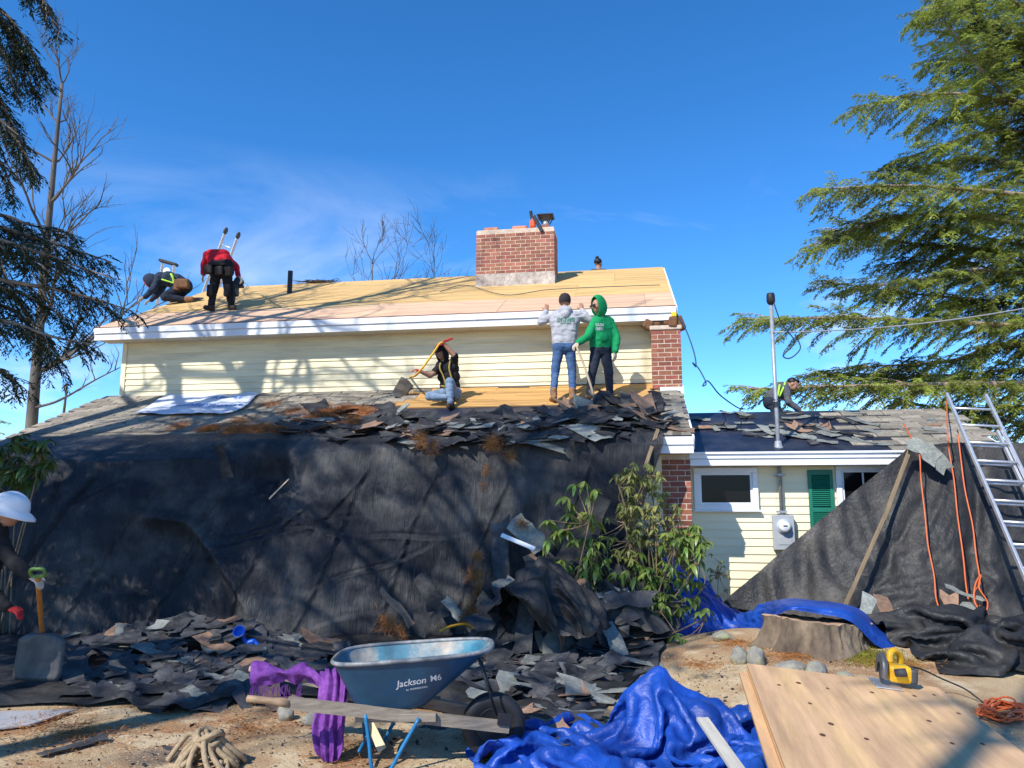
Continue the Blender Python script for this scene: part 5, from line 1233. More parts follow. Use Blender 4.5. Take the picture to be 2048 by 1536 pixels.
lone(1055, 1068, 9.35, 'sh_grey', 5, 'grey shingle with rusty back stuck on the tarp beside the tall rhododendron', TN, 1.6, 1.1)
lone(1065, 1125, 9.3, 'sh_tan', 5, 'rust brown shingle below the stuck grey one on the big tarp', TN, 1.2, .9)
lone(1165, 1065, 9.3, 'sh_dark', 7, 'large dark shingle caught behind the tall rhododendron', TN, .4, 1.8)
lone(448, 925, 9.25, 'sh_dark', 8, 'bent black shingle scrap perched on top of the big tarp', TN, .9, .8, (.5, .3))
lone(150, 1490, 5.35, 'sh_dark', 0, 'flat black shingle scrap alone on the sawdust at lower left', (0, 0, 1), .3, .8)
lone(330, 1505, 5.3, 'sh_dark', 4, 'black shingle scrap on the sawdust beside the coiled rope', (0, 0, 1), .2, .9)
lone(1850, 905, 9.7, 'sh_grey', 2, 'long grey shingle strip hanging over the eave onto the right tarp', TN, 1.6, .95)
lone(1872, 915, 9.68, 'sh_grey', 7, 'second grey shingle strip hanging over the eave nearest the ladder', TN, 1.35, .8)
for i, (x, y, Y, yw) in enumerate(((1735, 1225, 8.75, .2), (1775, 1228, 8.72, .5), (1812, 1235, 8.7, 1.2), (1850, 1232, 8.68, .1), (1905, 1215, 8.7, .4), (1948, 1225, 8.66, .9), (1925, 1185, 8.85, 1.5))):
    o = lone(x, y, Y, ('sh_grey', 'sh_tan', 'sh_grey')[i % 3], i, 'grey shingle lying on the foot of the right tarp behind the stump', (0, -.6, 1), yw, .75); o['group'] = 'shingles at the foot of the right tarp'
# ================================================================ dead pine needles
M['pine'] = leaf_mat('dead_pine_needles', (.36, .135, .045), .45, 6, .15, hue=.015, rough=.7)
def needle_mat_clump(label, spots, seed, ln=.10):
    rg = np.random.default_rng(seed); A, D = [], []
    for p, nrm, r, n, h in spots:
        z = Vector(nrm).normalized(); x = z.orthogonal().normalized(); y = z.cross(x)
        a = rg.uniform(0, 6.28, n); q = np.minimum(rg.rayleigh(.42, n), 1.3) * r * (.75 + .45 * np.sin(a * 3 + rg.uniform(0, 6)) * np.sin(a * 2 + rg.uniform(0, 6)) + .2 * rg.random(n))
        pos = np.array(p) + np.outer(q * np.cos(a), x) * 1 + np.outer(q * np.sin(a), y) + np.outer(rg.random(n) * h * np.clip(1 - (q / r) ** 2, 0, 1), z)
        A.append(pos); dv = rg.normal(0, 1, (n, 3)); zz = np.array(z); dv = dv - np.outer(dv @ zz, zz) * .75; D.append(unit(dv))
    A = np.concatenate(A); D = np.concatenate(D); n = len(A)
    V, F = blades(A, D, np.full(n, ln) * rg.uniform(.5, 1.2, n), np.full(n, .0038), unit(np.cross(D, rg.normal(0, 1, (n, 3)))))
    me = faces_mesh('pine_needles', V, F); me.materials.append(M['pine']); o = put('pine_needles', me); tag(stuff(o), label, 'pine needles')
sp = []
for x, y, r, n, h in ((420, 862, .22, 1500, .03), (470, 865, .3, 2200, .04), (520, 862, .3, 2200, .04), (560, 862, .25, 1500, .03), (610, 845, .25, 1800, .05), (650, 832, .3, 2600, .06), (690, 825, .3, 2600, .06), (720, 830, .3, 2400, .06), (640, 815, .2, 1000, .03), (705, 850, .2, 1500, .05), (850, 872, .25, 1800, .05), (960, 860, .2, 900, .03), (360, 856, .3, 600, .01), (480, 846, .4, 800, .012), (590, 826, .3, 900, .015), (760, 842, .3, 1100, .03), (800, 862, .25, 900, .03), (900, 850, .25, 700, .03), (540, 812, .3, 500, .01), (640, 862, .35, 1300, .03)):
    sp.append((W(hplane(x, y, 0, LZ, LK)) + ln_ * .03, ln_, r, n, h))
needle_mat_clump('rust brown pine needles matted on the lower roof', sp, 1)
sp = [(at(x, y, Y=Y), TN, r, n, .025) for x, y, Y, r, n in ((985, 888, 9.5, .13, 700), (840, 880, 9.6, .14, 500), (865, 893, 9.5, .10, 250), (1020, 912, 9.45, .07, 250), (975, 940, 9.3, .05, 120), (968, 975, 9.25, .04, 90), (955, 1112, 9.15, .06, 260), (952, 1150, 9.08, .10, 600), (962, 1185, 9.0, .11, 650), (950, 1215, 8.95, .12, 650), (935, 1238, 8.9, .12, 500), (775, 1248, 8.95, .12, 500), (800, 1262, 8.8, .10, 300), (1045, 1048, 9.3, .07, 200))]
needle_mat_clump('rust brown pine needle clumps caught on the big tarp', sp, 2)
sp = [(at(x, y, z=.24), (0, 0, 1), r, n, .01) for x, y, r, n in ((1480, 1285, .35, 900), (1580, 1310, .4, 1200), (1700, 1300, .5, 1500), (1400, 1330, .3, 700), (1800, 1330, .4, 900))] + [(at(x, y, z=.02), (0, 0, 1), r, n, .008) for x, y, r, n in ((150, 1470, .6, 1400), (500, 1450, .5, 800), (700, 1500, .5, 700), (80, 1440, .5, 900))]
needle_mat_clump('brown needle litter strewn over the sawdust and stump ground', sp, 3, .06)
# ================================================================ people
def cloth_mat(name, c, rough=.85, var=.2, scale=14, bump=.6, bs=22, **k): return mat(name, c, rough, var, scale, bump=bump, bscale=bs, spec=.25, **k)
M['skin'] = mat('skin', (.42, .22, .14), .55, .12, 12)
M['skin_d'] = mat('tanned_skin', (.34, .17, .105), .55, .12, 12)
M['glove_w'] = cloth_mat('pale_glove', (.50, .42, .34)); M['glove_r'] = cloth_mat('red_glove', (.42, .03, .03))
M['hood_grey'] = cloth_mat('grey_hoodie', (.38, .38, .40)); M['jeans'] = cloth_mat('blue_jeans', (.045, .10, .22), tint=(.10, .17, .30), tint_scale=5, tint_amt=.6)
M['jeans_l'] = cloth_mat('faded_jeans', (.20, .27, .36), tint=(.11, .17, .27), tint_scale=5, tint_amt=.6); M['jeans_d'] = cloth_mat('dark_jeans', (.018, .024, .040))
M['green'] = cloth_mat('green_hoodie', (.006, .26, .085)); M['red'] = cloth_mat('red_shirt', (.50, .012, .025)); M['navy'] = cloth_mat('navy_jacket', (.022, .034, .060))
M['blackc'] = cloth_mat('black_cloth', (.014, .014, .016)); M['boot_t'] = cloth_mat('tan_boot', (.27, .14, .065)); M['boot_d'] = cloth_mat('dark_boot', (.045, .032, .025))
M['char'] = cloth_mat('charcoal_jacket', (.085, .09, .10)); M['hair'] = mat('black_hair', (.012, .010, .010), .5, .2, 40, bump=.4, bscale=90)
M['beanie'] = cloth_mat('dark_beanie', (.03, .025, .025)); M['neon'] = cloth_mat('neon_strap', (.42, .75, .08)); M['yel'] = cloth_mat('yellow_strap', (.42, .30, .07))
M['white_h'] = mat('white_helmet', (.78, .79, .80), .35, .04, 5); M['grey_p'] = cloth_mat('grey_trousers', (.24, .25, .27)); M['leather'] = cloth_mat('brown_leather', (.16, .075, .035), .7)
M['darkl'] = cloth_mat('black_pouch', (.022, .018, .016), .7); M['eye'] = mat('eye_white', (.7, .7, .7), .2, 0, 1); M['iris'] = mat('dark_iris', (.03, .02, .015), .15, 0, 1); M['lip'] = mat('lips', (.36, .14, .11), .5, .05, 5)
M['red_h'] = cloth_mat('red_hood_lining', (.48, .03, .03))

def worn_print(n, w, h, seed, gap=.25):
    """a row of worn block letters, too blurred to read"""
    rg = np.random.default_rng(seed); mb = MB(); cw = w / n
    for i in range(n):
        x0 = -w / 2 + i * cw; x1 = x0 + cw * (1 - gap); st = cw * .24; k = rg.integers(4)
        bars = [(x0, x0 + st, -h / 2, h / 2)]
        if k in (0, 1, 3): bars.append((x1 - st, x1, -h / 2, h / 2 if k else 0))
        if k in (0, 2, 3): bars.append((x0 + st, x1 - (st if k != 2 else 0), h / 2 - st, h / 2))
        if k in (1, 2): bars.append((x0 + st, x1 - (st if k == 1 else 0), -st / 2, st / 2))
        if k in (2, 3): bars.append((x0 + st, x1 - (st if k == 3 else 0), -h / 2, -h / 2 + st))
        for a, b, c, d in bars: mb.add([(a, c, 0), (b, c, 0), (b, d, 0), (a, d, 0)], [(0, 1, 2, 3)])
    bm = bmesh.new(); me = mb.mesh('print'); bm.from_mesh(me); bmesh.ops.subdivide_edges(bm, edges=bm.edges[:], cuts=2, use_grid_fill=True); bm.to_mesh(me); bm.free(); return me
def person(label, loc, rz, bones, blobs=(), voxel=.0095, folds=.0095, seed=1, hands=(), head=None, scale=1.0):
    """bones: (a, b, ra, rb, material); blobs: (centre, radii, euler, material). One continuous body, coloured by nearest limb."""
    root = empty('person', loc, rz); root.scale = (scale,) * 3
    prim = []; mats = []
    def mi(k):
        if k not in mats: mats.append(k)
        return mats.index(k)
    mb = MB()
    def bone(a, b, ra, rb, k):
        a, b = Vector(a), Vector(b); d = b - a; n = 4
        pts = [a + d * t for t in (0, .33, .66, 1)]; mb.tube(pts, [ra + (rb - ra) * t for t in (0, .33, .66, 1)], 14)
        mb.ell(a, (ra,) * 3, seg=12, rings=8); mb.ell(b, (rb,) * 3, seg=12, rings=8)
        prim.append(('b', a, b, ra, rb, mi(k)))
    def blob(c, rad, eu, k):
        Mx = Euler(eu).to_matrix().to_4x4(); mb.ell(c, rad, Mx, 18, 12); prim.append(('e', Vector(c), Mx.to_3x3(), Vector(rad), 0, mi(k)))
    for x in bones: bone(*x)
    for x in blobs: blob(*x)
    for (w, d, up, curl, k) in hands:           # wrist, direction, back-of-hand normal, curl, material
        w, d, up = Vector(w), Vector(d).normalized(), Vector(up); sd = d.cross(up).normalized(); up = sd.cross(d).normalized()
        Mh = Matrix((sd, d, up)).transposed()
        blob(w + d * .045, (.040, .048, .017), Mh.to_euler(), k)
        for i, (o, l) in enumerate(((-.029, .068), (-.010, .078), (.010, .073), (.028, .056))):
            p = w + d * .082 + sd * o; dd = d.copy()
            for q in range(3):
                dd = (dd * math.cos(curl) - up * math.sin(curl)).normalized() if q or curl > .3 else dd
                up_q = up; e = p + dd * (l * (.45, .32, .26)[q]); bone(p, e, .0100 - .0008 * q, .0096 - .0008 * q, k); p = e
                nu = (up * math.cos(curl) + d * math.sin(curl)); 
        p = w + d * .03 - sd * .034; e = p + (d * .6 - sd * .7 - up * .3).normalized() * .038; bone(p, e, .0125, .0115, k); bone(e, e + (d * .95 - sd * .1 - up * .35).normalized() * .032, .0110, .0095, k)
    if head:                                     # centre, facing direction, tilt up vector, skin
        c, fd, up, k = head; c, fd, up = Vector(c), Vector(fd).normalized(), Vector(up); sd = fd.cross(up).normalized(); up = sd.cross(fd).normalized()
        Mh = Matrix((sd, fd, up)).transposed(); eu = Mh.to_euler(); L = lambda x, y, z: c + sd * x + fd * y + up * z
        blob(L(0, -.008, .022), (.074, .094, .092), eu, k); blob(L(0, .022, -.045), (.056, .066, .062), eu, k); blob(L(0, .040, -.085), (.030, .032, .022), eu, k)
        bone(L(0, .088, .005), L(0, .108, -.026), .008, .013, k); bone(L(-.022, .078, .022), L(.022, .078, .022), .012, .012, k)
        for s in (-1, 1): blob(L(.074 * s, -.005, -.012), (.010, .022, .032), eu, k); blob(L(.04 * s, .058, -.028), (.022, .022, .02), eu, k)
        blob(L(0, .082, -.052), (.022, .010, .006), eu, 'lip')
        mb_e = MB()
        for s in (-1, 1): mb_e.ell(L(.029 * s, .083, .004), (.013, .007, .006), Mh.to_4x4(), 10, 7, 0); mb_e.ell(L(.029 * s, .088, .004), (.005, .004, .005), Mh.to_4x4(), 8, 6, 1)
        obj('eyes', mb_e, [M['eye'], M['iris']], root, smooth=True)
    me0 = mb.mesh('tmp'); o = bpy.data.objects.new('tmp', me0); COL.objects.link(o)
    r = o.modifiers.new('r', 'REMESH'); r.mode = 'VOXEL'; r.voxel_size = voxel; r.use_smooth_shade = True
    sm = o.modifiers.new('s', 'SMOOTH'); sm.factor = .5; sm.iterations = 4
    bpy.context.view_layer.update(); dg = bpy.context.evaluated_depsgraph_get()
    me = bpy.data.meshes.new_from_object(o.evaluated_get(dg)); bpy.data.objects.remove(o); bpy.data.meshes.remove(me0)
    n = len(me.vertices); V = np.empty(n * 3, np.float32); me.vertices.foreach_get('co', V); V = V.reshape(-1, 3).astype(float)
    D = np.empty((len(prim), n))
    for i, p in enumerate(prim):
        if p[0] == 'b':
            a, b = np.array(p[1]), np.array(p[2]); d = b - a; t = np.clip(((V - a) @ d) / max(d @ d, 1e-9), 0, 1)
            D[i] = np.linalg.norm(V - a - t[:, None] * d, axis=1) - (p[3] + (p[4] - p[3]) * t)
        else:
            q = (V - np.array(p[1])) @ np.array(p[2]); rad = np.array(p[3]); k0 = np.linalg.norm(q / rad, axis=1); D[i] = (k0 - 1) * rad.min()
    own = np.array([p[5] for p in prim])[np.argmin(D, 0)]
    N = np.empty(n * 3, np.float32); me.vertex_normals.foreach_get('vector', N); N = N.reshape(-1, 3)
    hard = np.array([k in ('skin', 'skin_d', 'lip', 'hair') or k.startswith('glove') for k in mats])
    amp = np.where(hard[own], 0, folds)
    wq = V * np.array([9, 9, 15.]); fo = 1 - 2 * np.abs(vnoise(wq + 1.2 * fbm(V * 6, seed, 2)[:, None], seed)); V2 = V + N * (amp * (fo * .6 + .8 * fbm(V * 12, seed + 4, 3)))[:, None]
    me.vertices.foreach_set('co', V2.astype(np.float32).reshape(-1))
    vi = np.empty(len(me.loops), np.int32); me.loops.foreach_get('vertex_index', vi); ls = np.empty(len(me.polygons), np.int32); me.polygons.foreach_get('loop_start', ls)
    me.materials.clear()
    for k in mats: me.materials.append(M[k])
    me.polygons.foreach_set('material_index', own[vi[ls]].astype(np.int32)); me.polygons.foreach_set('use_smooth', [True] * len(me.polygons))
    me.update(); me.name = 'body'; body = put('body', me, None, root)
    tag(root, label, 'person'); root['bv'] = 0; del root['bv']
    return root, body
def boot(x, y, z, k, d=(0, 1), l=.2, s=1):
    d = Vector((d[0], d[1], 0)).normalized(); a = Vector((x, y, z)); r = .043 * s
    return [(a + Vector((0, 0, .055)) - d * .055, a + Vector((0, 0, .042)) + d * .11, r, r * .88, k), (a + Vector((0, 0, .022)) - d * .06, a + Vector((0, 0, .020)) + d * .125, .024, .024, k), (a + Vector((0, 0, .16)) - d * .035, a + Vector((0, 0, .06)) - d * .035, .05 * s, .047 * s, k)]
def leg(h, k, a, m, rt=.088, rk=.062, ra=.050): return [(h, k, rt, rk + .004, m), (k, a, rk, ra, m)]
def arm(s, e, w, m, rs=.062, re=.050, rw=.040): return [(s, e, rs, re, m), (e, w, re, rw, m)]
def torso(p, c, n, m, w=.11, wc=.13, sh=None, pm=None):
    p, c, n = Vector(p), Vector(c), Vector(n); o = [(p, c, .125, .145, m), (c, n - (n - c) * .25, .14, .085, m), (n - (n - c) * .3, n + (n - c) * .25, .06, .052, 'skin')]
    return o
def roof_foot(px, py): return W(hplane(px, py, 0, LZ, LK))
V3 = Vector
# ---- grey hoodie, back to the viewer, hands on the roof edge
L0 = roof_foot(1128, 802); dzf = -.02
b = boot(-.17, -.06, .0, 'boot_t', (-.2, 1)) + boot(.125, -.04, .0, 'boot_t', (.3, 1)) + leg((-.075, .0, .86), (-.135, .03, .46), (-.17, -.08, .12), 'jeans') + leg((.095, .0, .86), (.125, .03, .46), (.125, -.06, .12), 'jeans')
b += [((-.07, 0, .86), (.09, 0, .86), .115, .115, 'jeans'), ((-.07, .0, .95), (.09, 0, .95), .115, .115, 'hood_grey'), ((-.07, .02, 1.10), (.10, .02, 1.10), .125, .125, 'hood_grey'), ((-.10, .03, 1.26), (.14, .03, 1.26), .125, .125, 'hood_grey'), ((-.12, .03, 1.36), (.17, .03, 1.36), .085, .085, 'hood_grey'), ((.025, .03, 1.36), (.03, .05, 1.50), .06, .055, 'skin_d')]
b += [((-.055, .01, .94), (-.085, .03, 1.28), .122, .126, 'hood_grey'), ((.08, .01, .94), (.12, .03, 1.28), .122, .126, 'hood_grey'), ((.02, .01, .94), (.02, .03, 1.3), .12, .125, 'hood_grey')]
b += arm((-.14, .03, 1.36), (-.345, .06, 1.27), (-.265, .22, 1.46), 'hood_grey', .075, .062, .046) + arm((.19, .03, 1.37), (.405, .06, 1.30), (.315, .22, 1.48), 'hood_grey', .075, .062, .046)
bl = [((.025, -.03, 1.42), (.115, .085, .085), (0.25, 0, 0), 'hood_grey'), ((.025, -.075, 1.36), (.075, .05, .075), (.2, 0, 0), 'hood_grey')]
pg, bg = person('person in grey hoodie and blue jeans reaching up to the roof edge', L0 + V3((0, -.06, dzf)), 0, b, bl, hands=[((-.255, .235, 1.475), (.1, .2, 1), (0, -1, .2), .35, 'skin_d'), ((.31, .235, 1.495), (-.05, .2, 1), (0, -1, .2), .35, 'skin_d')], head=((.03, .07, 1.58), (0, 1, .05), (0, 0, 1), 'skin_d'), seed=3)
mbh = MB().lathe([(.092, -.035), (.101, -.01), (.103, .03), (.094, .075), (.066, .112), (.03, .128), (.001, .131)], 22, Matrix.Translation((.03, .065, 1.60)) @ Matrix.Diagonal((.93, 1.08, 1, 1)))
obj('beanie', mbh, M['beanie'], pg, smooth=True)
bvh = BVHTree.FromPolygons([v.co for v in bg.data.vertices], [tuple(f.vertices) for f in bg.data.polygons])
M['print_g'] = mat('green_print', (.02, .20, .12), .7, .2, 30); M['print_w'] = mat('white_print', (.62, .62, .62), .7, .15, 30)
FX = Matrix(((1, 0, 0, 0), (0, 0, -1, 0), (0, 1, 0, 0), (0, 0, 0, 1)))
for nn, ww, hh_, z in ((8, .27, .058, 1.265), (9, .16, .018, 1.205)):
    print_on(pg, worn_print(nn, ww, hh_, nn, .12), Matrix.Translation((.03, -.6, z)) @ FX, V3((0, 1, 0)), bvh, M['print_g'], off=.005)
# ---- green hoodie
L1 = roof_foot(1200, 803)
b = boot(-.19, -.02, .0, 'boot_d', (-1, -.4)) + boot(.13, .02, .0, 'boot_d', (-.6, -1)) + leg((-.05, .0, .80), (-.13, -.05, .43), (-.17, .0, .12), 'jeans_d') + leg((.085, .02, .80), (.125, -.04, .43), (.14, .03, .12), 'jeans_d')
b += [((-.04, 0, .80), (.08, .02, .80), .115, .115, 'jeans_d'), ((-.04, 0, .88), (.08, .02, .88), .12, .12, 'green'), ((-.04, 0, 1.0), (.09, .02, 1.0), .125, .125, 'green'), ((-.04, -.02, 1.14), (.11, .02, 1.14), .125, .125, 'green'), ((-.05, -.02, 1.23), (.13, .03, 1.24), .09, .09, 'green'), ((.03, 0, 1.28), (.0, -.03, 1.38), .06, .055, 'skin')]
b += [((-.03, .0, .87), (-.04, -.02, 1.16), .122, .124, 'green'), ((.07, .02, .87), (.10, .02, 1.16), .122, .124, 'green')]
b += arm((-.06, -.04, 1.24), (-.20, -.16, .97), (-.345, -.26, .86), 'green', .075, .062, .045) + arm((.16, .02, 1.24), (.255, -.03, .98), (.215, -.10, .76), 'green', .075, .062, .048)
bl = [((.03, -.12, .97), (.085, .035, .075), (0, 0, -.3), 'green'), ((.04, .04, 1.31), (.09, .08, .06), (0, 0, 0), 'green')]
pgr, bgr = person('person in bright green hooded sweatshirt leaning on a wooden shovel handle', L1 + V3((0, -.10, -.02)), 0, b, bl, hands=[((-.36, -.27, .85), (-.6, -.3, -.55), (-.3, -.3, .8), .6, 'glove_w'), ((.212, -.105, .745), (-.05, -.1, -1), (.6, -.6, 0), .35, 'glove_w')], head=((-.025, -.05, 1.47), (-.85, -.5, -.15), (-.15, -.05, 1), 'skin'), seed=5)
# hood: a shell open towards the face
fd = V3((-.85, -.5, -.15)).normalized(); up = V3((-.15, -.05, 1)); sd = fd.cross(up).normalized(); up = sd.cross(fd); Mh = Matrix((sd, fd, up)).transposed().to_4x4()
def hood_shell(c, Mh, r, mat_, parent, open_=.42, peak=.03, name='hood'):
    V, F = [], []; na, nb = 26, 16
    for j in range(nb):
        ph = math.pi * (open_ * .5 + (1 - open_ * .5) * j / (nb - 1))
        for i in range(na):
            a = 2 * math.pi * i / na; x, zq, y = math.sin(ph) * math.cos(a), math.sin(ph) * math.sin(a), math.cos(ph)
            q = V3((x * r[0], y * r[1], zq * r[2] + (peak * max(0, zq) if zq > 0 else zq * .03)))
            q *= 1 + .03 * noise.noise(q * 22 + V3(c) * 3); V.append(Matrix.Translation(c) @ Mh @ q)
    for j in range(nb - 1):
        for i in range(na): F.append((j * na + i, j * na + (i + 1) % na, (j + 1) * na + (i + 1) % na, (j + 1) * na + i))
    mb = MB().add(V, F); o = obj(name, mb, mat_, parent, smooth=True); m = o.modifiers.new('t', 'SOLIDIFY'); m.thickness = .010; return o
hood_shell(V3((-.01, -.04, 1.465)), Mh, (.118, .135, .142), M['green'], pgr, .62, .045)
obj('sunglasses', MB().cbox((0, .1, .008), (.13, .02, .035), M=Matrix.Translation((-.025, -.05, 1.47)) @ Mh, bev=.006), M['blackmetal'], pgr)
bvh = BVHTree.FromPolygons([v.co for v in bgr.data.vertices], [tuple(f.vertices) for f in bgr.data.polygons])
for nn, z in ((4, 1.155), (5, 1.095)):
    print_on(pgr, worn_print(nn, .13, .042, nn + 7, .2), Matrix.Translation((-.01, -.7, z)) @ FX, V3((0, 1, 0)), bvh, M['print_w'], off=.005)
# ---- seated worker with the yellow handled shovel
L2 = roof_foot(893, 806)
b = boot(.07, -.33, -.16, 'boot_d', (-.25, -1)) + [((-.0, .02, .14), (.10, .02, .14), .12, .12, 'jeans_l')] + leg((.08, .0, .15), (.05, -.28, .27), (.07, -.32, -.04), 'jeans_l', .092, .066, .05) + leg((.0, .0, .14), (-.27, -.18, .06), (.0, -.24, .03), 'jeans_l', .09, .066, .05) + [((.0, -.24, .03), (.10, -.24, .02), .05, .04, 'boot_d')]
b += [((-.02, .03, .26), (.08, .03, .26), .115, .115, 'blackc'), ((-.05, .02, .40), (.07, .02, .40), .12, .12, 'blackc'), ((-.08, 0, .52), (.06, 0, .53), .115, .115, 'blackc'), ((-.12, -.01, .58), (.08, 0, .60), .078, .078, 'blackc'), ((-.03, -.01, .60), (-.07, -.04, .70), .058, .054, 'skin_d')]
b += arm((.09, 0, .60), (.115, -.14, .70), (.115, -.14, .70), 'blackc', .066, .058, .056) + [((.115, -.15, .70), (-.04, -.20, .87), .047, .032, 'skin_d')] + [((-.13, -.02, .57), (-.20, -.08, .46), .062, .056, 'blackc'), ((-.19, -.08, .46), (-.27, -.14, .39), .046, .042, 'skin_d'), ((-.27, -.14, .39), (-.40, -.22, .44), .042, .031, 'skin_d')]
ps, bs_ = person('seated worker in black shirt and faded jeans prying shingles on the lower roof', L2 + V3((.02, -.02, .02)), 0, b, hands=[((-.045, -.20, .875), (-.75, -.1, .1), (.1, -.2, 1), .6, 'glove_r'), ((-.405, -.22, .445), (-.6, -.2, .2), (-.2, -.2, .9), .6, 'glove_r')], head=((-.105, -.07, .775), (-.6, -.75, -.35), (-.2, -.15, 1), 'skin_d'), seed=7)
fd = V3((-.6, -.75, -.35)).normalized(); up = V3((-.2, -.15, 1)); sd = fd.cross(up).normalized(); up = sd.cross(fd); Mh = Matrix.Translation((-.105, -.07, .775)) @ Matrix((sd, fd, up)).transposed().to_4x4()
obj('cap', MB().lathe([(.098, .02), (.102, .05), (.09, .095), (.05, .125), (.001, .13)], 22, Mh @ Matrix.Diagonal((.92, 1.08, 1, 1))).prism([(-.075, .07), (-.06, .155), (0, .18), (.06, .155), (.075, .07)], .028, .036, Mh), M['blackc'], ps, smooth=False)
hood_shell(V3((-.095, -.06, .745)), Matrix((sd, fd, up)).transposed().to_4x4(), (.098, .118, .13), M['blackc'], ps, .7, 0, 'neck_scarf')
mb = MB()
for pth in ([(-.11, -.14, .60), (-.115, -.165, .50), (-.06, -.15, .38), (-.02, -.13, .25)], [(.04, -.13, .63), (.03, -.155, .50), (.06, -.13, .38), (.10, -.12, .24)], [(-.10, -.12, .23), (.02, -.135, .22), (.14, -.10, .23)]):
    P_ = catmull(pth, 6)
    for q in range(len(P_) - 1): mb.tube([P_[q], P_[q+1]], .012, 6)
obj('harness_strap', mb, M['yel'], ps, smooth=True)
# ---- red shirt, bent, back to the viewer, on the upper roof
def up_foot(px, py): return W(hplane(px, py, EN, EZ, UK))
L3 = up_foot(437, 622); UKs = UK
b = boot(-.13, -.05, .0, 'boot_d', (-.4, -.8)) + boot(.19, .10, .045, 'boot_d', (.7, -.6)) + leg((-.08, .0, .72), (-.125, .03, .40), (-.125, -.03, .12), 'blackc', .10, .07, .056) + leg((.10, .02, .72), (.14, .03, .42), (.185, .10, .17), 'blackc', .10, .07, .056)
b += [((-.09, 0, .74), (.11, 0, .74), .125, .125, 'blackc'), ((-.10, .03, .86), (.10, .03, .86), .125, .12, 'blackc'), ((-.18, .12, .97), (.04, .10, .97), .125, .13, 'red'), ((-.28, .22, 1.10), (-.05, .20, 1.10), .125, .125, 'red'), ((-.05, .06, .92), (-.16, .22, 1.10), .13, .125, 'red'), ((-.37, .28, 1.14), (-.10, .27, 1.15), .085, .085, 'red'), ((-.26, .30, 1.14), (-.33, .38, 1.14), .058, .055, 'skin')]
b += arm((-.38, .27, 1.13), (-.41, .22, .94), (-.40, .20, .76), 'red', .068, .055, .042) + arm((-.08, .28, 1.14), (.14, .36, .95), (.24, .22, .72), 'red', .068, .055, .042)
pr_, br_ = person('stooping worker in red shirt and black trousers standing on the upper roof', L3 + V3((0, .0, -.01)), 0, b, hands=[((-.40, .195, .75), (-.05, 0, -1), (-1, 0, 0), .3, 'glove_w'), ((.25, .20, .71), (.3, -.3, -.8), (.5, -.5, 0), .6, 'glove_w')], head=((-.36, .42, 1.15), (-.3, .6, -.6), (0, .5, .8), 'skin'), seed=9, scale=1.06)
fd = V3((-.3, .6, -.6)).normalized(); up = V3((0, .5, .8)); sd = fd.cross(up).normalized(); up = sd.cross(fd); Mh = Matrix((sd, fd, up)).transposed().to_4x4()
hood_shell(V3((-.355, .405, 1.155)), Mh, (.112, .128, .13), M['char'], pr_, .6, .01, 'hood')
mb = MB().cbox((-.17, -.13, .74), (.15, .09, .17), bev=.025).cbox((.03, -.15, .71), (.14, .08, .17), bev=.025).cbox((.17, -.08, .71), (.12, .12, .18), bev=.025).cbox((-.03, -.125, .845), (.32, .04, .05), bev=.012)
tb_ = obj('tool_pouch', mb, M['darkl'], pr_)
mb = MB().cbox((-.145, -.05, .37), (.12, .11, .22), bev=.03).cbox((.15, -.03, .38), (.12, .11, .22), bev=.03); obj('knee_pad', mb, M['blackc'], pr_)
# nail gun in his right hand
ng = empty('nail_gun', L3 + V3((.27, .08, .30)))
obj('gun_body', MB().cbox((0, 0, .16), (.12, .10, .30), bev=.02).cbox((-.02, 0, -.04), (.05, .05, .14), bev=.01), M['blackmetal'], ng); obj('magazine', MB().lathe([(.001, -.05), (.085, -.05), (.085, .05), (.001, .05)], 18, Matrix.Translation((.06, 0, .30)) @ Matrix.Rotation(R(80), 4, 'X')), M['blackmetal'], ng, smooth=False)
obj('grip', MB().cbox((.10, 0, .20), (.12, .05, .05), bev=.012), M['blackmetal'], ng); tag(ng, 'black coil nail gun in the right hand of the red shirted worker', 'nail gun')
# ---- kneeling worker in navy jacket
L4 = up_foot(336, 606)
b = leg((.22, .02, .33), (-.02, -.14, .07), (.30, -.06, .05), 'jeans_d', .10, .07, .05) + leg((.22, .16, .34), (.02, .16, .10), (.32, .18, .10), 'jeans_d', .10, .07, .05) + [((.30, -.06, .05), (.42, -.06, .06), .048, .042, 'boot_t'), ((.32, .18, .10), (.44, .18, .10), .048, .042, 'boot_t')]
b += [((.20, .02, .35), (.20, .16, .35), .13, .13, 'jeans_d'), ((.10, .02, .42), (.10, .16, .42), .125, .125, 'navy'), ((-.05, .02, .46), (-.05, .16, .46), .13, .13, 'navy'), ((-.18, .0, .46), (-.18, .18, .46), .11, .11, 'navy'), ((-.24, .09, .46), (-.32, .09, .45), .06, .055, 'skin')]
b += arm((-.19, -.02, .46), (-.26, -.06, .25), (-.40, -.06, .10), 'navy', .078, .062, .045) + arm((-.19, .18, .46), (-.28, .2, .25), (-.38, .14, .10), 'navy', .078, .062, .045)
pk, bk = person('kneeling worker in navy jacket with red hood lining on the upper roof', L4 + V3((.02, 0, .0)), 0, b, hands=[((-.405, -.06, .095), (-.8, 0, -.4), (-.3, 0, 1), .4, 'glove_w'), ((-.385, .14, .095), (-.8, 0, -.4), (-.3, 0, 1), .4, 'glove_w')], head=((-.40, .09, .42), (-.75, -.1, -.65), (-.6, 0, .8), 'skin'), seed=11, scale=1.17)
fd = V3((-.75, -.1, -.65)).normalized(); up = V3((-.6, 0, .8)); sd = fd.cross(up).normalized(); up = sd.cross(fd); Mh = Matrix((sd, fd, up)).transposed().to_4x4()
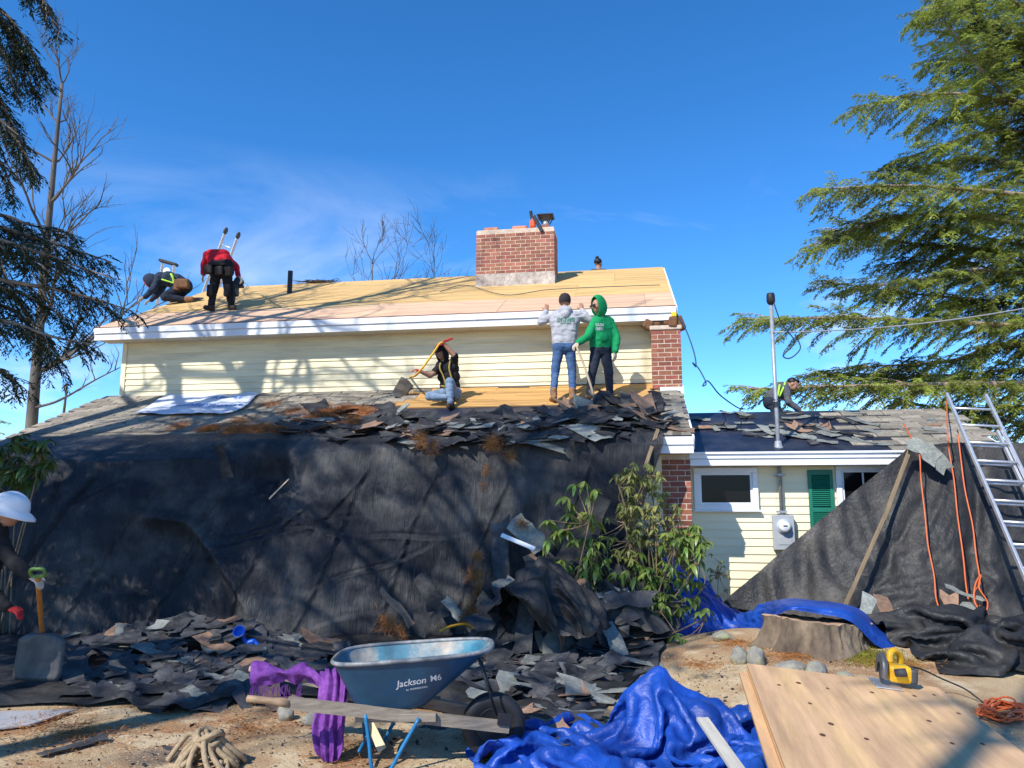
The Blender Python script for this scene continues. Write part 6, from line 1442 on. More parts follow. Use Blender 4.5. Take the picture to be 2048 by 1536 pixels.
hood_shell(V3((-.39, .09, .425)), Mh, (.122, .135, .138), M['navy'], pk, .55, .02, 'hood'); hood_shell(V3((-.405, .09, .418)), Mh, (.110, .122, .122), M['red_h'], pk, .50, .0, 'hood_lining')
obj('tool_pouch', MB().cbox((.28, -.12, .32), (.22, .10, .17), bev=.025).cbox((.17, -.10, .30), (.10, .10, .20), bev=.02), M['leather'], pk)
obj('harness_strap', MB().tube(catmull([(.06, -.13, .50), (.10, -.13, .43), (.12, -.10, .33)], 5), .022, 6).tube(catmull([(-.10, -.12, .40), (.02, -.13, .36), (.12, -.12, .33)], 5), .014, 6), M['neon'], pk, smooth=True)
# ---- head behind the ridge
L5 = W(hl(1197, 540, n=RN + .75)); L5.z = EZ + UK * (2 * RN - EN - (RN + .75) - EN) + EZ * 0 - (EZ - EZ); L5.z = EZ + UK * ((2 * RN - EN) - (RN + .75)); ztop = W(hl(1197, 516, n=RN + .75)).z; H5 = ztop - L5.z
b = boot(-.1, 0, 0, 'boot_d', (0, -1)) + boot(.12, 0, 0, 'boot_d', (0, -1)) + leg((-.08, .05, .42), (-.10, -.15, .30), (-.1, .03, .1), 'jeans_d') + leg((.08, .05, .42), (.10, -.15, .30), (.12, .03, .1), 'jeans_d') + [((-.08, .05, .42), (.08, .05, .42), .12, .12, 'jeans_d'), ((-.08, .0, H5 - .45), (.08, .0, H5 - .45), .13, .13, 'char'), ((0, .04, .45), (0, .0, H5 - .45), .14, .14, 'char'), ((-.13, 0, H5 - .33), (.13, 0, H5 - .33), .08, .08, 'char'), ((0, 0, H5 - .32), (0, 0, H5 - .2), .055, .055, 'skin')]
b += arm((-.15, 0, H5 - .34), (-.26, -.05, H5 - .55), (-.18, -.2, H5 - .6), 'char') + arm((.15, 0, H5 - .34), (.26, -.05, H5 - .55), (.18, -.2, H5 - .6), 'char')
p5, _ = person('dark haired person whose head shows above the ridge right of the chimney', L5, 0, b, hands=[((-.18, -.2, H5 - .6), (0, -1, -.2), (0, 0, 1), .4, 'skin'), ((.18, -.2, H5 - .6), (0, -1, -.2), (0, 0, 1), .4, 'skin')], head=((0, 0, H5 - .125), (.75, .6, -.1), (0, 0, 1), 'skin'), seed=13, voxel=.012)
obj('hair', MB().ell((-.012, -.012, H5 - .09), (.092, .095, .085)).ell((-.03, -.03, H5 - .0), (.042, .042, .04)), M['hair'], p5, smooth=True)
# ---- worker on the far slope of the wing
L6 = W(hl(1560, 820, n=WRN + .55)); L6.z = WRZ - WK * .55; zt6 = W(hl(1590, 757, n=WRN + .55)).z; H6 = zt6 - L6.z
b = boot(-.2, 0, 0, 'boot_d', (.3, -1)) + boot(.0, .1, 0, 'boot_d', (.3, -1)) + leg((-.16, .0, H6 - .42), (-.10, -.12, (H6 - .4) * .5), (-.2, .03, .1), 'jeans_d') + leg((-.08, .1, H6 - .42), (.0, .0, (H6 - .4) * .5), (.0, .1, .1), 'jeans_d') + [((-.16, 0, H6 - .42), (-.08, .08, H6 - .42), .125, .125, 'jeans_d'), ((-.10, .03, H6 - .32), (.0, .03, H6 - .24), .135, .135, 'char'), ((.0, .03, H6 - .23), (.10, .03, H6 - .17), .13, .12, 'char'), ((.08, -.08, H6 - .18), (.12, .14, H6 - .18), .085, .085, 'char'), ((.13, .0, H6 - .15), (.19, -.02, H6 - .13), .055, .052, 'skin')]
b += arm((.09, -.09, H6 - .18), (.10, -.16, H6 - .42), (.26, -.18, H6 - .56), 'char', .07, .058, .042) + arm((.13, .15, H6 - .18), (.22, .15, H6 - .4), (.32, .0, H6 - .55), 'char', .07, .058, .042)
p6, _ = person('worker in charcoal top with neon harness bending over the wing ridge behind the mast', L6, 0, b, hands=[((.27, -.185, H6 - .57), (.8, -.1, -.5), (0, 0, 1), .4, 'skin'), ((.33, 0, H6 - .56), (.8, -.1, -.5), (0, 0, 1), .4, 'skin')], head=((.24, -.03, H6 - .105), (.85, -.45, -.35), (.35, 0, .9), 'skin_d'), seed=15, voxel=.0105)
fd = V3((.85, -.45, -.35)).normalized(); up = V3((.35, 0, .9)); sd = fd.cross(up).normalized(); up = sd.cross(fd); Mh = Matrix.Translation((.24, -.03, H6 - .105)) @ Matrix((sd, fd, up)).transposed().to_4x4()
obj('hair', MB().ell((0, 0, 0), (.084, .088, .078), Mh @ Matrix.Translation((0, -.026, .045))).ell((0, 0, 0), (.075, .04, .035), Mh @ Matrix.Translation((0, .052, .075))), M['hair'], p6, smooth=True)
obj('harness_strap', MB().tube(catmull([(-.04, -.11, H6 - .33), (.03, -.135, H6 - .18), (.08, -.10, H6 - .08)], 6), .018, 6).tube(catmull([(-.14, -.12, H6 - .42), (-.07, -.13, H6 - .30), (-.02, -.11, H6 - .12)], 6), .018, 6), M['neon'], p6, smooth=True)
# ---- worker in the white hard hat at the left edge
L7 = at(-88, 1392, z=.03); L7.z = -.02
b = boot(-.10, .0, .0, 'boot_d', (.6, -.4)) + boot(.10, .12, .0, 'boot_d', (.8, -.3)) + leg((-.09, .0, .86), (-.06, -.07, .47), (-.10, .0, .12), 'grey_p', .10, .072, .06) + leg((.08, .05, .86), (.085, .0, .47), (.08, .08, .12), 'grey_p', .10, .072, .06)
b += [((-.08, .02, .87), (.08, .04, .87), .125, .125, 'grey_p'), ((-.08, .02, .97), (.08, .04, .97), .13, .13, 'blackc'), ((-.08, .02, 1.12), (.10, .04, 1.12), .135, .135, 'blackc'), ((-.10, .02, 1.28), (.13, .02, 1.28), .125, .125, 'blackc'), ((-.10, .02, 1.36), (.20, .02, 1.38), .085, .085, 'blackc'), ((.12, .02, 1.40), (.27, .0, 1.50), .065, .055, 'blackc')]
b += arm((.17, .02, 1.37), (.38, -.03, 1.14), (.60, -.12, 1.04), 'blackc', .075, .06, .045) + arm((-.15, .0, 1.37), (.20, -.20, 1.02), (.50, -.22, .80), 'blackc', .075, .06, .045)
p7, b7 = person('worker in white hard hat and dark jacket holding a shovel at the left edge', L7, 0, b, hands=[((.61, -.125, 1.03), (.8, -.2, -.35), (.2, -.3, .9), .65, 'glove_w'), ((.51, -.22, .79), (.8, 0, -.3), (.2, -.3, .9), .65, 'glove_r')], head=((.30, -.01, 1.55), (.7, .7, -.3), (.15, 0, 1), 'skin'), seed=17)
fd = V3((.8, .5, -.3)).normalized(); up = V3((.25, 0, 1)); sd = fd.cross(up).normalized(); up = sd.cross(fd); Mh = Matrix.Translation((.30, -.01, 1.575)) @ Matrix((sd, fd, up)).transposed().to_4x4()
hh = obj('hard_hat', MB().lathe([(.200, -.035), (.195, -.018), (.155, .012), (.135, .02), (.132, .05), (.115, .10), (.08, .135), (.04, .15), (.001, .153)], 30, Mh @ Matrix.Diagonal((.92, 1.12, 1, 1))), M['white_h'], p7, smooth=True)
hh.modifiers.new('t', 'SOLIDIFY').thickness = .006
obj('crest', MB().tube([Mh @ V3((0, y, .153 - 4.2 * y * y)) for y in np.linspace(-.12, .12, 9)], .014, 8), M['white_h'], hh, smooth=True)

# ================================================================ tools on the roof
def tag2(o, l, c): return tag(o, l, c)
M['wood_h'] = mat('worn_wooden_handle', (.55, .42, .28), .7, .2, 6, (4, 4, .6), bump=.2); M['yel_h'] = mat('yellow_handle', (.72, .36, .03), .45, .1, 6); M['steel'] = mat('worn_steel', (.12, .115, .11), .5, .3, 9, metal=.3, tint=(.16, .12, .09), tint_scale=5, tint_amt=.6)
M['orange_h'] = mat('orange_handle', (.50, .19, .04), .6, .2, 7); M['green_pl'] = mat('green_plastic', (.12, .24, .05), .5, .1, 6)
def shovel(label, shaft, blade, hm, grip=None, grip_mat=None, scoop=.02, rad=.017, blade_mat='steel', extra=None):
    """shaft: world polyline grip -> socket; blade: centre line end, width"""
    base = V3(blade[0]); root = empty('shovel', base); P_ = [V3(p) - base for p in shaft]
    obj('shaft', MB().tube(catmull(P_, 6), rad, 10), hm, root, smooth=True)
    s, e = P_[-1], V3((0, 0, 0)); ax = (e - s).normalized(); side = V3(blade[1]).normalized(); side = (side - ax * side.dot(ax)).normalized(); nr = side.cross(ax); w, Ls = blade[2], (e - s).length
    G = np.zeros((14, 11, 3))
    for i in range(14):
        t = i / 13; hw = w * .5 * min(1, (.45 + 4.5 * t) if t < .13 else 1.0) * (1 if t < .85 else 1 - .10 * ((t - .85) / .15) ** 2)
        for j in range(11):
            q = j / 10 * 2 - 1; G[i, j] = s + ax * (Ls * t) + side * (hw * q) + nr * (scoop * q * q + .02 * math.sin(math.pi * t) * 0 - .03 * (1 - t) ** 2)
    o = put('blade', grid_mesh('blade', G), M[blade_mat], root); o.modifiers.new('t', 'SOLIDIFY').thickness = .004
    obj('socket', MB().tube([s - ax * .13, s, s + ax * Ls * .25], [.021, .024, .012], 10), M[blade_mat], root, smooth=True)
    if grip:
        c = P_[0]; gx = V3(grip); d = (P_[0] - P_[1]).normalized(); pts = [c, c + d * .03 + gx * .055, c + d * .11 + gx * .052, c + d * .12, c + d * .11 - gx * .052, c + d * .03 - gx * .055, c]
        obj('grip', MB().tube(catmull(pts, 5), .014, 8), grip_mat, root, smooth=True)
    tag(root, label, 'shovel'); return root
q = L2 + V3((.02, -.02, .02))
shovel('yellow handled tear off shovel held by the seated worker', [q + V3((-.06, -.24, .905)), q + V3((-.12, -.245, .875)), q + V3((-.22, -.25, .72)), q + V3((-.455, -.25, .40)), W(hplane(820, 772, 0, LZ, LK)) + ln_ * .16], (W(hplane(796, 800, 0, LZ, LK)) + ln_ * .05, (.8, .0, -.5), .24), M['yel_h'], (.9, .1, .3), M['glove_r'])
q = L1 + V3((0, -.10, -.02))
shovel('long pale wooden shovel handle under the gloved hand of the green hooded person', [q + V3((-.40, -.33, .83)), q + V3((-.27, -.33, .48)), q + V3((-.13, -.33, .03))], (W(hplane(1205, 822, 0, LZ, LK)) + ln_ * .05, (1, 0, 0), .22), M['wood_h'])
q = L7
shp = at(65, 1362, z=.06)
shovel('scoop shovel with green grip standing at the left edge', [q + V3((.70, -.18, 1.03)), (q + V3((.70, -.18, 1.03))).lerp(shp + V3((0.012, .06, .40)), .5), shp + V3((0.012, .06, .40))], (shp, (1, 0, 0), .43), M['orange_h'], (1, 0, 0), M['green_pl'], scoop=.05, rad=.021, blade_mat='steel')
# power saw lying on the chimney crown
cs = empty('chainsaw', W((hl(1066, 455, n=CN + .04).x, CN + .06, CZ1 + .02)), HR)
M['orange_pl'] = mat('orange_plastic', (.75, .10, .03), .4, .1, 8)
obj('saw_body', MB().cbox((-.01, 0, .085), (.12, .13, .16), bev=.035).cbox((0, 0, .17), (.07, .10, .07), bev=.02), M['orange_pl'], cs)
obj('rear_handle', MB().tube(catmull([(-.01, 0, .17), (-.03, 0, .25), (-.045, 0, .34), (-.05, 0, .37)], 5), .032, 10), M['blackmetal'], cs, smooth=True)
obj('bar_cover', MB().cbox((0, 0, 0), (.075, .03, .40), bev=.012, M=Matrix.Translation((.105, -.09, .07)) @ Matrix.Rotation(R(-28), 4, 'Y')), M['blackmetal'], cs)
tag(cs, 'orange chainsaw with black bar cover resting on the main chimney top', 'chainsaw')
# tool belts on the chimney stub
def belt(label, s, n, z, parts, m2=None):
    r = empty('tool_belt', W((s, n, z)), HR)
    for i, (c, sz, rz_) in enumerate(parts): obj('pouch', MB().cbox((0, 0, 0), sz, bev=.03, M=Matrix.Translation(c) @ Matrix.Rotation(rz_, 4, 'Y')), M['leather'], r)
    P_ = catmull([(parts[0][0][0] - .1, -.02, .02), (parts[0][0][0], -.06, .09), (parts[-1][0][0], -.06, .1), (parts[-1][0][0] + .08, 0, .03)], 6); obj('strap', MB().tube(P_, .016, 6), M['leather'], r, smooth=True)
    tag(r, label, 'tool belt'); return r
r_ = belt('brown leather tool belt with yellow tape measure on the chimney stub', .24, -.24, 4.37, [((-.02, -.05, .07), (.20, .16, .15), .4), ((.10, -.08, .03), (.20, .15, .24), -.35), ((.02, -.16, .05), (.14, .08, .18), .1)])
obj('tape_measure', MB().cbox((.04, -.17, .17), (.08, .05, .075), bev=.012), mat('yellow_plastic', (.80, .55, .02), .4, .05, 5), r_)
belt('smaller brown tool belt at the left side of the chimney stub', -.06, -.24, 4.37, [((-.07, -.10, .035), (.15, .12, .16), .5), ((.05, -.05, .07), (.15, .14, .13), -.3)])
# ================================================================ wheelbarrow
M['tray'] = mat('blue_tray_enamel', (.005, .050, .11), .42, .25, 5, tint=(.02, .085, .14), tint_scale=3, tint_amt=.5, spec=.5, bump=.08, bscale=20)
M['tray_in'] = mat('worn_tray_inside', (.03, .155, .225), .55, .4, 7, tint=(.36, .30, .235), tint_scale=3.2, tint_amt=.9, spec=.45, bump=.1, bscale=30)
M['rim'] = mat('worn_tray_rim', (.10, .12, .14), .45, .4, 9, tint=(.38, .36, .34), tint_scale=6, tint_amt=.6)
M['rail'] = mat('weathered_rail_wood', (.24, .20, .155), .8, .3, 6, (.7, 9, 9), bump=.3, bscale=12)
M['gripw'] = mat('worn_grip_wood', (.30, .20, .12), .6, .3, 6, (1, 6, 6)); M['gripn'] = mat('pale_grip_wood', (.62, .47, .29), .6, .2, 6, (1, 6, 6))
M['bluest'] = mat('light_blue_steel', (.015, .16, .34), .4, .2, 9)
wbx = at(925, 1515, z=.0)
wb = empty('wheelbarrow', (wbx.x, 5.18, 0), R(1.5))
tag(wb, 'blue steel wheelbarrow with wooden handles standing in front of the rubble', 'wheelbarrow')
def wl_(px, py, Y): p = at(px, py, Y=Y) - wb.location; return Matrix.Rotation(-R(1.5), 3, 'Z') @ p
# tray: superellipse rings from the bottom to the rim
rear, front = wl_(672, 1300, 5.15).x, wl_(985, 1290, 5.2).x
def tray_ring(t, off=0.0, n=56):
    """t 0 = bottom, 1 = rim"""
    x0 = (rear + .17) * (1 - t) + rear * t; x1 = (front - .42) * (1 - t) + front * t; hw = .20 * (1 - t) + .335 * t; cx, hl_ = (x0 + x1) / 2, (x1 - x0) / 2
    out = []
    for k in range(n):
        a = 2 * math.pi * k / n; c, s_ = math.cos(a), math.sin(a); e = .55
        x = abs(c) ** e * (1 if c > 0 else -1); y = abs(s_) ** e * (1 if s_ > 0 else -1)
        taper = 1 - .16 * (x * .5 + .5)
        z = .335 + (.30 + .07 * (x * .5 + .5) - .0) * t + .02 * (1 - t) * x
        out.append(V3((cx + (hl_ + off) * x, (hw * taper + off) * y, z)))
    return out
def tray_shell(off, name, m, flip, parent, t0=0.0):
    V, F = [], []; n = 56; ts = [0, .06, .14, .3, .5, .7, .85, 1.0]
    c = tray_ring(0, off); ctr = sum(c, V3()) / n
    for i in range(3): V += [ctr.lerp(p, (i + .2) / 3.0) + V3((0, 0, -.012 * 0)) for p in c]
    for t in ts: V += [p + V3((0, 0, -off * .6 if t < .2 else 0)) for p in tray_ring(t ** .85, off)]
    V.append(ctr); R_ = 3 + len(ts)
    for j in range(R_ - 1):
        for k in range(n):
            q = (j * n + k, j * n + (k + 1) % n, (j + 1) * n + (k + 1) % n, (j + 1) * n + k); F.append(q if not flip else q[::-1])
    for k in range(n): F.append((len(V) - 1, (k + 1) % n, k) if not flip else (len(V) - 1, k, (k + 1) % n))
    return obj(name, MB().add(V, F), m, parent, smooth=True)
tray = tray_shell(.0, 'tray', M['tray'], False, wb); tray_shell(-.006, 'tray_lining', M['tray_in'], True, tray)
rr_ = tray_ring(1.0); obj('rim', MB().tube(rr_ + rr_[:2], .014, 8, cap=False), M['rim'], tray, smooth=True)
# lettering
bvh = BVHTree.FromPolygons([v.co for v in tray.data.vertices], [tuple(f.vertices) for f in tray.data.polygons])
M['deco'] = mat('faded_white_decal', (.55, .58, .60), .5, .35, 60)
q = wl_(836, 1366, 4.9)
FXw = Matrix(((1, 0, 0, 0), (0, 0, -1, 0), (0, 1, 0, 0), (0, 0, 0, 1)))
for tx, sz, dx_, dz_, shr in (('Jackson', .060, -.045, .0, .25), ('M6', .055, .105, .022, .1), ('by  PROFESSIONAL', .016, -.01, -.040, .1)):
    print_on(tray, text_mesh(tx, sz, shear=shr), Matrix.Translation((q.x + dx_, -1.0, q.z + dz_)) @ FXw @ Matrix.Rotation(R(8), 4, 'Z'), V3((0, 1, 0)), bvh, M['deco'], off=.003)
# rails: square timber turned round at the grip
for s_, hp, gm in ((-1, wl_(494, 1397, 4.82), 'gripw'), (1, wl_(500, 1337, 5.46), 'gripn')):
    a = hp; e = V3((.20, s_ * .115, .235)); d = (e - a).normalized(); sdv = V3((0, 0, 1)).cross(d).normalized(); upv = d.cross(sdv)
    T = Matrix((d, sdv, upv)).transposed().to_4x4(); T.translation = a; Ln = (e - a).length
    rl = obj('rail', MB().box(.24, Ln + .10, -.019, .019, -.034, .034, M=T), M['rail'], wb)
    obj('handle_grip', MB().tube([T @ V3(p) for p in ((-.005, 0, 0), (.0, 0, 0), (.06, 0, 0), (.15, 0, 0), (.19, 0, 0), (.25, 0, 0))], [.004, .021, .022, .021, .026, .030], 12), M[gm], rl, smooth=True)
    obj('bracket', MB().cbox((Ln + .06, -.03 * s_ * -1, .05), (.09, .012, .07), M=T, bev=.003), M['blackmetal'], rl)
    # leg: bent strap from the rail to the ground and forward again
    lx = wl_(742, 1500, 5.0).x if s_ < 0 else wl_(725, 1450, 5.4).x
    p0 = V3((lx - .03, s_ * .24, .34)); p1 = V3((lx + .03, s_ * .26, .015)); p2 = V3((lx + .12, s_ * .26, .012)); p3 = V3((lx + .30, s_ * .22, .31))
    obj('leg', MB().tube(catmull([p0, p0.lerp(p1, .5), p1, p2, p2.lerp(p3, .5), p3], 5), .012, 8), M['bluest'], wb, smooth=True)
obj('leg_brace', MB().tube([(lx + .06, -.25, .13), (lx + .06, .25, .13)], .009, 8), M['bluest'], wb, smooth=True)
wc = V3((.20, 0, .205)); TW = Matrix.Translation(wc) @ Matrix.Rotation(R(90), 4, 'X')
wh = obj('wheel', MB().lathe([(.012, -.10), (.02, -.10), (.02, .10), (.012, .10)], 14, TW), M['blackmetal'], wb)
prof = [(.115, -.035), (.15, -.048), (.185, -.046), (.203, -.025), (.207, 0), (.203, .025), (.185, .046), (.15, .048), (.115, .035)]
obj('tyre', MB().lathe(prof, 40, TW), M['black'], wh, smooth=True); obj('hub_rim', MB().lathe([(.001, -.02), (.05, -.03), (.10, -.022), (.12, -.036), (.12, .036), (.10, .022), (.05, .03), (.001, .02)], 30, TW), M['blackmetal'], wh, smooth=True)
for a_, b_ in ((tuple(wl_(955, 1310, 5.0)), (.22, -.13, .30)), (tuple(wl_(955, 1305, 5.4)), (.22, .13, .30))): obj('front_brace', MB().tube([a_, b_], .008, 6), M['blackmetal'], wb, smooth=True)
for y_ in (-.20, .20): obj('tray_riser', MB().cbox((rear + .42, y_, .31), (.5, .035, .05), bev=.004), M['rail'], wb)
# ---- purple scarf over the far handle
M['scarf'] = cloth_mat('purple_scarf', (.15, .04, .24), .8, .3, 30, .5, 60, tint=(.24, .08, .34), tint_scale=8, tint_amt=.6)
n1, n2 = 90, 46; G = np.zeros((n2, n1, 3))
rowsA = [[(508, 1372, 5.40), (560, 1366, 5.40), (610, 1372, 5.38), (650, 1388, 5.34), (690, 1395, 5.30)], [(500, 1356, 5.36), (555, 1346, 5.36), (605, 1352, 5.34), (650, 1366, 5.3), (688, 1370, 5.27)], [(503, 1332, 5.42), (555, 1332, 5.42), (605, 1338, 5.4), (650, 1346, 5.36), (684, 1342, 5.32)], [(515, 1334, 5.52), (560, 1336, 5.52), (610, 1344, 5.5), (655, 1350, 5.46), (690, 1350, 5.42)]]
P = interp_grid(pgrid(rowsA), 110, 40); P = crease(P, 61, .075, 5, 16, .02, 7)
sc1 = cloth('scarf', P, M['scarf'], 'purple scarf draped over the far wheelbarrow handle and hanging to the ground', 'scarf')
rowsB = [[(640, 1342, 5.36), (662, 1338, 5.33), (690, 1342, 5.30)], [(640, 1372, 5.28), (666, 1362, 5.22), (694, 1372, 5.2)], [(632, 1420, 5.16), (662, 1420, 5.12), (692, 1420, 5.1)], [(626, 1460, 5.12), (660, 1465, 5.08), (688, 1465, 5.08)], [(634, 1500, 5.10), (660, 1505, 5.06), (686, 1500, 5.08)], [(646, 1526, 5.10), (660, 1528, 5.08), (670, 1522, 5.1)]]
P = interp_grid(pgrid(rowsB), 110, 130); u = np.linspace(0, 1, 110)[None, :].repeat(130, 0); v = np.linspace(0, 1, 130)[:, None].repeat(110, 1); N = grid_normals(P)
P = P + N * (.016 * np.sin(u * 19 + 2.5 * vnoise(np.stack([u * 3, v * 3], -1), 3)) + .006 * np.sin(u * 43 + 4 * v + 3 * vnoise(np.stack([u * 5, v * 4], -1), 5)) + .01 * fbm(np.stack([u * 6, v * 6], -1), 6))[..., None]
bq = np.array(sc1.location); put('hanging_end', grid_mesh('hanging_end', above_ground(P) - bq), M['scarf'], sc1)
mb = MB()
for k in range(34):
    a = at(502 + k * 3.1 if k < 26 else 570 + k, 1368 + 8 * random.random(), Y=5.36) - V3(bq); mb.tube(catmull([a, a + V3((random.gauss(0, .006), -.01, -.03)), a + V3((random.gauss(0, .015), -.012, -.06 - .03 * random.random()))], 3), .0022, 4)
stuff(obj('fringe', mb, M['scarf'], sc1))
# ================================================================ rope, small blue thing, metal sheet
M['rope'] = mat('tan_rope', (.34, .25, .15), .85, .3, 30, bump=.5, bscale=120)
rc = at(415, 1530, z=.02); ro = empty('rope_coil', (rc.x, rc.y, gz(rc.x, rc.y)))
rgq = np.random.default_rng(4)
for k in range(15):
    a = k * 2.399; w = .15 + .05 * rgq.random(); pts = [V3((.03 * math.cos(a), .03 * math.sin(a), .22 - .003 * k)), V3((w * .55 * math.cos(a), w * .55 * math.sin(a), .17 - .05 * rgq.random())), V3((w * math.cos(a + .25), w * .9 * math.sin(a + .25), .06)), V3((w * 1.1 * math.cos(a + .5), w * 1.0 * math.sin(a + .5), .022)), V3((w * .8 * math.cos(a + .8), w * .8 * math.sin(a + .8), .03 + .05 * rgq.random()))]
    obj('rope_turn', MB().tube(catmull(pts, 6), .017, 8), M['rope'], ro, smooth=True)
for k in range(4):
    z = .17 + .03 * (k // 2); pts = [V3(((.07 + .012 * (k % 2)) * math.cos(t), (.07 + .012 * (k % 2)) * math.sin(t), z + .02 * math.sin(t * 2 + k))) for t in np.linspace(0, 6.28, 20)]
    obj('rope_turn', MB().tube(pts, .017, 8), M['rope'], ro, smooth=True)
pts = [V3((-.05, .02, .16)), V3((-.14, .05, .19)), V3((-.20, .02, .12)), V3((-.24, -.02, .05))]; obj('rope_end', MB().tube(catmull(pts, 6), .017, 8), M['rope'], ro, smooth=True)
tag(ro, 'tan rope coil tied in a bundle on the sawdust', 'rope')
sp_ = at(492, 1270, z=.3); bs = empty('blue_scoop', (sp_.x, sp_.y, sp_.z - .1)); M['bpl'] = mat('blue_plastic', (.01, .10, .55), .35, .1, 6)
obj('bowl', MB().lathe([(.001, -.02), (.04, -.015), (.06, .02), (.062, .05), (.055, .05), (.05, .02), (.001, -.008)], 20, Matrix.Translation((-.06, 0, .12)) @ Matrix.Rotation(R(60), 4, 'X')), M['bpl'], bs, smooth=True)
obj('handle', MB().tube(catmull([(-.04, 0, .09), (.02, -.02, .03), (.09, -.02, .04), (.14, -.03, .0)], 6), [.02] * 7 + [.03] * 6 + [.02] * 6, 8), M['bpl'], bs, smooth=True); tag(bs, 'small bright blue plastic scoop lying on the left shingle heap', 'scoop')
c0, c1, c2, c3 = at(-120, 1425, z=.03), at(150, 1418, z=.03), at(60, 1448, z=.03), at(-150, 1475, z=.03)
mb = MB(); mt = (c0 + c1 + c2 + c3) / 4; mb.prism([((p - mt).x, (p - mt).y) for p in (c3, c2, c1, c0)], 0, .012); o = obj('sheet_metal', mb, mat('dull_sheet_metal', (.42, .42, .43), .6, .2, 4, metal=.2, tint=(.3, .28, .25), tint_scale=3, tint_amt=.5), loc=(mt.x, mt.y, float(gz(mt.x, mt.y)) + .015)); tag(o, 'flat pale grey sheet lying on the ground at the lower left edge', 'sheet')
# ================================================================ plywood stack and circular saw
PA, PB = at(1494, 1326, z=.50), at(1876, 1374, z=.40); ax_ = (PB - PA).normalized(); tow = at(1650, 1545, z=.47) - PA; ay_ = (tow - ax_ * tow.dot(ax_)).normalized(); an_ = ax_.cross(-ay_).normalized()
if an_.z < 0: an_ = -an_
PW = max(1.22, min(1.45, (PB - PA).length))
M['ply_s'] = mat('fresh_plywood', (.58, .36, .195), .75, .3, 1.8, (6, .5, 5), bump=.12, bscale=10, tint=(.72, .47, .21), tint_scale=1.1, tint_amt=.7, rnd=.04)
M['ply_e'] = mat('plywood_edge', (.46, .27, .12), .8, .4, 3, (1, 1, 60), rnd=.2); M['knot'] = mat('plywood_knot', (.11, .05, .025), .8, .3, 20); M['gpaint'] = mat('green_edge_paint', (.02, .20, .10), .6, .3, 12)
nsh = 10; th = .0185
for k in range(nsh):
    org = PA - an_ * (th * k) + ax_ * random.uniform(-.012, .012) + ay_ * random.uniform(-.02, .02) - ax_ * (.045 if k in (3, 4) else 0)
    Tm = Matrix((ax_, ay_, an_)).transposed().to_4x4(); Tm.translation = org
    mb = MB().box(0, PW, 0, 2.44, -th + .0025, 0); me = mb.mesh('plywood_sheet'); me.materials.append(M['ply_s']); me.materials.append(M['ply_e'])
    for f in me.polygons: f.material_index = 0 if abs(f.normal.z) > .5 else 1
    o = put('plywood_sheet', me); o.matrix_world = Tm
    nth = ['topmost', 'second', 'third', 'fourth', 'fifth', 'sixth', 'seventh', 'eighth', 'ninth', 'bottom'][k]
    tag(o, f'{nth} plywood sheet of the stack at the lower right' + (', the saw stands on it' if k == 0 else ''), 'plywood', 'plywood sheets in the stack')
    if k == 0:
        top = o; rgk = np.random.default_rng(8)
        for (px_, py_) in ((1558, 1370), (1597, 1366), (1620, 1407), (1645, 1470), (1662, 1448), (1733, 1478), (1744, 1385), (1829, 1392), (1868, 1390), (1858, 1442), (1904, 1487), (1917, 1427), (1655, 1377), (1965, 1488)):
            dd_ = ray(px_, py_); o0 = V3((0, 0, CAMZ)); t = (PA - o0).dot(an_) / dd_.dot(an_); lp = Tm.inverted() @ (o0 + dd_ * t)
            if 0.02 < lp.x < PW - .02 and .02 < lp.y < 2.42: obj('knot', MB().lathe([(.001, .0015), (rgk.uniform(.010, .017), .0012)], 10, Matrix.Translation((lp.x, lp.y, 0)) @ Matrix.Diagonal((1, 1.7, 1, 1))), M['knot'], o)
    if k in (4, 5, 7):
        for q_ in range(4): y0_ = .1 + .5 * q_ + random.uniform(0, .2); obj('paint_mark', MB().box(-.0015, -.0008, y0_, y0_ + random.uniform(.2, .4), -th + .004, -.003), M['gpaint'], o)
for i, yb in enumerate((.25, 2.1)):
    p = PA - an_ * (th * nsh) + ay_ * yb; c = p + ax_ * PW / 2; g0 = float(gz(c.x, c.y)); h_ = max(.04, c.z - g0 - .02)
    o = obj('bearer', MB().cbox((0, 0, 0), (PW, .09, h_)), M['wood_h']); o.location = (c.x, c.y, c.z - h_ / 2 - .03); o.rotation_euler = (0, -math.atan2(ax_.z, math.hypot(ax_.x, ax_.y)) * -1 * -1, math.atan2(ax_.y, ax_.x)); tag(o, ('wooden bearer under the far end of the plywood stack', 'wooden bearer under the near end of the plywood stack')[i], 'timber')
dd_ = ray(1790, 1372); t = (PA - V3((0, 0, CAMZ))).dot(an_) / dd_.dot(an_); spt = V3((0, 0, CAMZ)) + dd_ * t
sw = empty('circular_saw', spt + an_ * .002); sw.rotation_euler = (0, math.atan2(-ax_.z, 1), R(-14))
M['yelp'] = mat('yellow_saw_plastic', (.80, .42, .015), .4, .08, 8); M['sawm'] = mat('cast_guard_metal', (.17, .16, .15), .45, .2, 9, metal=.5); M['sawd'] = mat('saw_dark_rubber', (.05, .05, .055), .6, .2, 9)
S1 = .98; sw.scale = (S1,) * 3
obj('base_plate', MB().cbox((-.06, -.0, .004), (.17, .29, .006), bev=.002), M['alu'], sw)
TG = Matrix.Translation((-.085, .0, .095)) @ Matrix.Rotation(R(90), 4, 'Y')
prof = [(.05, -.018), (.100, -.020), (.112, -.012), (.112, .012), (.100, .020), (.05, .018)]
gv = MB(); n_ = 30
for rr2, hh2 in prof: gv.v += [tuple(TG @ V3((rr2 * math.cos(a), rr2 * math.sin(a), hh2))) for a in np.linspace(R(70), R(290), n_)]
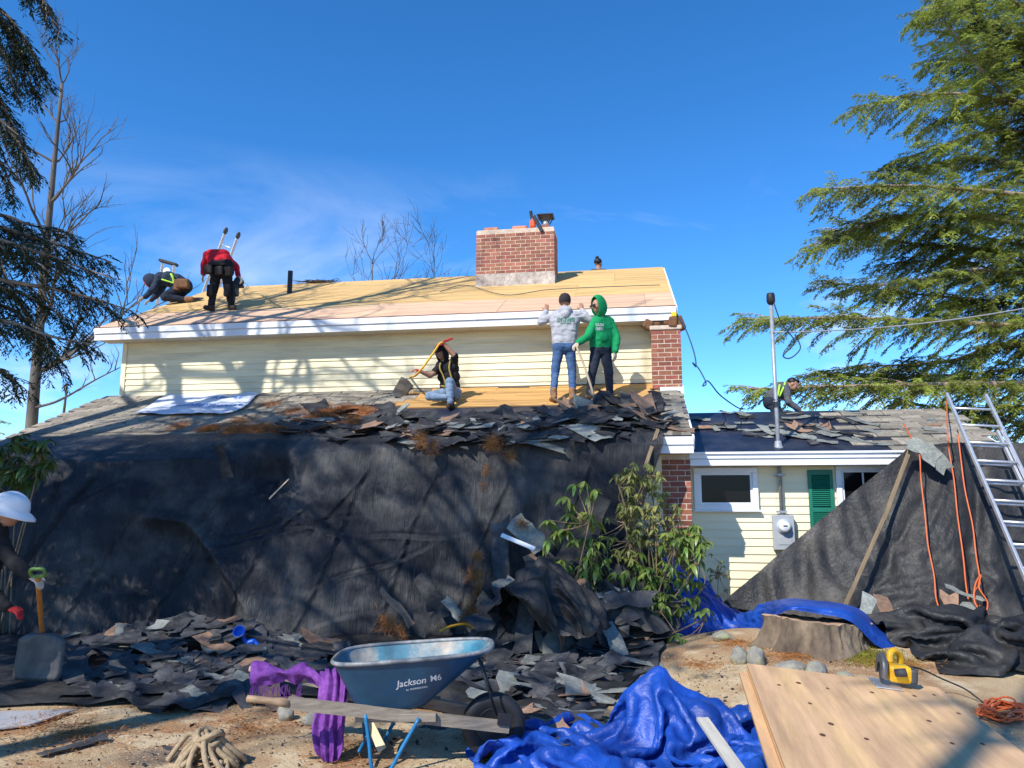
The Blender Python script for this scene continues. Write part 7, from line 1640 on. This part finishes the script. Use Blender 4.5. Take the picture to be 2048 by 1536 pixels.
gv.f += [(i * n_ + k, i * n_ + k + 1, (i + 1) * n_ + k + 1, (i + 1) * n_ + k) for i in range(len(prof) - 1) for k in range(n_ - 1)]; gv.m += [0] * len(gv.f)
obj('blade_guard', gv, M['sawm'], sw, smooth=True)
obj('saw_blade', MB().lathe([(.001, -.0015), (.088, -.0015), (.088, .0015), (.001, .0015)], 40, TG), M['steel'], sw)
obj('motor_housing', MB().cbox((.02, -.01, .085), (.15, .115, .115), bev=.028), M['yelp'], sw); obj('motor_cap', MB().cbox((.105, -.012, .08), (.05, .10, .10), bev=.016), M['sawd'], sw)
obj('rear_handle', MB().tube(catmull([(-.03, .03, .14), (-.02, .05, .20), (.02, .09, .215), (.06, .13, .17), (.06, .135, .09), (.04, .08, .06)], 6), .022, 10), M['yelp'], sw, smooth=True)
obj('front_knob', MB().tube([(-.02, -.09, .10), (.04, -.115, .115)], [.025, .028], 12), M['sawd'], sw, smooth=True); obj('label_plate', MB().cbox((.025, -.01, .1435), (.085, .06, .003), bev=.001), mat('label_yellow', (.45, .33, .05), .5, .2, 40), sw)
tag(sw, 'yellow circular saw standing on the plywood stack', 'saw')
cpts = [spt + V3((.10, .12, .10)), spt + V3((.22, .10, .09)), at(1885, 1358, Y=6.0), at(1930, 1378, Y=5.9), at(1960, 1400, Y=5.8), at(1990, 1420, Y=5.75)]
tag(obj('power_cord', MB().tube(catmull(cpts, 8), .006, 6), M['black'], smooth=True), 'black power cord trailing from the yellow saw', 'cord')
# board lying on the blue tarp
a, b_ = at(1405, 1438, z=.33), at(1490, 1560, z=.30); d = (b_ - a).normalized(); s2 = V3((0, 0, 1)).cross(d).normalized(); u2 = d.cross(s2); T = Matrix((d, s2, u2)).transposed().to_4x4(); T.translation = a
tag(obj('wood_strip', MB().box(0, (b_ - a).length + .3, -.036, .036, -.010, .010), mat('grey_painted_strip', (.50, .47, .40), .7, .15, 5, (.6, 6, 6))), 'pale grey wooden strip lying across the blue tarp', 'board').matrix_world = T
# ================================================================ stump, rocks, moss
M['stump'] = mat('stump_bark', (.13, .095, .065), .95, .45, 7, (1, 1, .5), bump=1.0, bscale=14, bdist=.03, tint=(.25, .19, .12), tint_scale=3, tint_amt=.7); M['stump_top'] = mat('cut_wood', (.42, .27, .17), .85, .25, 12)
c = (at(1545, 1290, z=.27) + at(1735, 1290, z=.27)) / 2; stump = empty('tree_stump', (c.x, c.y, .15 - .02)); tag(stump, 'wide cut tree stump with rough bark beside the plywood stack', 'stump')
n_, V, F = 150, [], []; zs = np.linspace(0, 1, 18)
zt = at(1600, 1226, Y=c.y - .35).z - .245
for z in zs:
    for k in range(n_):
        a = 2 * math.pi * k / n_; lob = 1 + .12 * math.sin(3 * a + .6) + .07 * math.sin(7 * a + 1) ; fl = .41 + .20 * (1 - z) ** 2.4 * (1 + .5 * math.sin(4 * a + 1.2) + .2 * math.sin(9 * a))
        r = fl * lob * (1 + .05 * noise.noise((math.cos(a) * 5, math.sin(a) * 5, z * 2)) + .07 * noise.noise((math.cos(a) * 11, math.sin(a) * 11, z * 1.6)) + .035 * noise.noise((math.cos(a) * 26, math.sin(a) * 26, z * 5)))
        top_cut = zt * (1 - .10 * math.cos(a - .3) + .05 * noise.noise((math.cos(a) * 6, math.sin(a) * 6, 2))); V.append((r * 1.12 * math.cos(a), r * .8 * math.sin(a), z * top_cut))
for j in range(17):
    for k in range(n_): F.append((j * n_ + k, j * n_ + (k + 1) % n_, (j + 1) * n_ + (k + 1) % n_, (j + 1) * n_ + k))
obj('bark', MB().add(V, F), M['stump'], stump, smooth=True); V.append((0, 0, zt * .99)); obj('cut_top', MB().add(V[17 * n_:], [(n_, k, (k + 1) % n_) for k in range(n_)]), M['stump_top'], stump)
M['rock'] = mat('mossy_rock', (.25, .235, .20), .9, .35, 7, bump=.6, bscale=25, tint=(.20, .22, .08), tint_scale=4, tint_amt=.7)
def rock(px, py, w, h, label, seed, zg=.25):
    p = at(px, py, z=zg); sc = w * p.y / FPX; bm = bmesh.new(); bmesh.ops.create_icosphere(bm, subdivisions=4, radius=1)
    for v in bm.verts:
        q = v.co + V3((seed * 3.1, 0, 0)); v.co *= 1 + .22 * noise.noise(q * 1.1) + .08 * noise.noise(q * 3) + .03 * noise.noise(q * 8); v.co = V3((v.co.x * sc * .5, v.co.y * sc * .4, v.co.z * h * p.y / FPX * .6))
    me = bpy.data.meshes.new('rock'); bm.to_mesh(me); bm.free(); me.polygons.foreach_set('use_smooth', [True] * len(me.polygons))
    tag(put('rock', me, M['rock'], loc=(p.x, p.y, float(gz(p.x, p.y)) + h * p.y / FPX * .22), rot=(0, 0, seed)), label, 'rock')
for i, a in enumerate(((1480, 1312, 46, 34, 'mossy grey rock nearest the rhododendron left of the stump'), (1512, 1318, 40, 40, 'rounded grey green rock just left of the stump'), (1582, 1330, 58, 24, 'low pale rock at the foot of the stump'), (1632, 1338, 50, 34, 'rounded tan rock in front of the stump'), (1690, 1345, 40, 18, 'small flat pale rock behind the plywood edge'), (1445, 1275, 40, 18, 'half buried dark rock beside the blue tarp'))): rock(*a, seed=i + 1)
rock(570, 1432, 34, 30, 'small rounded grey rock under the near wheelbarrow handle', 9, .02); rock(640, 1435, 70, 26, 'mossy low rock behind the purple scarf', 10, .02); rock(575, 1402, 20, 14, 'tiny white stone under the wheelbarrow handles', 11, .06)
M['moss'] = leaf_mat('moss', (.16, .17, .02), .5, 8, .1, rough=.9)
rgm = np.random.default_rng(3); A = []
for (x, y, rx, ry, n) in ((1690, 1298, 40, 10, 2600), (1745, 1308, 40, 8, 2200), (1800, 1318, 30, 7, 1200), (1720, 1272, 10, 14, 500)):
    for _ in range(n): p = at(x + rgm.normal(0, rx * .6), y + rgm.normal(0, ry * .6), z=.27); A.append((p.x, p.y, float(gz(p.x, p.y))))
A = np.array(A); D = unit(rgm.normal(0, .6, A.shape) + np.array([0, 0, 1])); Vv, Ff = blades(A, D, np.full(len(A), .025), np.full(len(A), .008), unit(np.cross(D, rgm.normal(0, 1, A.shape)))); me = faces_mesh('moss', Vv, Ff); me.materials.append(M['moss']); tag(stuff(put('moss', me)), 'yellow green moss patches around the stump', 'moss')
# wood chips and sawdust flakes
n = 9000; xs = rgm.uniform(-4.5, 3.2, n); ys = rgm.uniform(3.9, 8.0, n) ** 1.0; A = np.stack([xs, ys, gz(xs, ys) + .003], -1); D = unit(np.stack([rgm.normal(0, 1, n), rgm.normal(0, 1, n), rgm.normal(0, .12, n)], -1))
Vv, Ff = blades(A, D, .022 * rgm.uniform(.4, 1.5, n), .010 * rgm.uniform(.5, 1.4, n), unit(np.cross(D, np.array([0, 0, 1.0]) + rgm.normal(0, .25, (n, 3))))); me = faces_mesh('wood_chips', Vv, Ff); me.materials.append(mat('wood_chip', (.55, .42, .26), .85, .4, 30)); tag(stuff(put('wood_chips', me)), 'pale wood chips and sawdust flakes strewn on the ground', 'wood chips')
n = 5200; xs = rgm.uniform(-4.6, 2.9, n); ys = rgm.uniform(3.9, 7.6, n); A = np.stack([xs, ys, gz(xs, ys) + .004], -1); D = unit(np.stack([rgm.normal(0, 1, n), rgm.normal(0, 1, n), rgm.normal(0, .3, n)], -1)); sz = rgm.pareto(2.2, n).clip(0, 3)
Vv, Ff = blades(A, D, .012 + .014 * sz, .008 + .008 * sz, unit(np.cross(D, np.array([0, 0, 1.0]) + rgm.normal(0, .5, (n, 3))))); me = faces_mesh('shingle_crumbs', Vv, Ff); me.materials.append(M['sh_dark']); tag(stuff(put('shingle_crumbs', me)), 'small black shingle crumbs strewn over the sawdust', 'crumbs')
# ================================================================ ladders
def ladder(label, bot, top, width_dir, width, rung=.30, rail=(.028, .075), tip=None, ext=None, m='alu', grp=None):
    bot, top, wd = V3(bot), V3(top), V3(width_dir).normalized(); d = (top - bot).normalized(); wd = (wd - d * wd.dot(d)).normalized(); nr = wd.cross(d); L = (top - bot).length
    root = empty('ladder', bot); T = Matrix((wd, nr, d)).transposed().to_4x4()
    secs = [(0, L, 0.0, width)] + ([(ext[0], ext[1], -.055, width - .07)] if ext else [])
    for z0, z1, off, w in secs:
        for s_ in (-1, 1): obj('rail', MB().cbox((s_ * w / 2, off, (z0 + z1) / 2), (rail[0], rail[1] if not ext else .05, z1 - z0), M=T, bev=.004), M[m], root)
        z = z0 + .18
        while z < z1 - .05: obj('rung', MB().tube([T @ V3((-w / 2, off, z)), T @ V3((w / 2, off, z))], .016, 8), M[m], root, smooth=True); z += rung
    if tip:
        for s_ in (-1, 1): obj('end_cap', MB().ell((0, 0, 0), (.038, .065, .10), T @ Matrix.Translation((s_ * width / 2, 0, L + .02)), 12, 8), M[tip], root, smooth=True)
    tag(root, label, 'ladder', grp); return root
lt, lb = (at(1897, 792, Y=9.75) + at(1968, 786, Y=9.75)) / 2, (at(2075, 1240, Y=7.7) + at(2200, 1240, Y=7.6)) / 2
lb = lt + (lb - lt) * ((lt.z - .1) / (lt.z - lb.z))
ladder('long aluminium extension ladder leaning on the wing eave at right', lb, lt, (1, -.1, 0), .47, ext=(0.0, 3.2), rung=.305)
lt = at(463, 468, Y=18.4); lb = at(400, 640, Y=18.8)
ladder('aluminium extension ladder tip sticking up behind the red shirted worker', lb, lt, (.8, -.35, -.35), .46, tip='char', rung=.45)
lt = at(337, 527, Y=18.2); lb = at(322, 640, Y=18.7)
l3 = ladder('ladder end with black top cap behind the kneeling worker', lb, lt, (.9, -.3, -.25), .38, rung=.35)
obj('top_cap', MB().cbox((0, 0, 0), (.46, .16, .07), bev=.015, M=Matrix.Translation(lt - lb + V3((0, 0, .02))) @ Matrix.Rotation(R(16), 4, 'Y')), M['black'], l3); obj('emblem', MB().lathe([(.001, 0), (.085, 0), (.085, .01), (.001, .01)], 20, Matrix.Translation(lt - lb + V3((-.02, -.03, -.2))) @ Matrix.Rotation(R(90), 4, 'X')), M['trimw'], l3)
# ================================================================ cords, hoses, ropes
M['ocord'] = mat('orange_cord', (.62, .13, .035), .5, .1, 9); M['bhose'] = mat('blue_black_hose', (.012, .05, .075), .5, .1, 9); M['ghose'] = mat('green_grey_hose', (.20, .26, .16), .55, .1, 9)
def cord(name, label, pts, r, m, cat='cord', n=7): return tag(obj(name, MB().tube(catmull(pts, n), r, 6), M[m], smooth=True), label, cat)
pc = lambda L, d=.03: [at(x, y, Y=Y - d) for x, y, Y in L]
cord('extension_cord', 'leftmost orange cord hanging down the right tarp', [W(hplane(1808, 853, WEN, WEZ, WK)) + V3((0, 0, .04)), W(hplane(1822, 880, WEN, WEZ, WK)) + V3((0, 0, .04))] + pc([(1838, 905, 9.85), (1842, 960, 9.72), (1850, 1030, 9.55), (1856, 1090, 9.4), (1868, 1150, 9.25), (1873, 1200, 9.1), (1890, 1232, 8.95), (1930, 1222, 8.95), (1945, 1200, 8.95)], .09), .009, 'ocord')
cord('extension_cord', 'middle orange cord hanging from the roof beside the ladder', [W(hplane(1893, 800, WEN, WEZ, WK))] + pc([(1895, 860, 10.0), (1898, 900, 9.8), (1908, 960, 9.68), (1915, 1030, 9.5), (1926, 1110, 9.3), (1932, 1170, 9.1), (1940, 1220, 8.9)], .09), .009, 'ocord')
cord('extension_cord', 'orange cord nearest the ladder ending in a hanging loop', pc([(1915, 860, 9.95), (1922, 920, 9.75), (1930, 980, 9.6), (1945, 1050, 9.45), (1952, 1110, 9.3), (1960, 1165, 9.1), (1950, 1185, 8.95), (1968, 1225, 8.85), (1975, 1205, 8.85), (1958, 1175, 8.9), (1962, 1150, 9.0), (1950, 1172, 8.9), (1952, 1210, 8.8), (1990, 1238, 8.7), (2060, 1256, 8.6)], .10), .009, 'ocord')
rgc = np.random.default_rng(12); pts = []
for k in range(70): a = k * .9 + rgc.normal(0, .3); p = at(2005 + 48 * math.cos(a) * rgc.uniform(.5, 1.1), 1425 + 24 * math.sin(a) * rgc.uniform(.4, 1.1), z=.22); pts.append(V3((p.x, p.y, float(gz(p.x, p.y)) + .012 + .05 * rgc.random())))
cord('extension_cord', 'tangled orange cord heap on the ground right of the plywood', pts, .007, 'ocord')
cord('air_hose', 'thin dark blue hose hanging from the right eave with small loops', [W((.33, EN, 4.55)), at(1372, 660, Y=11.5), at(1388, 705, Y=11.3), at(1392, 733, Y=11.2), at(1385, 725, Y=11.2), at(1398, 738, Y=11.2), at(1412, 766, Y=11.1), at(1405, 772, Y=11.1), at(1416, 762, Y=11.1), at(1440, 790, Y=11.2), at(1475, 815, Y=11.9), at(1490, 818, Y=12.2)], .010, 'bhose', 'hose')
hp = lambda x, y: W(hplane(x, y, EN, EZ, UK)) + V3((0, 0, .02))
cord('air_hose', 'thin green hose lying across the left part of the upper roof', [hp(470, 565), hp(495, 570), hp(485, 585), hp(500, 590), hp(520, 590), hp(560, 614), hp(600, 620), hp(680, 615), hp(760, 610)], .008, 'ghose', 'hose')
cord('air_hose', 'dark hose running along the upper roof below the chimney', [hp(880, 585), hp(930, 572), hp(1010, 592), hp(1090, 582), hp(1180, 577), hp(1320, 572)], .007, 'bhose', 'hose')
cord('rope_end', 'yellow rope end lying in the rubble behind the wheelbarrow tray', [at(880, 1262, z=.34), at(905, 1252, z=.36), at(935, 1248, z=.36), at(950, 1256, z=.33)], .014, 'yel_h', 'rope')
# wooden strips on the tarps, brush on the ridge
def strip(label, a, b_, w, t, m, face=(0, -1, .2)):
    a, b_ = V3(a), V3(b_); d = (b_ - a).normalized(); f = V3(face); s2 = f.cross(d).normalized(); T = Matrix((d, s2, d.cross(s2))).transposed().to_4x4(); T.translation = a
    o = obj('wood_strip', MB().cbox(((b_ - a).length / 2, 0, 0), ((b_ - a).length, w, t), bev=.003), M[m]); o.matrix_world = T; tag(o, label, 'board')
M['old_w'] = mat('brown_weathered_strip', (.20, .145, .085), .85, .35, 6, (.6, 8, 8))
strip('long brown wooden strip lying down the right tarp', at(1822, 893, Y=9.82), at(1765, 1045, Y=9.55), .05, .02, 'old_w'); strip('lower brown wooden strip continuing down the right tarp to the stump', at(1768, 1035, Y=9.53), at(1690, 1212, Y=9.22), .045, .02, 'old_w')
strip('grey brown wooden strip leaning at the right end of the lower eave', at(1316, 858, Y=9.75), at(1290, 935, Y=9.5), .045, .02, 'old_w'); strip('pale thin stick lying in the dent of the big tarp', at(578, 958, Y=9.15), at(538, 998, Y=9.0), .016, .012, 'wood_h')
strip('white metal drip edge sticking out of the tarp by the rhododendron', at(1003, 1070, Y=9.25), at(1070, 1098, Y=9.0), .05, .02, 'trimw'); strip('yellow brown stick lying on the wheelbarrow side of the scarf', at(735, 1440, Y=5.35), at(765, 1500, Y=5.2), .06, .012, 'gripn')
rb = np.random.default_rng(2); c = W((hl(642, 557, n=RN).x, RN, RZ - .02)); mb = MB()
for k in range(40): a = rb.uniform(-.25, .25); p = V3((a, rb.normal(0, .05), .0)); mb.tube([p, p + V3((rb.normal(0, .15), rb.normal(0, .05), .05 * rb.random())), p + V3((rb.normal(0, .28), rb.normal(0, .05), .07 * rb.random()))], .007, 4)
tag(obj('brush_bundle', mb, M['bark_d'], loc=c), 'small bundle of twigs lying on the ridge', 'twigs')
